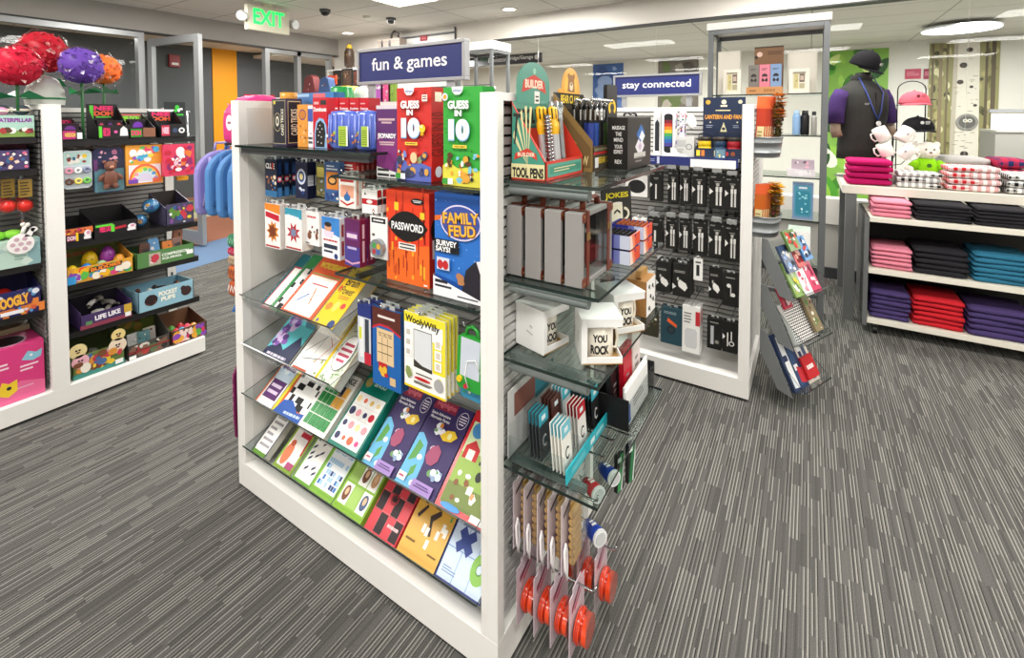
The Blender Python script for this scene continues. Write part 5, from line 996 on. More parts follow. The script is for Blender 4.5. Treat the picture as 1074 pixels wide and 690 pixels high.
crow('black boxed cable pack', 'the second row', ((679, 695, 228, 260, 1), (698.5, 710.5, 229, 261, 2), (712.5, 724, 230, 263, 2), (727, 741, 231, 267, 2), (743.5, 760.5, 234, 270, 2), (763.5, 778.5, 237, 275, 2)), 2.56, .04, 0)
def a_plug(a): a.p([(.35, .3), (.7, .18), (.85, .3), (.75, .42), (.4, .52), (.3, .42)], '#f0eeea').r(.25, .48, .1, .1, '#cfcdc8').p([(0, .2), (.2, .28), (0, .38)], '#eee').lines(.1, .72, .6, .08, 2, M('#a9a6a0'), 2)
def a_buds(a): a.c(.4, .62, .14, '#e9e7e3').c(.68, .35, .14, '#e9e7e3').r(.5, .3, .06, .3, '#cfcdc8').lines(.2, .84, .6, .06, 1, M('#a9a6a0'), 2)
LO = 'accessory packs on the lower pegs'
def low(lab, x0, x1, yt, yb, n, dy, m, art, d=None, Y=2.56): hang(lab, 'accessory', LO, x0, x1, yt, yb, n, dy, m, art, Y, d, 2.80)
low('tall black plug pack beside the second plug pack', 688, 703.5, 275, 306, 2, .06, CB, a_plug, .05)
low('wider black plug pack next to the white card', 705.5, 724, 277, 311, 2, .06, CB, a_plug, .05)
low('small white card pack above the blue box', 727.5, 737, 271, 294, 1, .02, CARDW, lambda a: a.r(.3, .2, .35, .5, '#2a2a2c').r(.2, .78, .6, .08, '#555'), .004)
low('black pack with a white power brick', 743.5, 757, 281, 313, 1, .03, CB, a_plug, .03)
low('black pack with white ear buds', 757.8, 774.3, 287, 321, 1, .03, CB, a_buds, .03)
low('dark teal pack with an orange gadget', 693, 715, 323, 361, 1, .05, M('#2a4a56', .32), lambda a: a.p([(.3, .62), (.75, .48), (.78, .56), (.34, .72)], '#e8622e').c(.5, .4, .2, '#1c2a30').c(.5, .4, .13, '#34424a').lines(.15, .82, .6, .08, 2, M('#9fb0b4'), 2), .05)
low('white charger pack with a red edge', 715.5, 734, 321, 370, 4, .022, CARDW, lambda a: a.p([(.25, .1), (.75, .1), (.85, .16), (.85, .46), (.75, .52), (.25, .52), (.15, .46), (.15, .16)], '#d5d6d8').r(.75, .6, .25, .3, '#c22a34').lines(.1, .62, .5, .25, 4, M('#8a8886'), 3), .01)
low('black pack with a grey stylus', 741.5, 756.5, 334, 366, 1, .04, CB, lambda a: a.r(.25, .15, .22, .6, '#b9bbc0').c(.7, .25, .14, '#8a8680').lines(.2, .84, .6, .06, 1, M('#a9a6a0'), 2), .04)
low('black pack with a white coiled cable', 757.8, 773.8, 338, 370, 1, .04, CB, lambda a: a.c(.6, .3, .18, '#e9e7e3').c(.6, .3, .12, '#1b1a19').r(.3, .2, .07, .45, '#e9e7e3').r(.55, .4, .07, .3, '#e9e7e3').p([(0, .4), (.18, .5), (0, .6)], '#eee'), .04)
cbx = hpack
low('white box with a black oval speaker', 656, 679, 184, 206, 1, .05, CARDW, lambda a: a.e(.52, .48, .4, .32, '#1d1c1f', 26).r(.05, .85, .4, .06, '#aaa'), .05)
low('small white camera pack beyond the orange card boxes', 663, 678, 229, 243, 1, .04, CARDW, lambda a: a.c(.4, .45, .2, '#1d1c1f').c(.4, .45, .1, '#666').c(.75, .5, .1, '#2a2a2a'), .04)
low('white pack with black scissor shapes beyond the kraft box', 676, 686, 284, 315, 1, .02, CARDW, lambda a: [a.e(u, v, .15, .05, '#1c1c1c') for u, v in ((.3, .8), (.7, .6), (.35, .4), (.65, .2))], .01)
low('brown and green pack low behind the mug boxes', 672, 690, 322, 352, 1, .03, M('#3c3a2e', .35), lambda a: a.blobs(4, 9, ['#6a8a4a', '#d8cfb0', '#8a5a3a', '#1c1c1c']), .02)
# ---------------------------------------------------------------- outer end of that stand: buckets and sloping pockets
ZINC = M('#8e9294', .42, .6)
def bucket(lab, z, dark):
    t = thing('galvanised_bucket', lab, 'bucket', 'galvanised half buckets', (-.236, 2.74, z), 90); w, d, h = .27, .125, .10
    b = MB(); n = 14; rim = []
    def ring(k, zz, inset=0): return [((w/2*k-inset)*math.cos(math.pi+math.pi*i/n), (-(d*k-inset))*abs(math.sin(math.pi*i/n))**.42 if 0 < i < n else 0, zz) for i in range(n+1)]
    lev = [(.9, 0), (.92, .02), (.945, .021), (.945, .027), (.925, .028), (.97, .07), (.985, .071), (.985, .077), (.975, .078), (1, h)]
    vs = []; L = n+1
    for k, zz in lev: vs += ring(k, zz)
    fs = [(i*L+j, i*L+j+1, (i+1)*L+j+1, (i+1)*L+j) for i in range(len(lev)-1) for j in range(n)]
    b.add(vs, fs, ZINC, True)
    q = []
    for k, zz in ((1, h), (.97, h), (.88, .003)): q += ring(k, zz)
    b.add(q, [(i*L+j, i*L+j+1, (i+1)*L+j+1, (i+1)*L+j) for i in range(2) for j in range(n)], M('#7f8385', .4, .7), True)
    b.add(ring(.9, .0), [tuple(range(L))], ZINC); b.box(-w/2, w/2, 0, .003, 0, h+.004, ZINC); b.build('bucket_body', t)
    r = MB(); r.tube(ring(1.0, h), .0035, ZINC, 6); r.build('rolled_rim', t)
    k = MB(); k.box(-.08, -.05, .003, .006, h-.03, h+.02, ZINC); k.box(.05, .08, .003, .006, h-.03, h+.02, ZINC); k.build('hook_plate', t); return t
bucket('upper galvanised half bucket holding dried flowers and red orange packs', 1.195, 0)
bucket('lower galvanised half bucket holding sunflowers and orange packs', .80, 0)
def seedpack(c, c2, HP):
    b = MB(); b.box(-.021, .021, 0, .006, 0, HP, M(c, .3)); a = Art(b, .042, HP, (-.021, 0, 0)); a.r(.12, .08, .76, .42, c2).lines(.2, .14, .6, .3, 5, M('#a08a5a'), 1); a.r(.0, .8, 1, .2, '#e8622e'); return b.build('bouquet_packet')
FPK = 'flat packets in the galvanised buckets'
for zz, c, c2, nm in ((1.199, '#b8391e', '#e0cf9a', 'red orange'), (.804, '#c9641e', '#e6d8a2', 'orange')):
    o0 = seedpack(c, c2, .30 if zz > 1 else .255)
    for i in range(5):
        o = o0 if i == 0 else dup(o0); tag(o, '%s flat packet in the %s bucket, %s' % (nm, 'upper' if zz > 1 else 'lower', 'nearest one' if i == 0 else ORD[i] if i < 4 else 'farthest one'), 'packet', FPK); put(o, -.212+.009*i, 2.655+i*.014, zz, rnd.uniform(-5, 5)+8, 0, 2)
def bunch(lab, z, x, y, n, leafc, flc, fr, h0, h1, spread, seed):
    t = thing('dried_flower_bunch', lab, 'flowers', 'dried flowers in the galvanised buckets', (x, y, z)); g = random.Random(seed); st = MB(); lf = MB(); fl = MB()
    for i in range(n):
        a = g.uniform(0, 6.28); r = g.uniform(.2, 1)*spread; h = g.uniform(h0, h1); tx, ty = r*math.cos(a)*.35+.012, r*math.sin(a)
        st.tube([(tx*.2, ty*.2, 0), (tx*.5, ty*.5, h*.5), (tx, ty, h)], .0013, M('#6a6a3a'), 4)
        for k in range(7):
            f = g.uniform(.4, 1); px, py, pz = tx*f, ty*f, h*f; aa = g.uniform(0, 6.28); q = g.uniform(.014, .03); dz = g.uniform(.0, .02); m = M(g.choice(leafc))
            dx, dy = q*math.cos(aa), q*math.sin(aa); lf.add([(px, py, pz), (px+dx*.5-dy*.3, py+dy*.5+dx*.3, pz+dz), (px+dx, py+dy, pz+dz*1.3), (px+dx*.5+dy*.3, py+dy*.5-dx*.3, pz+dz*.6)], [(0, 1, 2, 3)], m)
        if i % 4 and flc:
            m = M(g.choice(flc), .7); fl.ball((tx, ty, h*g.uniform(.75, 1)), (fr*.5, fr*.5, fr*.4), M('#5a3a1a'), 8, 5)
            for k in range(9): a2 = k*.698; fl.add([(tx, ty, h), (tx+fr*math.cos(a2-.25), ty+fr*math.sin(a2-.25), h+fr*.3), (tx+1.3*fr*math.cos(a2), ty+1.3*fr*math.sin(a2), h+fr*.2), (tx+fr*math.cos(a2+.25), ty+fr*math.sin(a2+.25), h+fr*.3)], [(0, 1, 2, 3)], m)
    st.build('stems', t)['kind'] = 'stuff'; lf.build('leaves', t)['kind'] = 'stuff'; o = fl.build('blossoms', t); o['kind'] = 'stuff'; return t
bunch('bunch of dried brown green foliage with orange blossoms in the upper bucket', 1.20, -.142, 2.715, 44, ['#4a4a26', '#6a6236', '#3a4a28', '#8a6a3a', '#5a5030'], ['#d98a2e', '#c9a23a', '#e8862e'], .022, .18, .31, .045, 3)
bunch('bunch of yellow sunflowers and pink dried grass in the lower bucket', .81, -.15, 2.715, 44, ['#4a6a2a', '#6a8a3a', '#8a3a3a', '#b3606a', '#c98a3a'], ['#e8b41e', '#f0c43a', '#d99a1e'], .026, .14, .25, .045, 5)
SPG = 'sloping clear pockets on the outer end of the connected stand'
for i, zt in enumerate((.54, .31, .085)):
    y0, y1 = 2.663-.125, 2.663+.125; X = .003
    t = tray(['upper', 'middle', 'lowest'][i]+' sloping clear pocket below the galvanised buckets, holding '+['colourful flat packs', 'a zigzag pouch', 'sock packs'][i], y0, y1, zt, 0, 28, .275, 65, X, SPG, .2)
    hh = (y1-y0)/2
    for s in (-1, 1):
        k = MB(); xx = s*(hh+.004); q = [(-.012, -.012), (.06, .0), (.15, .16), (.15, .26), (.12, .26)]
        k.add([(xx, y_, z_) for y_, z_ in q]+[(xx+s*.003, y_, z_) for y_, z_ in q], [(0, 1, 2, 3, 4), (9, 8, 7, 6, 5)]+[(j, 5+j, 5+(j+1) % 5, (j+1) % 5) for j in range(5)], M('#85888a', .4, .3)); k.build('metal_bracket', t)
def inpocket(name, lab, cat, zt, dy, w, h, th, up, n0, m, art, grp, roll=0, side=None):
    b, a, s = carton(w, h, th, m); 
    for i, v in enumerate(b.v): b.v[i] = (v[0], v[1]-th, v[2])
    b2 = MB(); b2.box(-w/2, w/2, -th, 0, 0, h, m); art(Art(b2, w, h, (-w/2, -th, 0))); o = one(b2, name, lab, cat, grp)
    c, s_ = math.cos(math.radians(28)), math.sin(math.radians(28)); put(o, .003+.906*(c*n0-s_*(.004+up))+.4226*dy, 2.663-.4226*(c*n0-s_*(.004+up))+.906*dy, zt+s_*n0+c*(.004+up), 65, 28, roll); return o
def a_rand(seed, pal, n=16): return lambda a: a.blobs(seed, n, pal, .03, .03, .97, .97, .06, .2)
PKG = 'flat packs in the upper sloping pocket'
for i, (dy, w, h, up, n0, c, pal, lab) in enumerate(((-.08, .075, .16, 0, .006, '#8fae5a', ['#f0ede4', '#5a7a3a', '#d8c23a'], 'green flat pack at the near end of the upper pocket'), (-.0, .074, .17, 0, .006, '#ece8e6', ['#c23a5a', '#e8a0b0', '#8a8a90'], 'white and pink flat pack in the middle of the upper pocket'), (.079, .078, .165, 0, .006, '#c8325e', ['#f0d0dc', '#e8e6e4', '#8a2040'], 'magenta flat pack at the far end of the upper pocket'), (-.07, .09, .13, .11, .022, '#3a4a6a', ['#f0ede4', '#8aa0c8', '#1c2030'], 'navy and white flat pack lying over the green one'), (.02, .075, .13, .12, .022, '#c22a2a', ['#f6f0ee', '#e8b0a0', '#7a1a1a'], 'red and white flat pack near the top of the upper pocket'), (.08, .075, .12, .14, .037, '#3a78b0', ['#e8f0f6', '#c23a3a', '#1c3050'], 'blue flat pack with a red corner near the top of the upper pocket'), (-.02, .1, .1, .2, .052, '#5a7a3a', ['#c23a2a', '#f0ede4', '#2a3a1a'], 'green and red flat pack topmost in the upper pocket'))):
    inpocket('flat_pack', lab, 'pack', .54, dy, w, h, .012, up, n0, M(c, .25), a_rand(20+i, pal), PKG)
def a_zig(a):
    a.step = 0
    for j in range(15):
        for i in range(10):
            u, v = i*.1, j/15; a.p([(u, v), (u+.05, v+.033), (u+.1, v), (u+.1, v+.03), (u+.05, v+.063), (u, v+.03)], '#1d1b1a')
inpocket('zip_pouch', 'black and white zigzag patterned pouch in the middle pocket', 'pouch', .31, -.01, .2, .18, .02, .004, .006, M('#efedea', .5), a_zig, None, 0)
inpocket('flat_pack', 'red spotted pack peeking out above the zigzag pouch', 'pack', .31, -.07, .07, .1, .01, .16, .03, M('#c22a44', .3), a_rand(31, ['#f0d8dc', '#8a1a30']), None)
inpocket('flat_pack', 'brown and green pack behind the zigzag pouch', 'pack', .31, .082, .07, .2, .014, .02, .034, M('#8a7a5a', .35), a_rand(32, ['#5a7a3a', '#e8e2d2', '#6a3a2a']), None)
inpocket('flat_pack', 'white flat pack topmost in the middle pocket', 'pack', .31, .02, .1, .08, .008, .2, .03, CARDW, a_rand(33, ['#c9c6c2', '#8a8a88'], 5), None)
def a_sock(seed, main): return lambda a: a.p([(.1, .06), (.4, .04), (.45, .9), (.15, .94)], '#eceef0').p([(.5, .05), (.75, .05), (.8, .9), (.5, .9)], main).r(.12, .5, .25, .1, '#27345a').r(.52, .3, .25, .1, '#eceef0').p([(.6, .1), (.95, .05), (.98, .3), (.65, .36)], '#c22a34')
inpocket('sock_pack', 'navy and white sock pack with a red label in the lowest pocket', 'socks', .085, -.051, .132, .26, .016, 0, .006, M('#2a3a5e', .4), a_sock(1, '#34507a'), 'sock packs in the lowest pocket')
inpocket('sock_pack', 'white and tan sock pack beside the navy one in the lowest pocket', 'socks', .085, .068, .1, .24, .016, 0, .006, M('#d9d2c6', .4), a_sock(2, '#4a5a7a'), 'sock packs in the lowest pocket')
inpocket('sock_pack', 'red labelled sock pack lying over the white one', 'socks', .085, .06, .1, .1, .012, .02, .024, M('#c2282e', .35), lambda a: a.g(.5, .5, .6, .3, '#f6e6e4', .03), 'sock packs in the lowest pocket')
# ================================================================ metal rack, gift table
FR = M('#6f7274', .4, .5)
def rack(lab, x0, x1, y0, y1, zt, shelves, th=.05):
    t = thing('display_rack', lab, 'rack', 'grey metal racks with white tops', ((x0+x1)/2, (y0+y1)/2, 0)); hx, hy = (x1-x0)/2, (y1-y0)/2
    b = MB(); b.box(-hx-.01, hx+.01, -hy-.01, hy+.01, zt-th, zt, WHITE); b.build('top_slab', t, .002)
    for sx in (-1, 1):
        for sy in (-1, 1):
            b = MB(); b.box(*sorted((sx*hx, sx*(hx-.032))), *sorted((sy*hy, sy*(hy-.032))), 0, zt-th, FR); b.build('post', t)
    for zz in (zt-th-.03, .1):
        b = MB()
        for sy in (-1, 1): b.box(-hx+.033, hx-.033, *sorted((sy*hy, sy*(hy-.025))), zz, zz+.028, FR)
        for sx in (-1, 1): b.box(*sorted((sx*hx, sx*(hx-.025))), -hy+.033, hy-.033, zz, zz+.028, FR)
        b.build('rail', t)
    for zz in shelves:
        b = MB(); b.box(-hx+.034, hx-.034, -hy+.002, hy-.002, zz-.008, zz, GLASS); b.box(-hx+.034, hx-.034, -hy+.001, -hy+.002, zz-.008, zz, EDGE); b.build('glass_shelf', t)
    return t
KX0, KX1, KY0, KY1 = -.62, .098, 3.6, 3.98
KS = (1.55, 1.275, 1.0, .72, .42)
rack('tall grey metal rack with a white top behind the stay connected stand', KX0, KX1, KY0, KY1, 2.056, KS)
RG = 'gifts on the grey metal rack'
def rbox_(name, lab, cat, x0, x1, yt, yb, Y, d, z, m, art, sideart=None, grp=RG): return cbox(name, lab, cat, x0, x1, yt, yb, Y, d, m, art, grp, sideart, z)
def pframe(lab, x0, x1, yt, Y, z):
    xc, w, z0, z1 = span(x0, x1, yt, 97, Y); h = z1-z; t = thing('picture_frame', lab, 'picture frame', 'cream collage frames on the rack')
    b = MB(); k = .022; CR = M('#ebe6d8', .5); b.box(-w/2, -w/2+k, 0, .03, 0, h, CR); b.box(w/2-k, w/2, 0, .03, 0, h, CR); b.box(-w/2+k, w/2-k, 0, .03, 0, k, CR); b.box(-w/2+k, w/2-k, 0, .03, h-k, h, CR); b.build('frame_moulding', t)
    b = MB(); b.box(-w/2+k, w/2-k, .018, .022, k, h-k, M('#e6e0cc')); a = Art(b, w-2*k, h-2*k, (-w/2+k, .018, k)); a.r(.08, .1, .36, .8, '#cfc48a').r(.52, .45, .4, .45, '#6a5a52').r(.58, .55, .28, .25, '#c9b3a4').blobs(4, 6, ['#8a8a6a', '#b9a58a'], .08, .1, .44, .9).r(.52, .1, .4, .28, '#b3ac8c'); b.build('collage', t)
    put(t, xc, Y, z+.001, 0); return t
pframe('cream collage picture frame at the far end of the rack shelf', 758.5, 777, 73, 3.68, 1.55); pframe('cream collage picture frame at the near end of the rack shelf', 827.5, 849, 72, 3.66, 1.55)
for x0, x1, l in ((753, 776, 'cream gift bag behind the far picture frame'), (826, 857, 'cream gift bag behind the near picture frame')): rbox_('gift_bag', l, 'bag', x0, x1, 54, 97, 3.80, .07, 1.55, M('#d8d3c6', .6), lambda a: a.r(.05, .05, .9, .9, '#dcd7ca'))
# soap display
t = thing('soap_display', 'brown card and wood display of three soap boxes', 'display box'); xc, w, z0, z1 = span(783, 821, 47, 97, 3.66); hh = z1-1.55
b = MB(); b.box(-w/2, w/2, 0, .1, 0, .05, M('#c98f5a', .6)); a = Art(b, w, .05, (-w/2, 0, 0)); a.lines(.08, .3, .3, .4, 1, M('#8a5a30'), 1); a.many([(.5+.08*i, .3, .06, .4) for i in range(4)], M('#a8703c')); b.build('wooden_base', t)
b = MB(); b.box(-w*.32, w*.5, .1, .104, 0, hh, M('#7c5a3c', .6)); a = Art(b, w*.82, hh, (-w*.32, .1, 0)); a.c(.18, .84, .1, '#d8b8a8').c(.06, .78, .06, '#2a1c14').lines(.45, .82, .5, .08, 2, M('#4a3220'), 2).r(0, .97, 1, .03, '#3a2818'); b.build('back_card', t); put(t, xc, 3.66, 1.551)
for i, (c, l) in enumerate((('#7d7770', 'grey'), ('#dd7f92', 'pink'), ('#7f9cc4', 'blue'))):
    b, a, s = carton(w*.3, .155, .045, M(c, .5)); a.e(.5, .46, .28, .14, '#2a2424').p([(.2, .46), (.8, .46), (.7, .26), (.3, .26)], M(c)).p([(.2, .3), (.3, .42), (.5, .3), (.7, .42), (.8, .3), (.7, .22), (.5, .28), (.3, .22)], '#2a2424').lines(.2, .74, .6, .1, 2, M('#4a4444'), 1); o = one(b, 'soap_box', l+' soap box with a dark emblem on the wooden display', 'box', 'soap boxes on the wooden display'); put(o, xc+(i-1)*w*.31, 3.70, 1.602)
def bottle(lab, x0, x1, yt, Y, z, m, capm):
    xc, w, z0, z1 = span(x0, x1, yt, 142, Y); h = z1-z; r = w/2; t = thing('water_bottle', lab, 'bottle', 'bottles on the rack', (xc, Y, z+.001)); b = MB(); b.lathe([(0, 0), (r*.92, 0), (r, .006), (r, h*.76), (r*.9, h*.82), (r*.62, h*.85)], m, 20); b.build('bottle_body', t); b = MB(); b.lathe([(r*.72, h*.85), (r*.72, h*.99), (r*.6, h), (0, h)], capm, 20); b.build('screw_cap', t)
bottle('light blue bottle on the rack', 831, 839.5, 116, 3.68, 1.275, M('#8fb3dc', .35), M('#a8c6e6', .4)); bottle('wide black bottle between the blue and steel ones', 839.5, 849, 116, 3.69, 1.275, M('#1b1b1d', .35), M('#111', .4)); bottle('steel grey bottle with a black cap on the rack', 850.5, 857, 117, 3.68, 1.275, M('#b3b2ac', .3, .4), BLACK)
rbox_('gift_box', 'long white and lilac box on the rack below the bottles', 'box', 825.5, 855, 178, 187, 3.65, .1, 1.0, M('#e6dfe4', .4), lambda a: a.blobs(3, 8, ['#b98aa8', '#8a7a90', '#f4eef2'], .1, .1, .95, .9))
b, a, s = carton(.13, .06, .08, M('#b9a8b4', .4)); a.blobs(5, 6, ['#e0b0c0', '#7a6a78', '#f0e6ea']); o = one(b, 'gift_box', 'small mauve box standing on the lilac one', 'box', RG); put(o, atY(842, 175, 3.68)[0], 3.68, 1.0+(atY(840, 178, 3.65)[1]-1.0)+.002)
rbox_('gift_tin', 'blue gift tin with teal dots on the rack', 'tin', 831, 853, 192, 232, 3.64, .06, .72, M('#7d93b8', .35), lambda a: a.p([(.14, .06), (.86, .06), (.92, .14), (.92, .86), (.86, .94), (.14, .94), (.08, .86), (.08, .14)], '#4c8ea6').p([(.22, .12), (.78, .12), (.84, .2), (.84, .7), (.78, .78), (.22, .78), (.16, .7), (.16, .2)], '#2f7f96').blobs(2, 12, ['#d9eef2', '#8fd0dc'], .2, .15, .8, .75, .04, .07).r(.3, .84, .4, .05, '#d8dde6'))
rbox_('gift_box', 'white flat box lying on the low rack shelf', 'box', 826, 850, 243, 252, 3.63, .2, .72-.3, CARDW, lambda a: a.blobs(6, 3, ['#3a8a6a', '#c9c6c2']))
# ---------------------------------------------------------------- table
LAM = M('#e9e4d6', .4); LEG = M('#77797a', .42, .4)
t = thing('display_table', 'long cream topped display table with grey square legs by the glass', 'table', None, (1.15, 4.35, 0))
b = MB(); b.box(-.95, .95, -.4, .4, .872, .93, LAM); b.build('table_top', t, .003)
for sx in (-1, 1):
    for sy in (-1, 1):
        b = MB(); b.box(*sorted((sx*.93, sx*.868)), *sorted((sy*.39, sy*.328)), 0, .872, LEG); b.build('leg', t)
b = MB(); b.box(-.868, .868, .335, .385, .78, .82, LEG); b.build('rail', t)
t = thing('wheeled_shelf_unit', 'low black backed shelf unit on casters pulled out from under the table', 'shelf unit', None, (.98, 4.03, 0)); hx = .645; BK = M('#232123', .5)
for zz in (.105, .428, .759):
    b = MB(); b.box(-hx+.002, hx-.002, -.28, .262, zz-.032, zz, LAM); b.build('shelf_board', t, .002)
for sx in (-1, 1):
    b = MB(); b.box(*sorted((sx*(hx-.001), sx*(hx+.02))), -.27, .26, .073, .759, M('#4b4c4e', .45)); b.box(*sorted((sx*(hx-.001), sx*(hx+.022))), -.28, -.25, .055, .759, LEG); b.build('side_panel', t)
b = MB(); b.box(-hx, hx, .264, .28, .073, .759, BK); b.build('back_panel', t)
for sx in (-1, 1):
    for sy in (-.24, .22):
        b = MB(); b.cyl((sx*.6-.012, sy, .026), (sx*.6+.012, sy, .026), .026, BLACK, n=16); b.box(sx*.6-.018, sx*.6+.018, sy-.012, sy+.012, .05, .072, DGREY); b.build('caster', t)
def cloth(name, c1, c2=None, s=40):
    m, nt, b = nodes_mat(name); N = nt.nodes; L = nt.links; b.inputs['Roughness'].default_value = .9; b.inputs['Specular IOR Level'].default_value = .15
    tc = N.new('ShaderNodeTexCoord')
    if c2:
        def st(axis):
            sp = N.new('ShaderNodeSeparateXYZ'); L.new(tc.outputs['Object'], sp.inputs[0]); mu = N.new('ShaderNodeMath'); mu.operation = 'MULTIPLY'; mu.inputs[1].default_value = s; L.new(sp.outputs[axis], mu.inputs[0]); fr = N.new('ShaderNodeMath'); fr.operation = 'FRACT'; L.new(mu.outputs[0], fr.inputs[0]); gt = N.new('ShaderNodeMath'); gt.operation = 'GREATER_THAN'; gt.inputs[1].default_value = .5; L.new(fr.outputs[0], gt.inputs[0]); return gt
        a, d = st('X'), st('Y'); ad = N.new('ShaderNodeMath'); ad.operation = 'ADD'; L.new(a.outputs[0], ad.inputs[0]); L.new(d.outputs[0], ad.inputs[1]); hf = N.new('ShaderNodeMath'); hf.operation = 'MULTIPLY'; hf.inputs[1].default_value = .5; L.new(ad.outputs[0], hf.inputs[0])
        mx = N.new('ShaderNodeMix'); mx.data_type = 'RGBA'; mx.inputs[6].default_value = (*lin(c1), 1); mx.inputs[7].default_value = (*lin(c2), 1); L.new(hf.outputs[0], mx.inputs[0]); L.new(mx.outputs[2], b.inputs['Base Color'])
    else: b.inputs['Base Color'].default_value = (*lin(c1), 1)
    n = N.new('ShaderNodeTexNoise'); n.inputs['Scale'].default_value = 60; L.new(tc.outputs['Object'], n.inputs[0]); bp = N.new('ShaderNodeBump'); bp.inputs['Strength'].default_value = .35; bp.inputs['Distance'].default_value = .004; L.new(n.outputs[0], bp.inputs['Height']); L.new(bp.outputs[0], b.inputs['Normal']); return m
def shirt(w, d, h, m, seed):
    """one folded garment: soft slab with a rolled front fold"""
    g = random.Random(seed); b = MB(); prof = []; nx = 8
    for k in range(7): a = math.radians(-90-30*k); prof.append((h/2+h/2*math.cos(a), h/2+h/2*math.sin(a)))
    prof += [(d*.5, h*1.02), (d-.004, h*.96), (d, h*.5), (d-.004, .0), (d*.5, 0)]
    L = len(prof); vs = []
    ph = [g.uniform(0, 6) for _ in range(3)]
    for i in range(nx+1):
        x = -w/2+w*i/nx; e = 1 if 0 < i < nx else .7
        for y, z in prof: vs.append((x, y+.004*math.sin(x*20+ph[0])+g.uniform(-.002, .002), h*.5+(z-h*.5)*e*(1+.08*math.sin(x*14+ph[1]))))
    fs = [(i*L+k, i*L+(k+1) % L, (i+1)*L+(k+1) % L, (i+1)*L+k) for i in range(nx) for k in range(L)]
    fs += [tuple(range(L-1, -1, -1)), tuple(nx*L+k for k in range(L))]
    b.add(vs, fs, m, True); return b.build('folded_shirt')
POS = ['bottom one', 'second up', 'third up', 'fourth up', 'fifth up', 'sixth up']
def stack(what, where, x0, x1, yt, yb, Y, z, n, m, d=.3, grp=None, z_is=None):
    xm = (x0+x1)/2; a = max(atY(x0, yb, Y)[0], .352 if z < .9 else .21); c = atY(x1, yb, Y)[0]; top = atY(xm, yt, Y)[1]; top = min(top, .862) if z == .759 else top; h = (top-z)/n/1.09; w = c-a; o0 = None
    for i in range(n):
        o = shirt(w*.96, d, h, m, i+int(x0)) if i < 2 else dup(o0[i % 2])
        if i == 0: o0 = [o]
        elif i == 1: o0.append(o)
        tag(o, '%s, %s, %s' % (what, 'top one' if i == n-1 else POS[i], where), 'shirt', grp or 'folded garments in stacks'); put(o, (a+c)/2+rnd.uniform(-.006, .006), Y+rnd.uniform(-.004, .006), z+.0035+i*h*1.09, rnd.uniform(-1.5, 1.5))
PINK, BLK, TEALC, PURP, RED, MAG = cloth('pink_knit', '#e0879b'), cloth('black_knit', '#27262a'), cloth('teal_knit', '#2f6f8c'), cloth('purple_knit', '#473a68'), cloth('red_knit', '#c2242e'), cloth('magenta_knit', '#b3175c')
BW, RW, GR = cloth('black_check', '#f0efed', '#161616', 28), cloth('red_check', '#f3eeec', '#c81f2a', 26), cloth('grey_knit', '#b3b0ae')
S1, S2, S3 = .759, .428, .105; YU = 3.775
stack('folded pink shirt', 'on the upper wheeled shelf', 910, 957, 207, 226, YU, S1, 4, PINK); stack('folded black shirt', 'on the upper wheeled shelf next to the pink one', 960, 1021, 212, 232, YU, S1, 5, BLK); stack('folded black shirt', 'at the cut off end of the upper wheeled shelf', 1024, 1086, 218, 239, YU, S1, 5, BLK)
stack('folded pink shirt', 'on the middle wheeled shelf', 911, 957, 261, 281, YU, S2, 5, PINK); stack('folded black shirt', 'on the middle wheeled shelf', 959, 1017, 263, 289, YU, S2, 5, BLK); stack('folded teal shirt', 'on the middle wheeled shelf', 1020, 1085, 269, 299, YU, S2, 6, TEALC)
stack('folded purple shirt', 'on the lowest wheeled shelf by its end', 909, 955, 307, 333, YU, S3, 6, PURP); stack('folded red shirt', 'on the lowest wheeled shelf', 957, 1012, 315, 345, YU, S3, 6, RED); stack('folded purple shirt', 'on the lowest wheeled shelf beside the red ones', 1015, 1088, 327, 360, YU, S3, 5, PURP)
TZ = .93; YT = 3.98
stack('folded magenta shirt', 'on the table in front of the torso form', 888, 937, 168, 190, YT, TZ, 4, MAG); stack('black and white checked throw', 'on the table in front of the mug tree', 941, 990, 181, 193, YT, TZ, 3, BW, .16); stack('red and white checked throw', 'on the table', 993, 1051, 175, 196, YT, TZ, 4, RW, .2)
stack('folded grey shirt', 'on the table behind the red checked throws', 988, 1040, 165, 183, 4.41, TZ, 3, GR); stack('red and navy checked throw', 'on the table behind the end stack', 1044, 1080, 167, 184, 4.32, TZ, 3, cloth('navy_check', '#c22a44', '#27305a', 20)); stack('black and white checked throw', 'at the cut off end of the table', 1056, 1100, 184, 199, YT, TZ, 3, BW)
# ---------------------------------------------------------------- torso form with vest and cap
def rings(mb, secs, m, n=28, ph=2.3):
    """closed tube of super-elliptical sections (cx, cy, z, rx, ry)"""
    vs = []
    for cx, cy, z, rx, ry in secs:
        for k in range(n):
            a = 2*math.pi*k/n; c, s = math.cos(a), math.sin(a); q = (abs(c)**ph+abs(s)**ph)**(-1/ph); vs.append((cx+rx*c*q, cy+ry*s*q, z))
    fs = [(i*n+k, i*n+(k+1) % n, (i+1)*n+(k+1) % n, (i+1)*n+k) for i in range(len(secs)-1) for k in range(n)]
    fs += [tuple(range(n-1, -1, -1)), tuple((len(secs)-1)*n+k for k in range(n))]; mb.add(vs, fs, m, True)
VEST = cloth('charcoal_fleece', '#363634'); PURS = cloth('purple_sleeve', '#3f2c5c'); SK = M('#8f7a68', .5); CAPB = cloth('black_cotton', '#17171a')
mx, mz = atY(903, 150, 4.5)[0], atY(903, 166, 4.5)[1]
t = thing('torso_form', 'torso form wearing a charcoal fleece vest over a purple shirt', 'mannequin', None, (mx, 4.5, .93), 40); zb = mz-.93
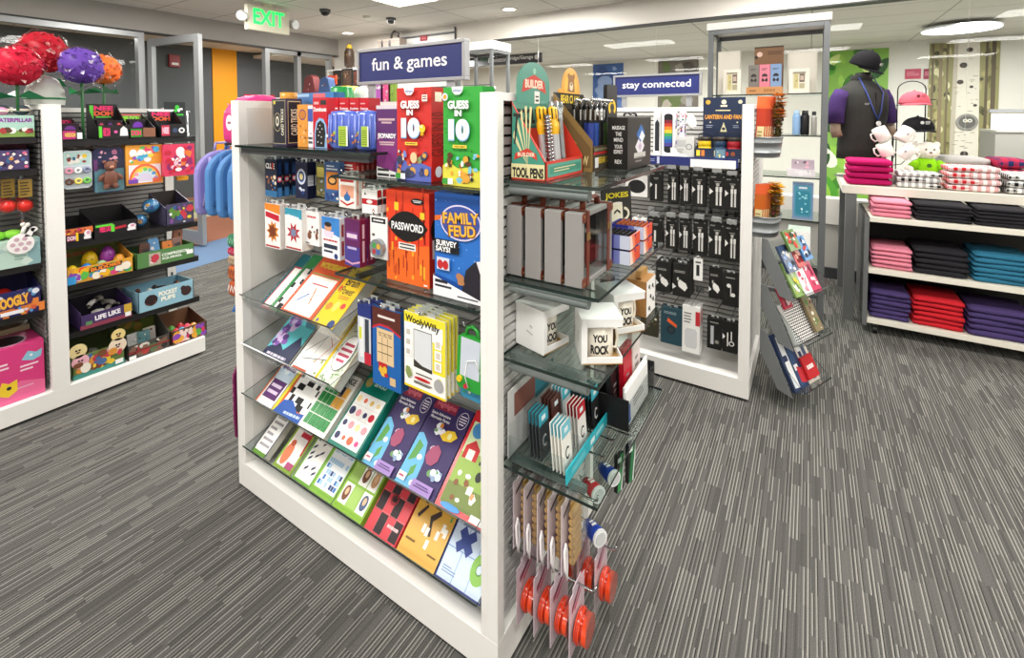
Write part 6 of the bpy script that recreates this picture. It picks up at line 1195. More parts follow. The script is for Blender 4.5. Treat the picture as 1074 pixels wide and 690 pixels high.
b = MB(); rings(b, [(0, 0, zb, .175, .115), (0, 0, zb+.08, .17, .115), (0, 0, zb+.22, .165, .112), (0, -.004, zb+.36, .178, .122), (0, 0, zb+.47, .185, .118), (0, .005, zb+.53, .17, .1), (0, .012, zb+.57, .11, .075), (0, .015, zb+.60, .07, .062)], VEST)
b.box(-.004, .004, -.124, -.118, zb+.02, zb+.5, M('#151515')); b.tube([(.075, -.112, zb+.1), (.085, -.112, zb+.26)], .004, M('#151515'), 6); b.build('fleece_vest', t)
b = MB(); Art(b, .07, .03, (-.105, -.1225, zb+.4)).lines(.1, .2, .8, .6, 2, M('#9a9a98'), 1); b.build('chest_logo', t)
b = MB(); rings(b, [(0, .012, zb+.575, .075, .064), (0, .012, zb+.63, .07, .06), (0, .012, zb+.64, .055, .05)], VEST, 20); b.build('collar', t)
for s in (-1, 1):
    b = MB(); b.tube([(s*.165, .005, zb+.5), (s*.2, .005, zb+.45), (s*.222, .0, zb+.36), (s*.23, -.005, zb+.27)], .058, PURS, 12); b.build('shirt_sleeve', t)
    b = MB(); b.tube([(s*.23, -.005, zb+.285), (s*.235, -.012, zb+.22), (s*.232, -.03, zb+.17)], .036, SK, 10); b.build('upper_arm', t)
b = MB(); rings(b, [(0, .0, zb+.6, .05, .05), (0, -.005, zb+.655, .05, .052)], M('#2a2a2c', .5), 20, 2); b.build('neck_form', t)
b = MB(); b.tube([(-.06, -.03, zb+.62), (-.07, -.11, zb+.5), (-.03, -.135, zb+.36), (.0, -.14, zb+.3)], .007, M('#2a3a7a'), 6, rz=.002); b.tube([(.06, -.03, zb+.62), (.07, -.11, zb+.5), (.03, -.135, zb+.36), (.0, -.14, zb+.3)], .007, M('#2a3a7a'), 6, rz=.002); b.build('lanyard', t)
b = MB(); b.cyl((0, -.142, zb+.27), (0, -.15, zb+.27), .018, M('#e6e6e8'), n=16); b.box(-.004, .004, -.147, -.143, zb+.2, zb+.255, CHROME); b.build('badge_reel', t)
b = MB(); b.cyl((0, .0, .012), (0, 0, zb), .014, STEEL, n=12); b.build('stand_pole', t)
b = MB(); b.box(-.13, .13, -.1, .1, .001, .012, STEEL); b.build('base_plate', t)
def cap(lab, m, x, y, z, rz, sc=1, tilt=0, logo='#d8d8d6', ch=1.05):
    t = thing('baseball_cap', lab, 'cap', 'baseball caps'); b = MB(); R = .092*sc; secs = [(0, 0, k*R*ch*.125, R*math.sqrt(max(0, 1-(k*.125)**2.4)), R*1.12*math.sqrt(max(0, 1-(k*.125)**2.4))) for k in range(8)]+[(0, 0, R*ch, .008, .008)]; rings(b, secs, m, 24, 2); b.ball((0, 0, R*(ch+.01)), .007, m, 8, 5); b.build('crown', t)
    v = MB(); vs = []; n = 12
    for k in range(n+1):
        a = math.pi+math.pi*k/n; vs.append((R*.95*math.cos(a), R*1.1*math.sin(a)*.9, .008)); f = math.sin(math.pi*k/n); vs.append((R*.98*math.cos(a), R*1.05*math.sin(a)*.9-.062*sc*f, .008-.012*f-.012*abs(math.cos(a))))
    v.add(vs+[(x_, y_, z_-.004) for x_, y_, z_ in vs], [(2*k, 2*k+1, 2*k+3, 2*k+2) for k in range(n)]+[(2*n+2+2*k, 2*n+2+2*k+2, 2*n+2+2*k+3, 2*n+2+2*k+1) for k in range(n)]+[(2*k+1, 2*n+2+2*k+1, 2*n+2+2*k+3, 2*k+3) for k in range(n)], m, True); v.build('visor', t)
    l = MB(); a = Art(l, .07, .04, (-.03, -R*1.13, R*.36)); a.c(.2, .5, .16, logo).lines(.45, .2, .5, .6, 3, M(logo), 3); l.build('embroidery', t)
    put(t, x, y, z, rz, tilt); return t
cap('black baseball cap on the torso form', CAPB, mx+.0, 4.48, .93+zb+.70, 66, .98, -24, '#d8d8d6', 1.45)
# wire cap stand
wx = atY(957, 120, 4.45)[0]
t = thing('cap_stand', 'black wire stand holding the pink and black caps', 'stand', None, (wx, 4.45, .93)); W = M('#1a1a1c', .4)
zp, zk = atY(957, 109, 4.45)[1]-.93, atY(957, 136, 4.45)[1]-.93; ztop = atY(957, 86, 4.45)[1]-.93
b = MB(); b.tube([(-.08, .06, .006), (-.08, .06, ztop-.05)]+[(.08*math.cos(math.pi-k*math.pi/8), .06, ztop-.05+.06*math.sin(k*math.pi/8)) for k in range(1, 8)]+[(.08, .06, ztop-.05), (.08, .06, .006)], .004, W, 6); b.build('wire_frame', t)
b = MB(); b.tube([(-.1, .1, .005), (.1, .1, .005), (.1, -.06, .005), (-.1, -.06, .005)], .004, W, 6, closed=True); b.build('wire_base', t)
for zz in (zp, zk):
    b = MB(); b.tube([(-.11, .055, zz+.03), (-.13, .0, zz+.03), (-.11, -.03, zz+.03)], .003, W, 6); b.tube([(.11, .055, zz+.03), (.13, .0, zz+.03), (.11, -.03, zz+.03)], .003, W, 6); b.tube([(-.09, .052, zz-.006), (.09, .052, zz-.006)], .003, W, 6); b.build('wire_arm', t)
cap('pink baseball cap on the wire stand', cloth('pink_cotton', '#c9606e'), wx, 4.40, .93+zp, 14, .95, 0, '#7a2a3a'); cap('black baseball cap on the wire stand below the pink one', CAPB, wx+.02, 4.38, .93+zk, 14)
# mug tree
tx = atY(936, 160, 4.3)[0]; t = thing('mug_tree', 'wire mug tree on the table carrying white mugs', 'mug tree', None, (tx, 4.3, .93)); b = MB(); b.cyl((0, 0, 0.001), (0, 0, .012), .045, W, n=24); b.build('base', t); b = MB(); b.cyl((0, 0, .012), (0, 0, .33), .006, W, n=8); b.build('pole', t)
for k in range(5): a = k*1.257; b = MB(); zz = .12+.045*k; b.tube([(0, 0, zz), (.05*math.cos(a), .05*math.sin(a), zz+.01), (.07*math.cos(a), .07*math.sin(a), zz+.035)], .003, W, 6); b.build('arm', t)
def wmug(lab, px, py, Y, rz, tilt, s=1):
    x, z = atY(px, py, Y); b = MB(); R = .043*s; CR = M('#ece8e2', .3, 0, .5); b.lathe([(0, 0), (R*.92, 0), (R, .006), (R, .095*s), (R-.003, .096*s), (R-.005, .09*s), (R-.006, .008), (0, .007)], CR, 26); a = CylArt(b, R, 1.2, .09*s, 0, (0, 0)); a.c(.5, .55, .13, '#8a8a8c').c(.5, .55, .09, '#ece8e2').r(.44, .45, .12, .2, '#8a8a8c'); o = b.build('mug'); h = MB(); h.tube([(R-.002, 0, .078*s), (R+.018*s, 0, .08*s), (R+.027*s, 0, .05*s), (R+.018*s, 0, .022*s), (R-.002, 0, .022*s)], .005, CR, 8); h.build('handle', o); tag(o, lab, 'mug', 'white mugs on the mug tree'); o.matrix_basis = Matrix.Translation((x, Y, z)) @ Matrix.Rotation(math.radians(rz), 4, 'Z') @ Matrix.Rotation(math.radians(tilt), 4, 'Y') @ Matrix.Translation((0, 0, -.045)); return o
wmug('white mug hanging top of the mug tree beside the vest', 925, 141, 4.24, 200, 30); wmug('white mug hanging top of the mug tree beside the black cap', 948, 141, 4.22, 20, 35); wmug('white mug hanging in the middle of the tree beside the vest', 929, 157, 4.22, 190, 25); wmug('white mug hanging in the middle of the tree, turned away', 951, 159, 4.2, 340, 40); x_ = wmug('white mug standing on the table behind the checked throws', 944, 172, 4.21, 350, 0)
put(x_, atY(943, 172, 4.2)[0], 4.195, .931, 200)
# plush
px_ = atY(971, 175, 4.34)[0]; t = thing('plush_bear', 'white plush animal wearing a lime green shirt on the table', 'plush toy', None, (px_, 4.34, .93), 8); t.scale = (1.12, 1.12, 1.12); FUR = cloth('white_plush', '#ebe6dc'); LIME = cloth('lime_shirt', '#8fd41e')
b = MB(); b.ball((0, 0, .1), (.062, .055, .072), LIME, 18, 12); 
for s in (-1, 1): b.tube([(s*.045, -.01, .13), (s*.075, -.03, .105)], .026, LIME, 10)
b.build('shirt', t); b = MB(); b.c = None; Art(b, .03, .03, (-.015, -.0555, .1)).c(.5, .5, .4, '#3a6a1a'); b.build('shirt_badge', t)
b = MB(); b.ball((0, -.01, .205), (.062, .056, .055), FUR, 18, 12); b.ball((0, -.055, .192), (.03, .02, .022), FUR, 12, 8); b.build('head', t)
for s in (-1, 1):
    b = MB(); b.ball((s*.05, .005, .24), (.02, .012, .022), FUR, 10, 7); b.build('ear', t)
    b = MB(); b.ball((s*.02, -.062, .215), .005, BLACK, 8, 6); b.build('eye', t)
    b = MB(); b.ball((s*.095, -.04, .09), (.024, .026, .022), FUR, 10, 7); b.build('paw', t)
    b = MB(); b.tube([(s*.035, -.02, .035), (s*.055, -.09, .032)], .032, FUR, 12); b.ball((s*.056, -.1, .034), (.033, .02, .034), FUR, 12, 8); b.build('leg', t)
b = MB(); b.ball((0, -.075, .197), (.008, .005, .006), M('#6a4a4a'), 8, 6); b.build('nose', t)
# ================================================================ toy stand (long side faces +X)
TX, TY0, TYD, TY1 = -3.0, -.75, .69, 1.355
t = thing('toy_stand', 'long white slatwall toy stand with a divider post', 'display stand', None, (TX-.34, .3, 0)); ox, oy = TX-.34, .3
b = MB(); b.box(-.34, .34, TY0-oy, TY1-oy, .014, .1, WHITE); b.box(-.31, .31, TY0-oy+.03, TY1-oy-.03, 0, .014, BLACK); b.build('base', t, .002)
b = MB(); b.box(-.02, .34, TYD-oy, TYD+.064-oy, .1, 1.455, WHITE); ep = b.build('divider_panel', t, .0015)
f = MB(); f.T = Matrix.Translation((-.0, TYD-.0085-oy, 0)); slats(f, .31, .11, 1.44, DSLAT, gap=SLATG); f.build('slat_face', ep)
for y0, y1 in ((TY0, TYD-.012), (TYD+.066, TY1-.05)):
    f = MB(); f.T = Matrix.Translation((-.012, y0-oy, 0)) @ Matrix.Rotation(math.pi/2, 4, 'Z'); slats(f, y1-y0, .1, 1.44, DSLAT, gap=SLATG); f.box(0, y1-y0, .009, .03, .1, 1.445, WHITE2); f.build('slatwall', t)
b = MB(); b.box(-.03, .0, TY1-.05-oy, TY1-.005-oy, .1, 1.45, WHITE2); b.build('end_upright', t)
for zz in (.4, .9, 1.2):
    b = MB(); b.box(.0005, .002, TY1-.032-oy, TY1-.022-oy, zz, zz+.03, DGREY); b.build('slot', t)
SH = M('#1d1c1c', .4)
def tshelf(lab, y0, y1, z, d=.30):
    t = thing('toy_shelf', lab, 'shelf', 'black shelves of the toy stand', (TX-.34+d/2+.0, (y0+y1)/2, z)); h = (y1-y0)/2
    b = MB(); b.box(-d/2+.012, d/2, -h, h, -.012, 0, SH); b.build('shelf_board', t); b = MB(); b.box(d/2, d/2+.004, -h, h, -.03, 0, SH); b.build('price_rail', t)
    for s in (-1, 1):
        b = MB(); b.box(-d/2+.012, d/2-.08, s*h*.85-.004, s*h*.85+.004, -.03, -.0125, DGREY); b.build('bracket', t)
zA, zC, zD, zE, zF = 1.283, .783, .578, .338, .101
for z, w_ in ((zA, 'top black shelf of the toy stand past the post'), (zC, 'black toy shelf with the open black trays'), (zD, 'black toy shelf with the buddies tray and green tray'), (zE, 'lowest black toy shelf with the purple and pale blue trays')): tshelf(w_, .76, 1.345, z)
for z, w_ in ((1.305, 'top black toy shelf before the post'), (1.158, 'second black toy shelf before the post'), (.715, 'black toy shelf with the mint box'), (.492, 'black toy shelf with the navy tray of orange toys')): tshelf(w_, TY0+.02, .672, z)
def spanX(x0, x1, yt, yb, X):
    ym = (yt+yb)/2; xm = (x0+x1)/2; a = atX(x0, ym, X)[0]; b = atX(x1, ym, X)[0]; return (a+b)/2, b-a, atX(xm, yb, X)[1], atX(xm, yt, X)[1]
TR = 'open display trays on the toy stand'
def ttray(lab, x0, x1, yf, yb, z, d, hb, m, fart, bart=None, sart=None, inner=None, X=-3.03, hs=None, grp=TR, lo=.76, hi=1.375):
    """display tray: front from x0..x1 px, front top at yf, bottom at yb px; hb = height of the back in metres"""
    yc, w, z0, z1 = spanX(x0, x1, yf, yb, X); a, c = yc-w/2, yc+w/2
    if lo is not None: a = max(a, lo); c = min(c, hi)
    w = c-a; yc = (a+c)/2; hf = z1-z0; b = cdu(w, d, hf, hb, m, inner, .003, hs); fart(b.front)
    if bart: bart(b.back)
    if sart: sart(b.side)
    o = one(b, 'display_tray', lab, 'tray', grp); put(o, X, yc, z+.001, 90); return o, yc, w
def at_in(X, yc, dx, dy, z): return X-dy, yc+dx, z
PKN, GRN = '#e8326e', '#5fd03a'
def nee(a, u, v, w, h, c1=PKN, c2='#f0643a'): a.t('NEE', u, v+h*.27, w, h*.46, c1, .06).t('DOH', u, v-h*.25, w, h*.46, c2, .06)
K = M('#1b1a1d', .4)
o, yc, w = ttray('black tray with pink NEEDOH header beside the post on the top shelf', 62, 87, 137, 148, zA, .15, .105, K, lambda a: a.r(.05, .1, .6, .8, '#c22a7a').t('NEEDOH', .4, .5, .5, .4, '#f6d84a', .03).r(.72, .1, .25, .6, '#eee'), lambda a: a.t('NEEDOH', .5, .82, .9, .22, PKN, .06).t('SHNURT', .5, .6, .8, .18, '#f2f0f2', .06))
X = -3.03
def squish(name, lab, m, x, y, z, r, grp, sq=.8, det=None):
    t = MB(); t.ball((0, 0, r*sq), (r, r, r*sq), m, 16, 10); 
    if det: det(t, r, sq)
    o = one(t, name, lab, 'toy', grp); put(o, x, y, z); return o
NG = 'packed squishy toys in the black trays'
def packed(lab, c, x, y, z, w_, h_, ball, rz=90, grp=NG):
    b, a, s = carton(w_, h_, .05, M(c, .3)); a.e(.5, .55, .38, .36, '#2a2230').e(.5, .55, .32, .3, ball).r(.05, .05, .9, .16, PKN); o = one(b, 'squishy_toy_pack', lab, 'toy', grp); put(o, x, y, z, rz); return o
packed('boxed purple squishy toy in the tray beside the post', '#2a1a2a', X-.03, yc, zA+.006, .07, .075, '#7a3a9a')
o, yc, w = ttray('tall black tray with pink and green header on the top shelf', 103, 136, 132, 146.5, zA, .16, .18, K, lambda a: a.r(.02, .1, .1, .8, GRN).r(.14, .1, .24, .8, '#2a1820').t('NEE DOH', .26, .5, .22, .6, PKN, .06).c(.55, .5, .06, '#d85a9a').p([(.68, .2), (.95, .2), (.92, .7), (.8, .9), (.7, .7)], '#f2f0f0'), lambda a: (nee(a, .55, .8, .62, .3), a.r(.1, .4, .12, .56, GRN), a.many([(.3, .6, .5, .04)], G(GRN))), hs=(.045, .17))
for i, (dx, c) in enumerate(((-.036, '#c23a5a'), (.0, '#6a2a8a'), (.036, '#d84a4a'))): packed('boxed %s squishy toy in the tall black tray' % ('pink', 'purple', 'red')[i], '#241a22', X-.05, yc+dx, zA+.006, .034, .09, c)
o, yc, w = ttray('black tray with green and orange header between the two pink headed ones', 137, 163, 133, 143.5, zA, .17, .13, M('#20231a', .4), lambda a: a.r(.0, .1, .45, .8, '#2f8a2a').t('DOH', .22, .5, .38, .5, PKN, .06).r(.5, .1, .5, .9, '#8a5a44'), lambda a: a.r(.02, .66, .96, .33, '#8a8f6a').t('NEE DOH', .5, .8, .8, .2, '#9af03a', .06).r(.05, .92, .9, .06, '#e86a6a'))
packed('purple squishy toy pack on top of another in the green headed tray', '#241a22', X-.04, yc-.012, zA+.006, .07, .05, '#6a3aa8'); packed('purple squishy toy pack standing behind in the green headed tray', '#241a22', X-.095, yc+.01, zA+.006, .075, .095, '#7a3ab8')
o, yc, w = ttray('black tray with a white edged pink header at the end of the top shelf', 168, 196, 130.5, 144, zA, .16, .155, K, lambda a: a.r(.05, .1, .3, .8, '#c22a4a').t('NEE', .2, .5, .24, .5, '#f6c0d0', .06).c(.55, .5, .1, '#3a4a6a').c(.8, .5, .12, '#e9e9ea').c(.8, .5, .06, '#2a2a2c'), lambda a: (a.r(.0, .92, 1, .08, '#f0f0f0'), nee(a, .5, .74, .7, .34)), hs=(.05, .15))
for i, (dx, c, l) in enumerate(((-.035, '#4a5a7a', 'slate blue'), (.022, '#8a3a6a', 'plum'))): packed('boxed %s squishy toy in the end tray of the top shelf' % l, '#20222a', X-.05, yc+dx, zA+.006, .05, .06, c)
b = MB(); b.box(-.055, .055, 0, .004, 0, .2, M('#23282a', .4)); a = Art(b, .11, .2, (-.055, 0, 0)); a.blobs(4, 5, ['#f0f2f0', '#3ac03a'], .1, .55, .95, .95, .08, .16).r(.1, .6, .8, .05, '#3ac03a').blobs(6, 4, ['#3ac03a', '#2a7a3a'], .2, .05, .9, .4)
o = one(b, 'header_card', 'dark card with a green and white picture at the far end of the toy stand', 'card'); put(o, -3.20, 1.31, zA+.001, 90)
# hanging packs, row B
def tpack(lab, x0, x1, yt, yb, m, art, parts=None, X=-3.06, r=.02, d=.012, n=1, name='hanging_toy_pack'):
    yc, w, z0, z1 = spanX(x0, x1, yt, yb, X); a = max(yc-w/2, .765); c = yc+w/2; w = c-a; yc = (a+c)/2; h = z1-z0
    b = MB(); b.rbox(-w/2, w/2, 0, d, 0, h, m, r); art(Art(b, w, h, (-w/2, 0, 0))); o = one(b, name, lab, 'toy', 'hanging toy packs of the toy stand'); put(o, X, yc, z0, 90)
    if parts: parts(o, w, h)
    k = thing('hanging_peg', 'metal peg holding the '+lab, 'peg hook', 'metal pegs on the toy stand'); q = MB(); L = .27; q.tube([(0, 0, 0), (0, -L+.012, 0), (0, -L+.003, .003), (0, -L, .014)], .0024, CHROME, 6); q.build('rod', k); q = MB(); q.box(-.02, .02, -.004, 0, -.012, .022, CHROME); q.build('wall_clip', k); put(k, TX-.348, yc, z1+.004, 90); return o
def p_donut(o, w, h):
    for i, c in enumerate(('#e8a0b8', '#f2f2f2', '#8a93b0', '#6a4430', '#ecdc6a', '#7acb5a')):
        b = MB(); u, v = -w*.3+w*.3*(i % 3), h*(.48 if i < 3 else .2); r = w*.1; b.tube([(u+r*math.cos(k*.524), -.01, v+r*math.sin(k*.524)) for k in range(12)], r*.5, G(c), 8, closed=True); b.build('donut', o)
tpack('pale blue blister pack of six little ring toys', 61, 96.5, 158, 198, M('#d5dfe4', .3), lambda a: a.r(.05, .62, .9, .34, '#b7d6d2').blobs(3, 12, ['#8a3a2a', '#e8c23a', '#3a6a8a', '#e8e4dc'], .1, .64, .9, .92).r(.08, .06, .84, .52, '#c3cdd6'), p_donut, d=.01)
BR = M('#8a5440', .35)
def p_bear(o, w, h):
    b = MB(); b.ball((0, -.012, h*.32), (w*.25, .018, h*.2), BR, 16, 10)
    for s in (-1, 1): b.tube([(s*w*.16, -.012, h*.42), (s*w*.3, -.016, h*.36), (s*w*.33, -.02, h*.28)], w*.075, BR, 8); b.tube([(s*w*.12, -.012, h*.2), (s*w*.16, -.02, h*.1)], w*.1, BR, 8)
    b.build('bear_body', o); b = MB(); b.ball((0, -.016, h*.6), (w*.2, .02, h*.11), BR, 16, 10); b.ball((0, -.034, h*.575), (w*.08, .01, h*.04), M('#b3806a', .4), 10, 6)
    for s in (-1, 1): b.ball((s*w*.18, -.012, h*.69), (w*.07, .01, h*.04), BR, 10, 6)
    b.build('bear_head', o); b = MB(); b.rbox(-w*.46, w*.46, -.034, -.033, h*.03, h*.76, WRAP, .02); b.build('clear_bubble', o)
tpack('navy and teal blister pack of a brown bear toy', 97.5, 131, 155, 202, M('#2f3350', .3), lambda a: a.r(.04, .03, .92, .5, '#5f8f9c').blobs(5, 10, ['#b06a8a', '#e0a0b0', '#d8c0d8', '#4a3a70'], .05, .72, .95, .97).r(.02, .5, .12, .25, '#6a3a70'), p_bear, r=.025)
def a_rain(a):
    a.r(0, 0, 1, 1, '#f0a23a').blobs(8, 24, ['#e84a6a', '#f6d84a', '#4ab0d8', '#8a5ac0', '#f2f2f2', '#5ac06a'], .02, .55, .98, .98).r(.06, .04, .88, .46, '#f0e6ea')
    for i, c in enumerate(('#e86a4a', '#f0c04a', '#f2ead8', '#cfe0ea', '#d8cfe6')): a.p([(.5+(.44-.06*i)*math.cos(math.pi*k/16), .08+(.44-.06*i)*1.0*math.sin(math.pi*k/16)) for k in range(17)], c)
    for k in range(7): q = math.pi*(k+.5)/7; a.c(.5+.3*math.cos(q), .08+.3*math.sin(q), .06, ['#b09ad8', '#5a9ad8', '#7ac0b0', '#7acb5a', '#e8d84a', '#f0a0b0', '#d86ad0'][k])
    a.g(.4, .78, .6, .12, '#f6f2ea', .04, 8).r(.05, .04, .25, .1, '#7a4ab0').r(.7, .04, .25, .1, '#e86a4a')
tpack('colourful pack with a rainbow arch', 132, 170.5, 152, 193, M('#e8a03a', .3), a_rain, None, -3.05, .008, .05)
tpack('red and white swirl printed bag at the end of the row', 171.5, 204, 151, 184, M('#d8305a', .18, 0, .6, .6), lambda a: a.blobs(12, 34, ['#f4eef0', '#c2203a', '#8a2a6a', '#e87a3a', '#f0c0d0'], .02, .05, .98, .98, .05, .16), None, -3.02, .006, .04)
b = MB(); b.rbox(-.03, .03, 0, .02, 0, .025, G('#e8a21e'), .008); o = one(b, 'hanging_toy_pack', 'small orange toy bag under the swirl printed bag', 'toy', 'hanging toy packs of the toy stand'); yc, w, z0, z1 = spanX(184, 198, 184, 190, -3.06); put(o, -3.1, yc+.02, z0, 90)
# row C
WB = '#efe9ec'
def blobface(a, u, v, r): a.e(u, v, r, r*1.9, WB).e(u+r*.2, v+r*.3, r*.55, r*1.0, '#d89ab0').r(u-r*1.1, v-r*3, r*2, r*1.6, WB)
ttray('open black tray with an orange striped front beside the post', 66, 97.5, 236, 251, zC, .2, .1, K, lambda a: a.r(.0, .55, 1, .4, '#d8703a').blobs(4, 8, ['#8a2a2a', '#f0b03a', '#c23a5a'], 0, .5, .8, 1).r(.05, .1, .35, .4, '#8a1f4a').r(.38, .05, .08, .6, '#f0c81e').t('DOH', .22, .3, .3, .3, '#f0d8e0', .05) and blobface(a, .8, .5, .13), inner=M('#161416'), hs=(.07, .1))
ttray('open empty black tray with green and pink lettering', 98, 144.5, 229, 243.5, zC, .2, .13, K, lambda a: a.t('NEE DOH', .28, .6, .3, .5, PKN, .06).r(.04, .75, .38, .15, GRN).r(.38, .3, .08, .5, GRN).g(.6, .55, .26, .3, '#c22a3a', .05, 6) and blobface(a, .86, .5, .1), inner=M('#161416'), hs=(.08, .125))
BLUEB = M('#3a7fb0', .12, 0, .6, .6)
for px, py, r, l in ((153, 228, .035, 'lower of the pair'), (164, 218, .04, 'upper of the pair')):
    y, z = atX(px, py, -3.12); b = MB(); b.ball((0, 0, 0), r, BLUEB, 16, 10); a = CylArt(b, r*.99, 1.4, r*1.1, -r*.5); a.blobs(int(px), 8, ['#9fd0e8', '#e8f2f6', '#d8a23a', '#2a4a8a'], 0, 0, 1, 1, .1, .25); o = b.build('toy_ball'); w_ = MB(); w_.ball((0, 0, 0), r+.004, WRAP, 14, 9, .03, 2); w_.build('clear_wrap', o); tag(o, 'blue patterned ball in clear wrap beside the open black tray, '+l, 'ball', 'wrapped blue balls'); put(o, -3.12 if 'lower' in l else -3.11, y-.03, zC+r+.005 if 'lower' in l else zC+.115, 60)
ttray('small colourful tray with white and navy pictures at the shelf end', 174, 203, 209, 231, zC, .22, .17, M('#4a4660', .35), lambda a: a.blobs(14, 24, ['#e9e4e6', '#d8c23a', '#3a5a9a', '#c23a4a', '#5a8a3a', '#7a4a8a'], 0, 0, 1, 1, .06, .16).r(0, 0, 1, .08, '#2a2838'), inner=M('#2a2420'), hs=(.1, .17))
# row D
PALB = ['#e8432e', '#f0b41e', '#3a9ad8', '#5ab84a', '#d8407a', '#f2e6d2', '#8a4ab0']
o, yc, w = ttray('bright buddies tray of rubber animal toys', 70, 140, 277, 292.5, zD, .19, .15, M('#e0a23a', .35), lambda a: a.blobs(15, 46, PALB, 0, 0, 1, 1, .04, .1).p([(.3, .55), (.8, .62), (.82, .92), (.32, .85)], '#2a1a1a').t('BUDDIES', .56, .74, .46, .24, '#f0882e', .05, 4).r(0, 0, .12, .5, '#3a9ad8'), lambda a: a.r(0, 0, 1, 1, '#6a7a3a').t('BUDDIES', .4, .7, .5, .14, '#a8482e', .04), inner=M('#8a8a3a'), hs=(.085, .13))
DG = 'rubber toys in the buddies tray'
def eggtoy(lab, c, dx, dy, r, sq=1.2, beak=None):
    b = MB(); b.ball((0, 0, r*sq), (r, r, r*sq), G(c), 16, 10); o = b.build('rubber_toy'); 
    q = MB(); q.ball((r*.35, -r*.8, r*sq*1.3), r*.12, BLACK, 6, 5); q.ball((-r*.35, -r*.8, r*sq*1.3), r*.12, BLACK, 6, 5); q.build('eye', o)['kind'] = 'stuff'
    if beak: q = MB(); q.cyl((0, -r*.85, r*sq*1.05), (0, -r*1.3, r*sq), r*.22, G(beak), r1=r*.05, n=8); q.build('beak', o)
    tag(o, lab, 'toy', DG); put(o, X-dy, yc+dx, zD+.006, 90+rnd.uniform(-30, 30)); return o
for lab, c, dx, dy, r, sq, bk in (('yellow chick toy at the near end of the buddies tray', '#f0d01e', -w*.38, .05, .024, 1.6, '#e8822e'), ('blue egg shaped toy in the buddies tray', '#3a8ad8', -w*.17, .05, .026, 1.4, None), ('yellow rounded toy behind the blue egg', '#f0c81e', -w*.04, .125, .034, 1.7, None), ('pale green egg shaped toy in the buddies tray', '#a8d0a0', w*.06, .05, .026, 1.4, None), ('purple round toy at the back of the buddies tray', '#b04ab8', w*.25, .135, .034, 1.8, None), ('orange hen toy at the far end of the buddies tray', '#e09a2e', w*.34, .055, .026, 1.7, '#d83a2e')): eggtoy(lab, c, dx, dy, r, sq, bk)
GRB = M('#54804a', .45)
o, yc, w = ttray('green tray of wrapped animal packs at the end of the shelf', 143, 203.5, 260.5, 276, zD, .2, .085, GRB, lambda a: a.r(.2, .05, .2, .8, '#b0a89a').blobs(4, 5, ['#5a4438', '#e8e0d8', '#c23a4a'], .2, .1, .4, .8).t('COMPRESSION', .66, .6, .48, .2, '#eef4ea', .03).t('SQUIRREL', .6, .34, .36, .18, '#eef4ea', .03).r(.86, .3, .12, .3, '#f2f2f0'), inner=M('#3f5c3a'))
CGp = 'wrapped packs in the green tray'
for lab, c, dx, h_, ln in (('brown wrapped pack at the near end of the green tray', '#5a3428', -w*.36, .11, 12), ('sky blue and white wrapped pack in the green tray', '#5fa0d8', -w*.12, .13, 16), ('orange wrapped pack in the green tray', '#e8863a', w*.1, .1, 8), ('brown striped wrapped pack leaning in the green tray', '#7a4a38', w*.26, .11, 20), ('small chestnut wrapped pack behind the striped one', '#a8684a', w*.34, .145, 4)):
    b = MB(); b.rbox(-.024, .024, 0, .018, 0, h_, M(c, .2, 0, .6, .5), .008); Art(b, .048, h_, (-.024, 0, 0)).blobs(int(h_*1000)+len(lab), 6, ['#f0e8e0', c, '#2a2420'], .05, .05, .95, .95, .08, .2); o = one(b, 'wrapped_toy_pack', lab, 'toy', CGp); put(o, X-.04-(.05 if 'small' in lab else 0), yc+dx*.92, zD+.014, 90, ln, rnd.uniform(-9, 9))
# row E
o, yc, w = ttray('purple tray with white lettering full of grey toys', 84, 138.5, 325.5, 340, zE, .2, .115, M('#43305f', .4), lambda a: a.r(0, 0, 1, .28, '#8a3a50').t('LIFE LIKE', .52, .62, .5, .34, '#f2eef4', .05, 3).r(.1, .25, .12, .25, '#5a8a5a').r(.84, .4, .16, .6, '#c9a23a').r(.86, .1, .12, .3, '#f2f2f0'), inner=M('#1c1826'), hs=(.085, .115))
LG = 'grey toys in the purple tray'
for i, (dx, dy, rz) in enumerate(((-.06, .05, 20), (-.01, .07, 100), (.04, .05, -30), (.07, .1, 60), (-.03, .12, -60), (.02, .13, 10))):
    b = MB(); b.tube([(-.03, 0, .012), (-.01, .004, .02), (.012, 0, .02), (.03, -.004, .012)], .012, M(['#8a8680', '#d5d2cc', '#6a665f'][i % 3], .3), 8); o = b.build('lizard_toy'); q = MB(); q.tube([(.03, -.004, .012), (.045, .006, .008), (.055, .0, .006)], .005, M('#6a665f', .3), 6); q.build('tail', o); tag(o, ['grey', 'pale', 'dark'][i % 3]+' reptile toy in the purple tray, '+['near the front corner', 'in the middle', 'by its far wall', 'against the back at the far end', 'against the back near the post', 'centre of the back row'][i], 'toy', LG); put(o, X-dy-.012, yc+dx*.6, zE+.014+.014*i, rz*.6)
PB = M('#8db8c9', .4)
o, yc, w = ttray('pale blue pocket pups tray at the end of the lowest shelf', 145, 203, 298.5, 319, zE, .21, .1, PB, lambda a: a.blobs(3, 4, ['#5a3430', '#2a1c1c'], .1, .2, .3, .8, .08, .12).t('POCKET', .52, .68, .34, .24, '#f2f0e0', .05).t('PUPS', .52, .4, .26, .22, '#f2f0e0', .05).e(.86, .5, .1, .25, '#3a2624').e(.8, .68, .05, .12, '#3a2624'), inner=M('#7aa6b8'))
UG = 'small dog toys in the pale blue tray'
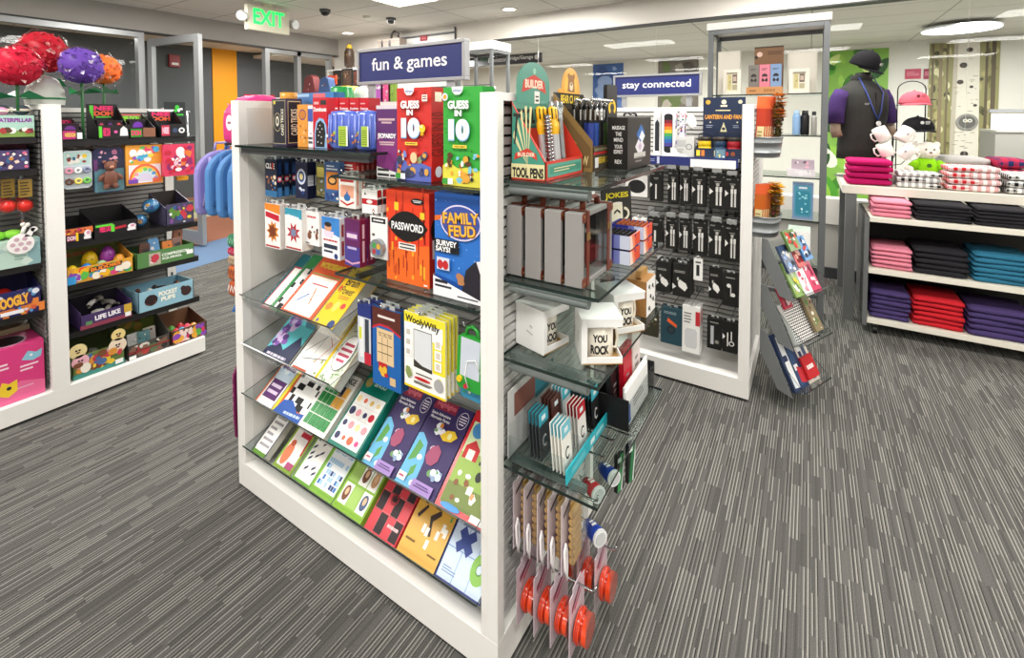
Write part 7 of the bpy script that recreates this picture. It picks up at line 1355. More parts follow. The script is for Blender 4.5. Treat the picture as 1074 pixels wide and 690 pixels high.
for i, (dx, dy) in enumerate(((-.09, .1), (-.03, .06), (.02, .12), (.06, .07), (.1, .12))):
    c = M(['#6a4030', '#e8e2da', '#3a2a26', '#c9a27a', '#8a5a40'][i], .5); b = MB(); b.tube([(-.02, 0, .022), (.02, 0, .022)], .013, c, 8); 
    for sx in (-.015, .015):
        for sy in (-.007, .007): b.cyl((sx, sy, 0), (sx, sy, .018), .0045, c, n=6)
    o = b.build('dog_toy'); q = MB(); q.ball((-.032, 0, .036), .012, c, 10, 7); q.ball((-.044, 0, .032), .006, c, 8, 5); q.build('head', o); tag(o, ['brown', 'white', 'dark', 'tan', 'chestnut'][i]+' little dog toy in the pale blue tray', 'toy', UG); put(o, X-dy, yc+dx, zE+.05, 40*i); 
# base deck
o, yc, w = ttray('green tray with round die cut animal faces on the white base by the post', 76, 131, 368, 391, zF, .19, .2, M('#6a7f45', .4), lambda a: a.p([(0, 0), (1, 0), (1, .25), (0, .2)], '#3f8a80').blobs(5, 40, ['#e8a8b8', '#d8903a', '#4a6a9a', '#c23a4a', '#f2eadc', '#7a4a30', '#e8c23a'], .0, .15, 1, 1, .05, .1).r(.8, .1, .16, .2, '#f0f0ee'), inner=M('#3f4a22', .6), hs=(.1, .18))
for u, v, r, c in ((-.4, .14, .035, '#e6d29a'), (-.36, .085, .034, '#e8b0bc'), (.36, .105, .038, '#ecd8c0'), (.38, .16, .03, '#e6cf8a')):
    dc = MB(); dc.cyl((u*w, -.0005, v), (u*w, -.004, v), r, M(c), n=20); Art(dc, .04, .04, (u*w-.02, -.0042, v-.02)).c(.35, .6, .12, '#2a2020').c(.65, .6, .12, '#2a2020').e(.5, .32, .2, .1, '#6a3a3a'); dc.build('face_cutout', o)
for i, (dx, dy, c) in enumerate(((-.06, .06, '#b3753a'), (-.01, .04, '#c98a4a'), (.05, .07, '#7a7468'), (.08, .05, '#d87a8a'), (.01, .11, '#8f8a80'), (.0, .075, '#5fa8c8'))):
    squish('squishy_animal', ['chestnut', 'ginger', 'grey', 'pink', 'striped grey', 'sky blue'][i]+' squishy animal toy in the green tray by the post', G(c), X-dy-.012, yc+max(-w/2+.045, min(w/2-.045, dx)), zF+.006+(.02 if i == 4 else 0), .024, 'squishy animals in the green tray', 1.25, lambda t, r, s: (t.ball((r*.5, -r*.3, r*2.2), r*.3, G(c), 8, 5), t.ball((-r*.5, -r*.3, r*2.2), r*.3, G(c), 8, 5)))
o, yc, w = ttray('dinosaur tray with dark pictures on the white base', 134, 178.5, 357, 371.5, zF, .2, .19, M('#4a4844', .4), lambda a: a.blobs(6, 30, ['#a83a3a', '#d8d2ca', '#5a6a4a', '#7a5a4a', '#2a2826'], 0, 0, 1, 1, .06, .14).r(0, .45, 1, .1, '#8a2a2a').r(.02, .02, .16, .25, '#f0f0ee'), lambda a: a.r(0, .3, 1, .7, '#6a7a30').blobs(8, 12, ['#8a4a2a', '#4a6a2a', '#a8863a'], .0, .4, 1, 1), inner=M('#3a3f22'), hs=(.08, .17))
for i, (dx, dy) in enumerate(((-.06, .06), (.0, .05), (.05, .08))):
    b, a, s = carton(.055, .1, .014, M(['#c9cbc8', '#5f8a8f', '#b9b2a8'][i], .3)); a.blobs(i+3, 6, ['#3a3a3a', '#8a3a2a', '#e8e4de']); o = one(b, 'toy_packet', ['pale grey', 'teal', 'beige'][i]+' toy packet standing in the dinosaur tray', 'toy', 'packets in the dinosaur tray'); put(o, X-dy-.01, yc+dx*.75, zF+.01, 90, 8)
o, yc, w = ttray('brown tray with a flowery front at the end of the white base', 180, 217, 342, 356.5, zF+.0, .22, .12, M('#5a3f2e', .5), lambda a: a.blobs(9, 36, ['#d83a5a', '#e8a83a', '#5aa84a', '#8a4ab0', '#f0d8d0', '#2a2220'], 0, 0, 1, 1, .06, .14), inner=M('#6a4a34'), X=-3.02)
o.location.z = zF+.001
for i, (dx, dy, c) in enumerate(((-.06, .06, '#d83a4a'), (-.02, .05, '#5fb0d8'), (.02, .08, '#e8566a'), (.06, .06, '#e89a4a'), (.0, .12, '#c22a3a'), (-.05, .12, '#5aa84a'))):
    dx = max(-w/2+.045, min(w/2-.045, dx)); squish('soft_toy', ['red', 'light blue', 'coral', 'orange', 'crimson', 'green'][i]+' soft toy in the brown tray at the stand end', G(c), -3.02-dy, yc+dx, zF+.006, .022, 'soft toys in the brown tray', 1.5, lambda t, r, s: [t.ball((r*.9*math.cos(k*1.05), r*.9*math.sin(k*1.05), r*1.2), r*.35, G(c), 6, 5) for k in range(6)])
# ---- bay before the post
def ybox(name, lab, cat, x0, x1, yt, yb, z, d, m, art, X=-3.03, grp=None, hi=.672):
    yc, w, z0, z1 = spanX(x0, x1, yt, yb, X); a = yc-w/2; c = min(yc+w/2, hi); w = c-a; yc = (a+c)/2; b, ar, s = carton(w, z1-z0, d, m); art(ar); o = one(b, name, lab, cat, grp); put(o, X, yc, z+.001, 90); return o, yc, w, z1-z0
LB = 'boxed toys before the post of the toy stand'
o, yc, w, h = ybox('toy_box', 'mint green caterpillar toy box on the top shelf before the post', 'toy', -22, 36, 120, 143, 1.305, .12, M('#a8cfc0', .35), lambda a: a.r(0, 0, 1, .3, '#7a9a4a').t('CATERPILLAR', .62, .78, .7, .2, '#8a3f9a', .05).blobs(7, 14, ['#7a2a3a', '#a83a3a', '#d8a23a', '#f0ece2', '#5a3a2a'], .05, .1, 1, .5, .05, .09), grp=LB)
for px, c, l in ((1, '#3a3f46', 'dark grey'), (22, '#4a525a', 'slate'), (10, '#d890b0', 'pink')):
    y, z = atX(px, 113, -3.12 if c != '#d890b0' else -3.07); z0 = 1.305+h+.002; squish('plush_ball', l+' plush macaron toy on top of the caterpillar box', cloth('plush_'+l.replace(' ', '_'), c), -3.115 if c != '#d890b0' else -3.05, y-(.03 if c == '#d890b0' else 0), z0, .03 if c != '#d890b0' else .022, 'plush macarons', .8, lambda t, r, s: t.tube([(r*.9*math.cos(k*.4), r*.9*math.sin(k*.4), r*s) for k in range(16)], r*.22, M('#e9d8c8', .8), 6, closed=True))
ybox('toy_box', 'purple illustrated doll box on the second shelf', 'toy', -20, 30.5, 157, 177.5, 1.158, .14, M('#4a3f6a', .35), lambda a: a.blobs(11, 34, ['#e8d2c0', '#3f6a9a', '#d86a8a', '#f0ece8', '#2a2440', '#c9863a'], 0, 0, 1, 1, .03, .07), grp=LB)
ybox('toy_box', 'dark maroon rounded box behind the doll box', 'toy', -10, 30, 151, 176, 1.158, .1, M('#6a1f3a', .4), lambda a: a, -3.19, LB)
GOLD = M('#b3923a', .4); REDB = M('#d8281e', .3, 0, .5)
for i, (px, yb) in enumerate(((9, 208), (31, 207))):
    yc, w, z0, z1 = spanX(px-9, px+9, 188, yb, -3.05); b = MB(); b.box(-w*.4, w*.4, 0, .004, 0.002, z1-z0, GOLD); Art(b, w*.8, z1-z0, (-w*.4, 0, 0)).lines(.12, .1, .76, .8, 5, M('#4a3818'), i); o = b.build('hanging_ball_bag'); 
    m = MB(); m.ball((.0, .02, -.04), .0295, REDB, 18, 12); m.build('red_ball', o); m = MB(); m.ball((.004, .09, -.03), .028, M('#c21f2a', .3), 16, 10); m.build('red_ball', o)
    m = MB(); m.box(-w*.5, w*.5, -.001, .0, -.085, z1-z0+.01, WRAP); m.build('clear_bag', o); tag(o, 'clear bag of red balls with a gold label, '+('next to the post' if i else 'farther from the post'), 'toy', 'bags of red balls'); yc -= .012*i; put(o, -3.06, yc, z0, 90)
    k = thing('hanging_peg', 'metal peg holding the bag of red balls '+('next to the post' if i else 'farther from the post'), 'peg hook', 'metal pegs on the toy stand'); q = MB(); q.tube([(0, 0, 0), (0, -.26, 0), (0, -.272, .014)], .0024, CHROME, 6); q.build('rod', k); q = MB(); q.box(-.02, .02, -.004, 0, -.012, .022, CHROME); q.build('wall_clip', k); put(k, TX-.348, yc, z1+.013, 90)
o, yc, w, h = ybox('toy_box', 'mint box with a white paddle shaped tag on the fourth shelf', 'toy', -30, 44, 252, 280, .715, .16, M('#b9d3c6', .35), lambda a: a.r(.8, 0, .2, 1, '#8ab0b4').blobs(5, 6, ['#cfe0d6', '#a8c4c0'], .3, 0, 1, 1).lines(.6, .25, .2, .2, 2, M('#8aa8a0')), grp=LB)
y0, z0 = atX(22, 256, -3.02); b = MB(); b.cyl((0, 0, 0), (0, -.003, 0), .045, M('#f2f0ee'), n=28); b.cyl((.045, 0, .06), (.045, -.003, .06), .012, M('#f2f0ee'), n=12); b.prism([(.01, .03), (.035, .03), (.05, .065), (.035, .068)], -.003, 0, M('#f2f0ee'))
for k in range(7): a_ = k*1.047; b.cyl((.026*math.cos(a_)*(k < 6), -.003, .026*math.sin(a_)*(k < 6)), (.026*math.cos(a_)*(k < 6), -.0045, .026*math.sin(a_)*(k < 6)), .009, M('#c9a8b4'), n=10)
o = one(b, 'paddle_tag', 'white round paddle tag with lilac dots on the front of the mint box', 'tag'); put(o, -3.024, y0, z0, 90)
for i, (px, c, l) in enumerate(((-4, '#7ac83a', 'lime green'), (14, '#8ad04a', 'pale green'))): y, z = atX(px, 247, -3.09); squish('plush_ball', l+' plush toy lying on the mint box', cloth('plush_'+l.replace(' ', '_'), c), -3.1, y, .715+h+.002, .034, 'green plush toys on the mint box', .6)
b = MB(); b.tube([(0, 0, 0), (0, 0, .05)], .008, M('#ece8e2'), 8); 
for s in (-1, 1): b.ball((s*.008, 0, .052), .01, M('#ece8e2'), 8, 6); b.ball((s*.008, 0, 0.0), .01, M('#ece8e2'), 8, 6)
o = one(b, 'bone_toy', 'white bone shaped toy standing on the mint box', 'toy'); y, z = atX(34, 250, -3.06); put(o, -3.06, y-.035, .715+h+.014, 90, 0, 15)
o, yc, w = ttray('navy googly tray of orange and red rubber toys', -40, 57, 309, 336, .492, .2, .16, M('#2a2a5f', .35), lambda a: a.many([(.08*i, .1*(i % 3), .08, .35) for i in range(4, 13)], M('#e8863a')).blobs(13, 26, ['#e8d24a', '#d8d2e0', '#5a9ad0', '#d85a3a', '#2f2f6a', '#8ab0c0'], .3, .0, 1, 1, .03, .06).p([(.34, .3), (.86, .38), (.86, .85), (.34, .75)], '#4a2a5a').t('GOOGLY', .6, .6, .46, .42, '#f0b43a', .06, 4).r(.45, .1, .3, .14, '#f2eef6').c(.92, .85, .05, '#e6e9f2'), None, None, M('#20204a'), grp=TR, lo=-1, hi=.67, hs=(.1, .16))
for i, (dx, dy, c, l) in enumerate(((w/2-.15, .055, '#e8862e', 'orange'), (w/2-.1, .14, '#c2281e', 'red'), (w/2-.2, .14, '#d83a2e', 'scarlet'), (w/2-.06, .055, '#f0a03a', 'amber'))): squish('rubber_toy', l+' dome shaped rubber toy in the navy googly tray', G(c), X-dy, yc+dx, .498, .038, 'rubber toys in the navy tray', 1.3)
o, yc, w, h = ybox('toy_box', 'hot pink toy box with an oval opening on the white base', 'toy', -45, 47, 366, 425, zF, .2, M('#d8407f', .35), lambda a: a.p([(0, 0), (1, 0), (1, .25), (.7, .35), (.4, .2), (0, .3)], '#e86a9a').p([(.72, .72), (.8, .86), (.9, .8), (.98, .84), (.96, .7), (.86, .66)], '#8ac4d8').c(.84, .77, .02, '#f4f4f4').p([(.42, .2), (.48, .42), (.56, .36), (.66, .4), (.66, .2), (.55, .12)], '#ecc832').c(.56, .28, .03, '#2a2a2a').lines(.7, .5, .24, .14, 2, M('#f6d8e4')).lines(.4, .62, .24, .14, 2, M('#f6d8e4'), 4).lines(.66, .2, .3, .06, 1, M('#f0a8c4')), grp=LB)
b = MB(); Art(b, w, .2, (-w/2, 0, h), (1, 0, 0), (0, 1, 0), (0, 0, 1)).e(.62, .5, .24, .38, '#f0b8d0', 28).e(.62, .5, .21, .33, '#2a1a20', 28); b.build('box_opening', o)
ybox('toy_box', 'beige printed box behind the pink toy box', 'toy', -12, 35, 341, 400, zF, .08, M('#b9a486', .5), lambda a: a.blobs(4, 12, ['#8a6a5a', '#d8c8b0', '#a8785a'], .1, .5, 1, .95), -3.245, LB)
# ---- candy flower bouquet on top
def rose(lab, px, py, r, c, X, base, seed):
    y, z = atX(px, py, X); t = thing('wrapped_flower', lab, 'flower', 'big wrapped paper flowers on the toy stand', (X, y, base)); zz = z-base
    b = MB(); b.ball((0, 0, zz), (r*.95, r, r), cloth('petals_'+c.strip('#'), c), 18, 13, .06, seed); g = random.Random(seed); mm = [M(c, .6), M(c, .6), M(c, .35), M('#e9b8b4' if c[1] in 'bc' else '#d8cfe8' if c == '#6a48a8' else '#f6d8c0', .5)]  # palest petal colour paints in the whitish highlights
    for i in range(150):
        m = mm[i % 4 if i % 3 else 0]
        th = g.uniform(0, 6.28); ph = math.acos(g.uniform(-.9, 1)); d = Vector((math.sin(ph)*math.cos(th), math.sin(ph)*math.sin(th), math.cos(ph))); p = Vector((0, 0, zz))+d*r*.93; u = d.orthogonal().normalized(); v = d.cross(u); s = r*.28; a = g.uniform(0, 6.28); u, v = u*math.cos(a)+v*math.sin(a), v*math.cos(a)-u*math.sin(a); b.add([p-u*s*.5, p+v*s*.5+d*s*.6, p+u*s*.5, p-v*s*.3+d*s*.25], [(0, 1, 2), (0, 2, 3)], m)
    b.build('petals', t); w = MB(); w.ball((0, 0, zz-r*.05), (r*1.13, r*1.1, r*1.2), WRAP2, 14, 10, .08, seed+1); w.build('clear_wrap', t)
    s = MB(); s.tube([(0, 0, .0), (0, 0, zz*.5), (0, 0, zz-r*.8)], .006, M('#2f6a3a'), 6); s.build('stem', t)
    l = MB(); GL = M('#1f7a4a', .3)
    for k in range(2):
        a = seed+k*2.6; dx, dy = math.cos(a), math.sin(a); z0 = max(.03, zz-r*1.6); l.add([(0, 0, z0), (dx*.05-dy*.03, dy*.05+dx*.03, z0+.02), (dx*.11, dy*.11, z0-.01), (dx*.05+dy*.03, dy*.05-dx*.03, z0+.03)], [(0, 1, 2, 3)], GL)
    l.build('leaf', t)['kind'] = 'stuff'
    return t
rose('red wrapped flower, lower one at the near end of the bouquet', 17, 69, .088, '#c2203a', -3.06, 1.425, 1); rose('large red wrapped flower, tallest of the bouquet', 45, 55, .098, '#b81f30', -3.27, 1.4555, 2); rose('purple wrapped flower between the red and orange ones', 85, 69, .085, '#6a48a8', -3.06, 1.285, 3); rose('orange wrapped flower at the far end of the bouquet', 108, 73, .078, '#f07a3a', -3.27, 1.285, 4)
t = thing('net_cone', 'white glittery net cone under the red wrapped flowers', 'wrap', None, (-3.15, .735, 1.4555))
b = MB(); b.lathe([(.07, 0), (.075, .03), (.07, .07), (.05, .12), (.02, .14), (.0, .145)], M('#dfe3dc', .35), 22); 
b.build('net_body', t); b = MB(); b.tube([(.076*math.cos(k*.42), .076*math.sin(k*.42), .03) for k in range(15)], .005, M('#2f8a55', .35), 6, closed=True); b.build('ribbon', t)
# ================================================================ far end of the games stand: bags and knitwear
FG = 'goods hanging on the far end of the games stand'
XF = -1.805
def fhook(lab, y, z, L=.24):
    t = thing('hanging_peg', lab, 'peg hook', 'metal pegs on the far end slatwall'); b = MB(); b.tube([(0, 0, 0), (0, -L+.012, 0), (0, -L+.003, .003), (0, -L, .016)], .0028, CHROME, 6); b.build('rod', t); p = MB(); p.box(-.02, .02, -.004, 0, -.012, .022, CHROME); p.build('wall_clip', t); put(t, -1.786, y, z, -90)
def backpack(c, c2):
    m = M(c, .55); b = MB(); w, h, d = .22, .27, .04; pts = []
    for k in range(13): a = math.pi*k/12; pts.append((w/2*math.cos(a), h*.62+h*.38*math.sin(a)))
    pts = [(w/2*.92, 0), (w/2, .03)]+pts+[(-w/2, .03), (-w/2*.92, 0)]; b.prism(pts, -d, 0, m); o = b.build('hanging_backpack', None, .012)
    p = MB(); p.rbox(-w*.36, w*.36, -d-.018, -d+.002, .03, .14, M(c2, .55), .03); p.build('front_pocket', o, .006)
    q = MB(); q.tube([(-.03, -d/2, h), (-.025, -d/2, h+.03), (.025, -d/2, h+.03), (.03, -d/2, h)], .006, M(c2, .5), 6); q.build('top_loop', o)
    for s in (-1, 1): q = MB(); q.tube([(s*.06, .003, h*.9), (s*.075, .012, h*.5), (s*.09, .005, .04)], .009, M(c2, .5), 6, rz=.004); q.build('shoulder_strap', o)
    z = MB(); z.tube([(w*.47*math.cos(math.pi*k/12), -d*.5-.0125, h*.62+h*.345*math.sin(math.pi*k/12)) for k in range(13)], .003, M('#d8d8e0'), 5); z.build('zip', o); return o
bb = None
bp = backpack('#4f86c2', '#3a6aa8')
for i in range(4):
    o = bp if i == 0 else dup(bp); tag(o, 'sky blue small backpack on the far end of the games stand, %s' % ['next to the stand', 'second from the stand', 'third from the stand', 'beside the lavender one'][i], 'backpack', 'small backpacks on the far end'); put(o, -1.815-i*.08, 1.075-i*.004, .99, -90+rnd.uniform(-1.5, 1.5))
o = backpack('#8f86c8', '#a79fd6'); tag(o, 'lavender small backpack, outermost on its peg', 'backpack', 'small backpacks on the far end'); put(o, -2.14, 1.06, .985, -90)
fhook('metal peg holding the small backpacks', 1.075, 1.27, .38)
m = M('#d0307f', .5); b = MB(); pts = [(.105, 0), (.11, .03)]+[(.11*math.cos(math.pi*k/12), .09+.1*math.sin(math.pi*k/12)) for k in range(13)]+[(-.11, .03), (-.105, 0)]; b.prism(pts, -.12, 0, m); o = b.build('hanging_backpack', None, .015); q = MB(); Art(q, .12, .1, (-.11, 0, 0), (0, -1, 0), (0, 0, 1), (-1, 0, 0)); q.T = None
s_ = Art(q, .12, .19, (.111, -.12, 0), (0, 1, 0), (0, 0, 1), (1, 0, 0)); s_.e(.5, .42, .2, .16, '#f2eef2').g(.5, .42, .2, .08, '#8a2050', .03); s_.many([(.2, .62, .1, .04), (.6, .7, .1, .03), (.4, .78, .08, .03)], M('#e88ab4')); q.build('white_badge', o); q = MB(); q.box(-.1, .1, -.12, 0, -.008, 0, BLACK); q.build('shelf_clip', o)
tag(o, 'bright pink rounded bag with a white oval badge above the backpacks', 'bag', FG); put(o, -1.815, 1.06, 1.295, -90)
b, a, s = carton(.12, .2, .02, M('#c9202e', .4)); Art(b, .02, .2, (.06, 0, 0), (0, 1, 0), (0, 0, 1), (1, 0, 0)).lines(.1, .5, .8, .4, 4, M('#f0c8c8')); o = one(b, 'hanging_card', 'red card pack behind the pink bag', 'pack', FG); a = Art(b, .1, .1); put(o, -1.975, 1.12, 1.29, -90)
# stack of knitted gloves and hat hanging beneath
def knit(lab, c, c2, z0, z1, x, y, zig=True, w=.2, d=.16):
    h = z1-z0; m = cloth('knit_'+c.strip('#'), c); b = MB(); b.rbox(-w/2, w/2, -d, 0, 0, h, m, min(.02, h*.3))
    sd = Art(b, d, h, (w/2, -d, 0), (0, 1, 0), (0, 0, 1), (1, 0, 0)); cc = M(c2, .8)
    if zig:
        for i in range(8): sd.p([(i/8, .3), (i/8+.0625, .7), (i/8+.125, .3), (i/8+.125, .45), (i/8+.0625, .85), (i/8, .45)], cc)
    o = one(b, 'hanging_knitwear', lab, 'knitwear', FG, .006); put(o, x, y, z0, -90); return o
zz = [atX(240, y_, -1.9)[1] for y_ in (250, 264, 272, 283, 300, 318)]
knit('green knitted scarf folded under the backpacks', '#3f7a5a', '#8ac0a0', zz[1], zz[0], -1.815, 1.08); knit('red knitted scarf below the green one', '#a82a4a', '#d87a8a', zz[2], zz[1]-.002, -1.815, 1.08); knit('oatmeal knitted scarf below the red one', '#b09a80', '#8a6a50', zz[3], zz[2]-.002, -1.815, 1.08); knit('rust orange knitted hat with a zigzag band', '#b8633a', '#6a2f1c', zz[4], zz[3]-.002, -1.815, 1.08); knit('rust orange knitted hat cuff with white bars', '#a8512e', '#f0ece6', zz[5], zz[4]-.002, -1.815, 1.08)
fhook('metal peg holding the knitted scarves', 1.19, .97, .2)
zt, zm, zb = [atX(243, y_, -1.86)[1] for y_ in (315, 334, 388)]
for i in range(4):
    t = MB(); m = cloth('blue_print', '#2a5a9a'); t.prism([(-.1, 0), (.1, 0), (.06, zt-zm), (-.06, zt-zm)], -.012, 0, m); o = t.build('hanging_fan_toy') if i == 0 else dup(f0); f0 = o if i == 0 else f0
    if i == 0:
        for k in range(3): q = MB(); q.cyl((-.06+.06*k, -.006, -(zm-zb)), (-.06+.06*k, -.006, 0), .007, M('#e9e7e6', .4), n=8); q.build('white_stick', o)
    tag(o, 'blue topped pack of white sticks under the knitwear, %s' % ['next to the stand', 'second', 'third', 'outermost'][i], 'toy', 'packs of white sticks on the far end'); put(o, -1.812-i*.035, 1.07, zm, -90)
fhook('metal peg holding the packs of white sticks', 1.07, zt-.034, .2)
zt, zb = [atX(246, y_, -1.86)[1] for y_ in (392, 474)]
for i in range(4):
    if i == 0:
        t = MB(); m = M('#7a2456', .5); hh = zt-zb; t.prism([(-.05, 0), (.05, .0), (.055, hh*.3), (.055, hh*.85), (.03, hh), (-.03, hh), (-.055, hh*.85), (-.055, hh*.3)], -.014, 0, m); o = f1 = t.build('hanging_pouch', None, .004); q = MB(); q.tube([(.02, -.007, 0), (.02, -.007, -.05)], .004, M('#5a1a40'), 6); q.build('tassel', o); q = MB(); Art(q, .014, hh, (.0555, -.014, 0), (0, 1, 0), (0, 0, 1), (1, 0, 0)).many([(.3, .2+.12*k, .4, .05) for k in range(6)], M('#c2709a')); q.build('print', o)
    else: o = dup(f1)
    tag(o, 'maroon slim pouch low on the far end, %s' % ['next to the stand', 'second', 'third', 'outermost'][i], 'pouch', 'maroon pouches on the far end'); put(o, -1.815-i*.04, 1.03, zb, -90)
fhook('metal peg holding the maroon pouches', 1.03, zt+.004, .2)
# ================================================================ beyond the glass and on the walls
def mural(name, lab, x0, x1, z0, z1, fn, grp=None):
    b = MB(); b.box(x0, x1, YC-.02, YC-.002, z0, z1, M('#dfe6d2', .5)); fn(Art(b, x1-x0, z1-z0, (x0, YC-.02, z0), step=.00003)); return one(b, name, lab, 'mural', grp)
def a_leaf(a):
    g = random.Random(4); a.r(0, 0, 1, 1, '#7fae4a')
    for i in range(46):
        u, v = g.uniform(-.0, 1), g.uniform(.0, 1); s = g.uniform(.1, .3); t = g.uniform(.8, 2.6); pts = []
        for k in range(16):
            q = 2*math.pi*k/16; lx, ly = s*math.cos(q), s*.45*math.sin(q)*(1-.3*math.cos(q)); X_ = min(1, max(0, u+lx*math.cos(t)-ly*math.sin(t))); Y_ = min(1, max(0, v+(lx*math.sin(t)+ly*math.cos(t))*a.w/a.h)); pts.append((X_, Y_))
        a.p(pts, g.choice(['#2f6a22', '#3f7f28', '#4f9a30', '#1f4f1e', '#8fbf4a', '#cfe08a', '#e9efdc', '#3f7a2a']))
mural('leaf_picture', 'tall green leaf photo panel on the corridor wall', .2, .98, .12, 2.42, a_leaf)
def a_birch(a):
    g = random.Random(7); a.r(0, 0, 1, 1, '#8f8a5c')
    for i in range(160): a.e(g.uniform(.03, .97), g.uniform(.02, .98), g.uniform(.015, .05), g.uniform(.01, .03), g.choice(['#7a7642', '#b8b080', '#d8d2a8', '#5f5c38', '#a8a06a', '#45432a']), 8)
    for u, w in ((.03, .05), (.14, .07), (.25, .04), (.8, .05), (.88, .08)): a.p([(u, 0), (u+w, 0), (u+w*.8, 1), (u+w*.1, 1)], g.choice(['#6f6248', '#5a4e3a', '#857558']))
    a.p([(.34, 0), (.76, 0), (.72, 1), (.38, 1)], '#d9d3c6').p([(.32, 0), (.4, 0), (.42, 1), (.36, 1)], '#b9b0a0')
    for i in range(60): u, v = g.uniform(.38, .7), g.uniform(.02, .97); a.e(u, v, g.uniform(.01, .05), .0025, '#9a9084', 6)
    for u, v, s in ((.5, .86, .06), (.46, .76, .05), (.62, .73, .03), (.6, .5, .04), (.55, .33, .06), (.44, .3, .04), (.68, .62, .03), (.58, .95, .05)): a.e(u, v, s, s*.28, '#3f362e', 10)
mural('birch_picture', 'tall birch trunk photo panel on the corridor wall', 1.44, 2.17, .1, 2.44, a_birch)
x, z = atY(1014, 128, YC-.03); b = MB(); b.cyl((0, 0, 0), (0, -.012, 0), .115, M('#8a8884', .5), n=28); a = Art(b, .2, .2, (-.1, -.012, -.1)); a.c(.5, .5, .44, '#5f5d5a').c(.4, .6, .12, '#e2dfd8').c(.64, .6, .12, '#e2dfd8').c(.4, .6, .05, '#1c1c1c').c(.64, .6, .05, '#1c1c1c').p([(.48, .55), (.56, .55), (.52, .44)], '#d8b85a'); o = one(b, 'hanging_plaque', 'round grey owl plaque on the birch trunk panel', 'plaque'); put(o, x, YC-.032, z)
for x0, x1, c, l in ((949, 966, '#b8415c', 'wide rose red notice on the corridor wall'), (968.5, 979, '#8f2440', 'narrow crimson notice beside the rose red one')):
    xa, za = atY(x0, 83, YC); xb, zb = atY(x1, 72, YC); b = MB(); b.box(xa, xb, YC-.012, YC-.002, za, zb, M(c, .5)); a = Art(b, xb-xa, zb-za, (xa, YC-.012, za)); a.lines(.1, .3, .8, .45, 3, M('#d88a9a'), 2); one(b, 'notice_sign', l, 'sign')
b = MB(); xa, za = atY(976, 106, YC); b.box(xa-.09, xa-.01, YC-.014, YC-.002, za, za+.16, M('#eceae6', .4)); Art(b, .08, .16, (xa-.09, YC-.014, za)).r(.4, .3, .2, .4, '#d5d3ce'); one(b, 'light_switch', 'white switch plate on the corridor wall beside the caps', 'switch')
for (x0, x1, y0, y1, c, pal, l) in ((622, 654, 66, 118, '#3f62a0', ['#5a7ab8', '#8aa0cc', '#34508a'], 'blue sky photo panel on the corridor wall'), (690, 733, 60, 118, '#6a625a', ['#8a847a', '#4a443e', '#a89f94', '#5a6a3a'], 'grey rocky photo panel on the corridor wall')):
    xa, za = atY(x0, y1, YC); xb, zb = atY(x1, y0, YC); b = MB(); b.box(xa, xb, YC-.02, YC-.002, za, zb, M(c, .5)); Art(b, xb-xa, zb-za, (xa, YC-.02, za)).blobs(3, 14, pal, .02, .02, .98, .98, .1, .25); one(b, 'photo_picture', l, 'picture', 'photo panels in the corridor')
xa, za = atY(500, 82, 7.2); xb, zb = atY(567, 61, 7.2); b = MB(); zt = atY(567, 53.5, 7.2)[1]; zl = atY(567, 65, 7.2)[1]
b.box(xa-.5, xb, 7.2, 7.26, zl, zt, M('#3b3a42', .5)); a = Art(b, xb-xa+.5, zt-zl, (xa-.5, 7.2, zl)); a.t('Elevator', .52, .5, .22, .45, '#d8d6dc', .02).t('Bridge/Garage', .78, .5, .28, .45, '#f0eef2', .02).c(.96, .5, .025, '#d8d6dc'); t = thing('hanging_sign', 'dark overhead wayfinding sign for the bridge and garage', 'sign'); o = b.build('sign_board', t)
for xx in (xa-.3, xb-.2): q = MB(); q.cyl((xx, 7.23, zt), (xx, 7.23, 2.5), .01, GREY, n=8); q.build('rod', t)
# grey concourse furniture seen at the edge
xa, za = atY(1043, 167, 7.6); b = MB(); b.box(xa, xa+2.2, 7.6, 8.2, 0, atY(1050, 139, 7.6)[1], M('#8f8c88', .6)); b.box(xa, xa+2.2, 7.59, 8.21, atY(1050, 139, 7.6)[1], atY(1050, 139, 7.6)[1]+.03, M('#a8a5a0', .4)); one(b, 'reception_desk', 'grey desk beyond the glass past the birch panel', 'desk', None, .004)
b = MB(); zz = atY(1050, 139, 7.6)[1]+.031; b.box(xa+.02, xa+.75, 7.85, 7.88, zz, zz+.2, M('#e9e6cf', .4)); b.box(xa+.0, xa+.77, 7.84, 7.89, zz+.2, zz+.24, M('#77777a', .4)); one(b, 'desk_screen', 'pale screen standing on the grey desk', 'screen')
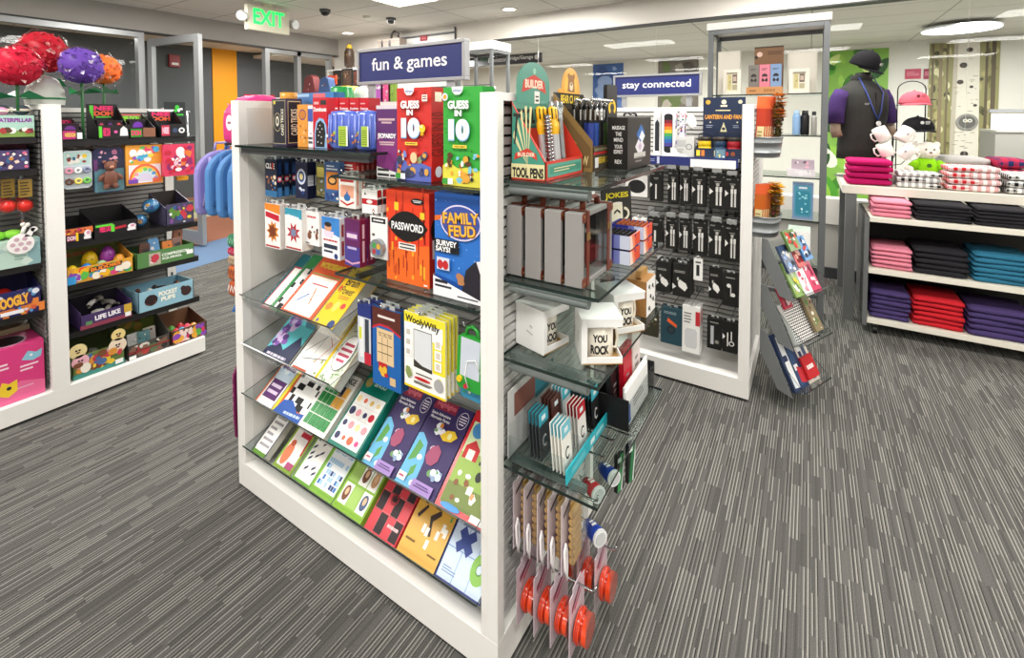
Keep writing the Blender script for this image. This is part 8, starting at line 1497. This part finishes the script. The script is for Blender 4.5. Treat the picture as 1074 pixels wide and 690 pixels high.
# rack with plush toys by the far glass
rx = atY(516, 60, 4.35)[0]; rack('grey metal rack with a white top standing beside the fun and games sign', rx-.5, rx, 4.35, 4.72, atY(516, 42, 4.35)[1], (1.25, .8), atY(516, 42, 4.35)[1]-atY(516, 51, 4.35)[1])
PLG = 'plush toys on the rack by the far glass'
def plush(lab, x, y, z, c, c2, s=1, stripes=False):
    t = thing('plush_toy', lab, 'plush toy', PLG, (x, y, z), rnd.uniform(-10, 10)); b = MB(); m = cloth('plush_'+c.strip('#'), c); m2 = cloth('plush_'+c2.strip('#'), c2); b.ball((0, 0, .075*s), (.06*s, .055*s, .075*s), m, 14, 9); b.build('body', t); b = MB(); b.ball((0, -.005, .185*s), (.05*s, .05*s, .05*s), m2, 14, 9)
    for k in (-1, 1): b.ball((k*.04*s, 0, .23*s), .018*s, m, 8, 6); b.ball((k*.018*s, -.05*s, .195*s), .006*s, BLACK, 6, 5)
    b.build('head', t)
    for k in (-1, 1):
        b = MB(); b.tube([(k*.04*s, -.02*s, .1*s), (k*.08*s, -.05*s, .06*s)], .02*s, m2, 8); b.build('arm', t)
        b = MB(); n = 6
        for i in range(n): b.cyl((k*.03*s, -.03*s-.015*s*i, .025*s), (k*.035*s, -.045*s-.015*s*i, .024*s), .024*s, M('#d8283a' if stripes and i % 2 else '#eee' if stripes else c, .8), n=10)
        b.build('leg', t)
for i, (dx, c, c2, l, st) in enumerate(((-.42, '#b9aca0', '#a89a8c', 'beige plush toy on the rack behind the header sign', False), (-.26, '#e8e6e6', '#d8283a', 'red and white striped plush toy on the rack by the far glass', True), (-.1, '#9a9a9c', '#77777a', 'grey plush toy at the rack post by the far glass', False), (-.32, '#3a3a3c', '#e8e6e6', 'black and white plush toy low on the rack', False))): plush(l, rx+dx, 4.52, 1.251 if i < 3 else .801, c, c2, .8, st)
for i in range(6):
    x_ = rx-.13+.055*(i % 3); z_ = 1.62+.09*(i//3); b = MB(); b.ball((0, 0, 0), .028, M(['#b3b6ba', '#8f9296', '#d5d7da'][i % 3], .15, .8), 10, 7, .15, i); b.tube([(0, 0, .028), (0, 0, .05), (.006, 0, .058)], .0016, CHROME, 4); q = one(b, 'hanging_ornament', 'silver ornament on the rack rod by the far glass, %s' % ['lower row near end', 'lower row middle', 'lower row post end', 'upper row near end', 'upper row middle', 'upper row post end'][i], 'ornament', 'silver ornaments by the far glass'); put(q, x_, 4.42, z_)
b = MB(); b.cyl((rx-.46, 4.42, 1.76), (rx-.04, 4.42, 1.76), .006, FR, n=8); b.cyl((rx-.25, 4.42, 1.76), (rx-.25, 4.42, 2.1), .004, FR, n=8); one(b, 'hanging_rod', 'grey rod holding silver ornaments in the far rack', 'rod')
# back wall display: slat panel, bags, bottle, pictures
w = MB(); x0, x1 = atY(416, 40, YB)[0], XG-.02; w.T = Matrix.Translation((x0, YB-.02, 0)); slats(w, x1-x0, 1.2, 2.56, M('#d8d6d2', .5), .12, .01, M('#5a5a5c')); w.box(0, x1-x0, .011, .019, 1.2, 2.56, WHITE2); w.box(x1-x0, x1-x0+.012, -.004, .019, 1.2, 2.57, M('#4a4a4c')); one(w, 'mounted_slat_panel', 'white slatted wall panel high on the back wall', 'panel')
def wallthing(name, lab, cat, x0, x1, yt, yb, Y, d, m, art, grp=None): return cbox(name, lab, cat, x0, x1, yt, yb, Y, d, m, art, grp)
t = thing('mounted_shelf', 'long white shelf on the back wall under the bags', 'shelf', None, (atY(430, 55, 4.7)[0], 4.7, atY(420, 52.5, 4.7)[1])); b = MB(); b.box(-.62, .42, -.15, .17, -.03, -.001, WHITE); b.build('shelf_board', t)
for xx in (-.55, .3): b = MB(); b.prism([(xx, -.03), (xx, -.2), (xx+.02, -.2), (xx+.02, -.03)], .12, .17, GREY); b.build('bracket', t)
zsh = atY(420, 52.5, 4.7)[1]
t = thing('handbag', 'grey and black structured handbag on the back wall shelf', 'bag', None, (atY(412, 45, 4.68)[0], 4.68, zsh)); b = MB(); b.rbox(-.22, .2, -.07, .07, .0, .155, M('#6a6058', .6), .02); a = Art(b, .42, .155, (-.22, -.07, 0)); a.p([(.15, .2), (.25, .2), (.25, .8), (.2, .9), (.15, .8)], '#1c1a1a').p([(.5, .2), (.6, .2), (.6, .8), (.55, .9), (.5, .8)], '#1c1a1a').r(0, .72, 1, .06, '#4a423c'); b.build('bag_body', t, .006); b = MB(); b.tube([(-.03, 0, .155), (-.02, 0, .23), (.04, 0, .265), (.1, 0, .23), (.11, 0, .155)], .016, M('#2a2624', .5), 8); b.build('handle', t)
wallthing('display_card', 'dark red square card on the slatted wall panel', 'card', 440.5, 448, 37, 43, YB-.028, .008, M('#7a2028', .5), lambda a: a.r(.2, .3, .6, .3, '#a8484e'))
t = thing('carved_bottle', 'dark bottle shaped ornament on a white stand by the back wall', 'ornament', None, (atY(366.5, 70, 4.6)[0], 4.6, atY(366.5, 73, 4.6)[1])); b = MB(); H_ = atY(366.5, 44, 4.6)[1]-atY(366.5, 73, 4.6)[1]; b.lathe([(0, 0), (.05, 0), (.05, H_*.08), (.03, H_*.1), (.07, H_*.12), (.07, H_*.62), (.055, H_*.72), (.03, H_*.85), (.02, H_*.97), (0, H_)], M('#3a2c22', .4), 18); b.build('bottle_body', t); b = MB(); a = CylArt(b, .071, 1.6, H_*.4, H_*.18); a.r(.1, .1, .8, .6, '#7a3a2a').r(.2, .75, .6, .2, '#c9a23a'); b.build('bottle_label', t); b = MB(); b.cyl((0, 0, H_*.72), (0, 0, H_*.9), .052, M('#c9a82e', .5), r1=.03, n=14); b.build('collar', t)
zp = atY(366.5, 73, 4.6)[1]; b = MB(); xa, xb = atY(352, 90, 4.6)[0], atY(381, 90, 4.6)[0]; b.box(xa, xb, 4.45, 4.8, zp-.03, zp-.001, WHITE); b.box(xa, xb, 4.45, 4.8, 0, .08, WHITE)
for px_2 in (xa, xb-.03): b.box(px_2, px_2+.03, 4.45, 4.8, .08, zp-.03, WHITE2)
one(b, 'plinth_shelf', 'white open plinth holding the dark bottle ornament', 'plinth')
for i, (x0, x1, yt, yb, c, l) in enumerate(((350, 358, 74, 90, '#2a2422', 'dark framed picture beside the white plinth'), (359, 370, 72, 91, '#4a3a2e', 'brown framed picture under the dark bottle ornament'), (371, 380, 73, 91, '#5a3028', 'reddish framed picture under the dark bottle ornament'))):
    xc, w_, z0, z1 = span(x0, x1, yt, yb, 4.44); t = thing('picture_frame', l, 'picture frame', 'small framed pictures by the back wall'); b = MB(); b.box(-w_/2, w_/2, 0, .012, 0, z1-z0, M('#1c1a18', .4)); b.build('frame_moulding', t); q = MB(); q.box(-w_*.4, w_*.4, -.002, 0, (z1-z0)*.1, (z1-z0)*.9, M(c)); Art(q, w_*.8, (z1-z0)*.8, (-w_*.4, -.002, (z1-z0)*.1)).blobs(i, 10, ['#8a6a50', '#c9a27a', '#3a2a22', '#7a3a2a']); q.build('picture', t); put(t, xc, 4.43, z0)
# hanging bags and boxes in front of the far glazing
for i, (x0, x1, yt, yb, c, l) in enumerate(((321, 334, 79, 102, '#6a2428', 'dark red hanging bag near the far doorway'), (337, 350, 81, 102, '#2f4a78', 'blue hanging bag beside the dark red one'), (352, 378, 93, 102, '#d8b83a', 'yellow and red packs heap behind the green cup'))):
    xc, w_, z0, z1 = span(x0, x1, yt, yb, 3.9); b = MB(); h = z1-z0; b.prism([(-w_*.4, 0), (w_*.4, 0), (w_*.5, h*.2), (w_*.3, h*.9), (w_*.1, h), (-w_*.1, h), (-w_*.35, h*.85), (-w_*.5, h*.25)], -.05, .05, M(c, .5)); Art(b, w_*.6, h*.5, (-w_*.3, -.05, h*.2)).blobs(i+4, 6, ['#3a3436', '#8a3a3e', '#c9c2ba'] if i < 2 else ['#c2281e', '#2a4a8a']); o = one(b, 'hanging_bag', l, 'bag', 'goods hanging near the far doorway', .006); put(o, xc, 3.9, z0+(.035 if i == 2 else 0))
b = MB(); xa, xb = atY(300, 110, 3.95)[0], atY(384, 110, 3.95)[0]; b.box(xa, xb, 3.7, 4.3, 0, atY(345, 103.5, 3.95)[1], WHITE2); b.box(xa-.01, xb+.01, 3.69, 4.31, atY(345, 103.5, 3.95)[1], atY(345, 103.5, 3.95)[1]+.02, WHITE); one(b, 'gift_counter', 'white counter beyond the games stand near the far doorway', 'counter', None, .003)
zc_ = atY(345, 103.5, 3.95)[1]+.021
xc, z_ = atY(337, 83, 3.95); b = MB(); b.box(-.09, .09, 0, .01, 0, .12, M('#d8502e', .5)); Art(b, .18, .12, (-.09, 0, 0)).lines(.1, .3, .8, .4, 2, M('#f6d8cc')); b.cyl((0, .005, -(z_-.06-zc_)), (0, .005, 0), .006, GREY, n=8); o = one(b, 'counter_sign', 'small orange sign on a thin pole on the far counter', 'sign'); put(o, xc+.02, 4.1, z_-.06)
for i, (x0, x1, c, l) in enumerate(((386, 391, '#e9e4e6', 'white and black print pack behind the games stand'), (391.5, 395, '#6a3a8a', 'violet pack hanging behind the games stand'), (397, 405, '#b05ab0', 'lilac pack hanging behind the games stand'), (406, 413, '#e0508a', 'pink pack hanging behind the tall purple box'), (413.5, 418, '#8aa83a', 'green pack hanging behind the red card game box'))):
    xc, w_, z0, z1 = span(x0, x1, 88 if i else 90, 112, 1.56); o = hpack(w_*1.4, z1-z0, .02, M(c, .4), lambda a: a.blobs(i, 8, ['#2a2a2c', '#f0ecee', '#c9c2c6'], .05, .05, .95, .95)); tag(o, l, 'pack', 'packs hanging on the far side of the games stand'); put(o, xc, 1.53, z0)
# ceiling fittings
def downlight(lab, px, py, r=.075):
    x, y = atZ(px, py, ZC); t = thing('ceiling_downlight', lab, 'ceiling light', 'recessed ceiling downlights', (x, y, ZC)); b = MB(); b.lathe([(r, -.001), (r+.02, -.001), (r+.022, -.006), (r, -.009), (r-.004, -.002)], M('#f2f0ec', .4), 28); b.build('trim_ring', t); q = MB(); q.cyl((0, 0, -.004), (0, 0, -.0015), r-.003, emis('#fff1dc', 9), n=24); q.build('lens', t); return x, y
DL = [downlight('round downlight nearest the far corner of the ceiling', 365, 34.5), downlight('round downlight above the header sign', 534, 9.5)]
def dome(lab, px, py):
    x, y = atZ(px, py, ZC); t = thing('ceiling_camera', lab, 'camera', 'dome cameras', (x, y, ZC)); b = MB(); b.cyl((0, 0, -.03), (0, 0, -.001), .06, M('#5a5a5c', .4), n=20); b.build('housing', t); q = MB(); q.lathe([(.048, -.03), (.046, -.045), (.035, -.062), (.018, -.072), (0, -.075)], M('#151517', .1, 0, .6), 18); q.build('dome', t)
dome('dark dome camera beside the exit sign', 341, 10); dome('dark dome camera farther along the ceiling', 410, 19)
x, y = atZ(385, 17, ZC); b = MB(); b.lathe([(.05, -.001), (.05, -.015), (.04, -.028), (0, -.03)], M('#e9e7e2', .5), 18); o = one(b, 'ceiling_detector', 'white round detector between the two dome cameras', 'smoke detector'); put(o, x, y, ZC)
# troffer seen at the top of the picture
x, y = atZ(418, -3, ZC); t = thing('ceiling_troffer', 'square recessed ceiling light above the header sign', 'ceiling light', None, (x, y, ZC)); b = MB()
for q in ((-.31, .31, -.31, -.28), (-.31, .31, .28, .31), (-.31, -.28, -.28, .28), (.28, .31, -.28, .28)): b.box(*q, -.012, -.001, M('#efede8', .5))
b.build('troffer_frame', t); b = MB(); b.box(-.28, .28, -.28, .28, -.006, -.002, emis('#fff6ea', 5)); b.build('diffuser', t); TROF = (x, y)
# exit sign
yc = 2.955; t = thing('exit_sign', 'white exit sign with green letters hanging from the ceiling', 'sign', None, (-5.0, yc, ZC)); b = MB(); b.box(-.03, .03, -.235, .235, -.30, -.035, M('#ddd9c4', .45)); b.build('sign_body', t, .004)
q = MB(); Art(q, .47, .265, (.0302, -.235, -.30), (0, 1, 0), (0, 0, 1), (1, 0, 0)).t('EXIT', .5, .56, .74, .62, emis('#18e05a', 1.6), .025); q.build('lettering', t)
q = MB(); q.cyl((0, 0, -.035), (0, 0, 0), .05, M('#ddd9c4', .45), n=18); q.build('ceiling_mount', t)
for s in (-1, 1):
    q = MB(); q.cyl((.0, s*.235, -.17), (.0, s*.26, -.17), .015, GREY, n=10); q.cyl((-.02, s*.285, -.165), (.045, s*.3, -.175), .04, M('#b9b9b6', .25, .5), r1=.055, n=18); q.cyl((.045, s*.3, -.175), (.047, s*.3004, -.1752), .048, M('#e9eef0', .1), n=18); q.build('emergency_lamp', t)
# fire alarm on the concourse wall
y, z = atX(182, 64, XW); b = MB(); b.box(0, .05, -.08, .08, -.1, .1, M('#8a1c22', .4)); b.box(.05, .06, -.05, .05, -.07, -.03, M('#e9e4e4', .3)); o = one(b, 'mounted_fire_alarm', 'dark red fire alarm on the grey concourse wall', 'alarm', None, .004); put(o, XW+.001, y, z)
# lit discs added in the corridor to stand in for lamp reflections in the glass
def disc(lab, px, py, Y, z, rx_, ry_):
    x = atY(px, py, Y)[0]; t = thing('reflection_disc', lab, 'ceiling light', 'round disc lamps in the corridor', (x, Y, z)); b = MB(); b.lathe([(0, -.0), (1, 0), (1, .03), (0, .03)], M('#f0f2f6', .4), 32, (0, 0, 0), rx_, ry_); b.build('lamp_body', t); q = MB(); q.lathe([(0, -.004), (.97, -.004), (.97, -.001)], emis('#eef4ff', 7), 32, (0, 0, 0), rx_, ry_); q.build('lens', t); q = MB(); q.cyl((0, 0, .03), (0, 0, 2.5-z), .012, GREY, n=8); q.build('stem', t)
disc('round disc lamp above the birch panel', 1007, 31, 7.6, atY(1007, 31, 7.6)[1], .36, .36); disc('round disc lamp above the wooden soap display', 796, 46, 8.2, atY(796, 46, 8.2)[1], .3, .3)
# ================================================================ light
def area(x, y, z, sx, sy, p, col=(1, .97, .92)):
    l = bpy.data.lights.new('ceiling_lamp', 'AREA'); l.shape = 'RECTANGLE'; l.size = sx; l.size_y = sy; l.energy = p; l.color = col
    o = bpy.data.objects.new('ceiling_lamp', l); C.objects.link(o); o.location = (x, y, z); return o
LGLOW = emis('#fff6e8', 6)
k = 0
for x in (-4.8, -2.4, 0.0, 2.4):
    for y in (-2.6, -.2, 2.2, 4.2):
        k += 1
        area(x, y, ZC-.03, 1.1, .5, 42)
for x in (-6, -2, 2, 6): area(x, 7, 2.45, 1.2, .6, 110)
for y in (-1, 2, 4.5, 7): area(-7.7, y, 2.55, 1, .6, 40)
wd = bpy.data.worlds.new('world'); SC.world = wd; wd.use_nodes = True
wd.node_tree.nodes['Background'].inputs[0].default_value = (1, .98, .95, 1); wd.node_tree.nodes['Background'].inputs[1].default_value = .25
SC.view_settings.view_transform = 'Standard'; SC.view_settings.look = 'None'; SC.view_settings.gamma = 1; SC.view_settings.use_curve_mapping = False
SC.view_settings.exposure = .1
SC.cycles.use_denoising = True; SC.cycles.sample_clamp_indirect = 3; SC.cycles.blur_glossy = .6; SC.cycles.max_bounces = 8; SC.cycles.transparent_max_bounces = 24; SC.cycles.glossy_bounces = 3; SC.cycles.caustics_reflective = False; SC.cycles.caustics_refractive = False
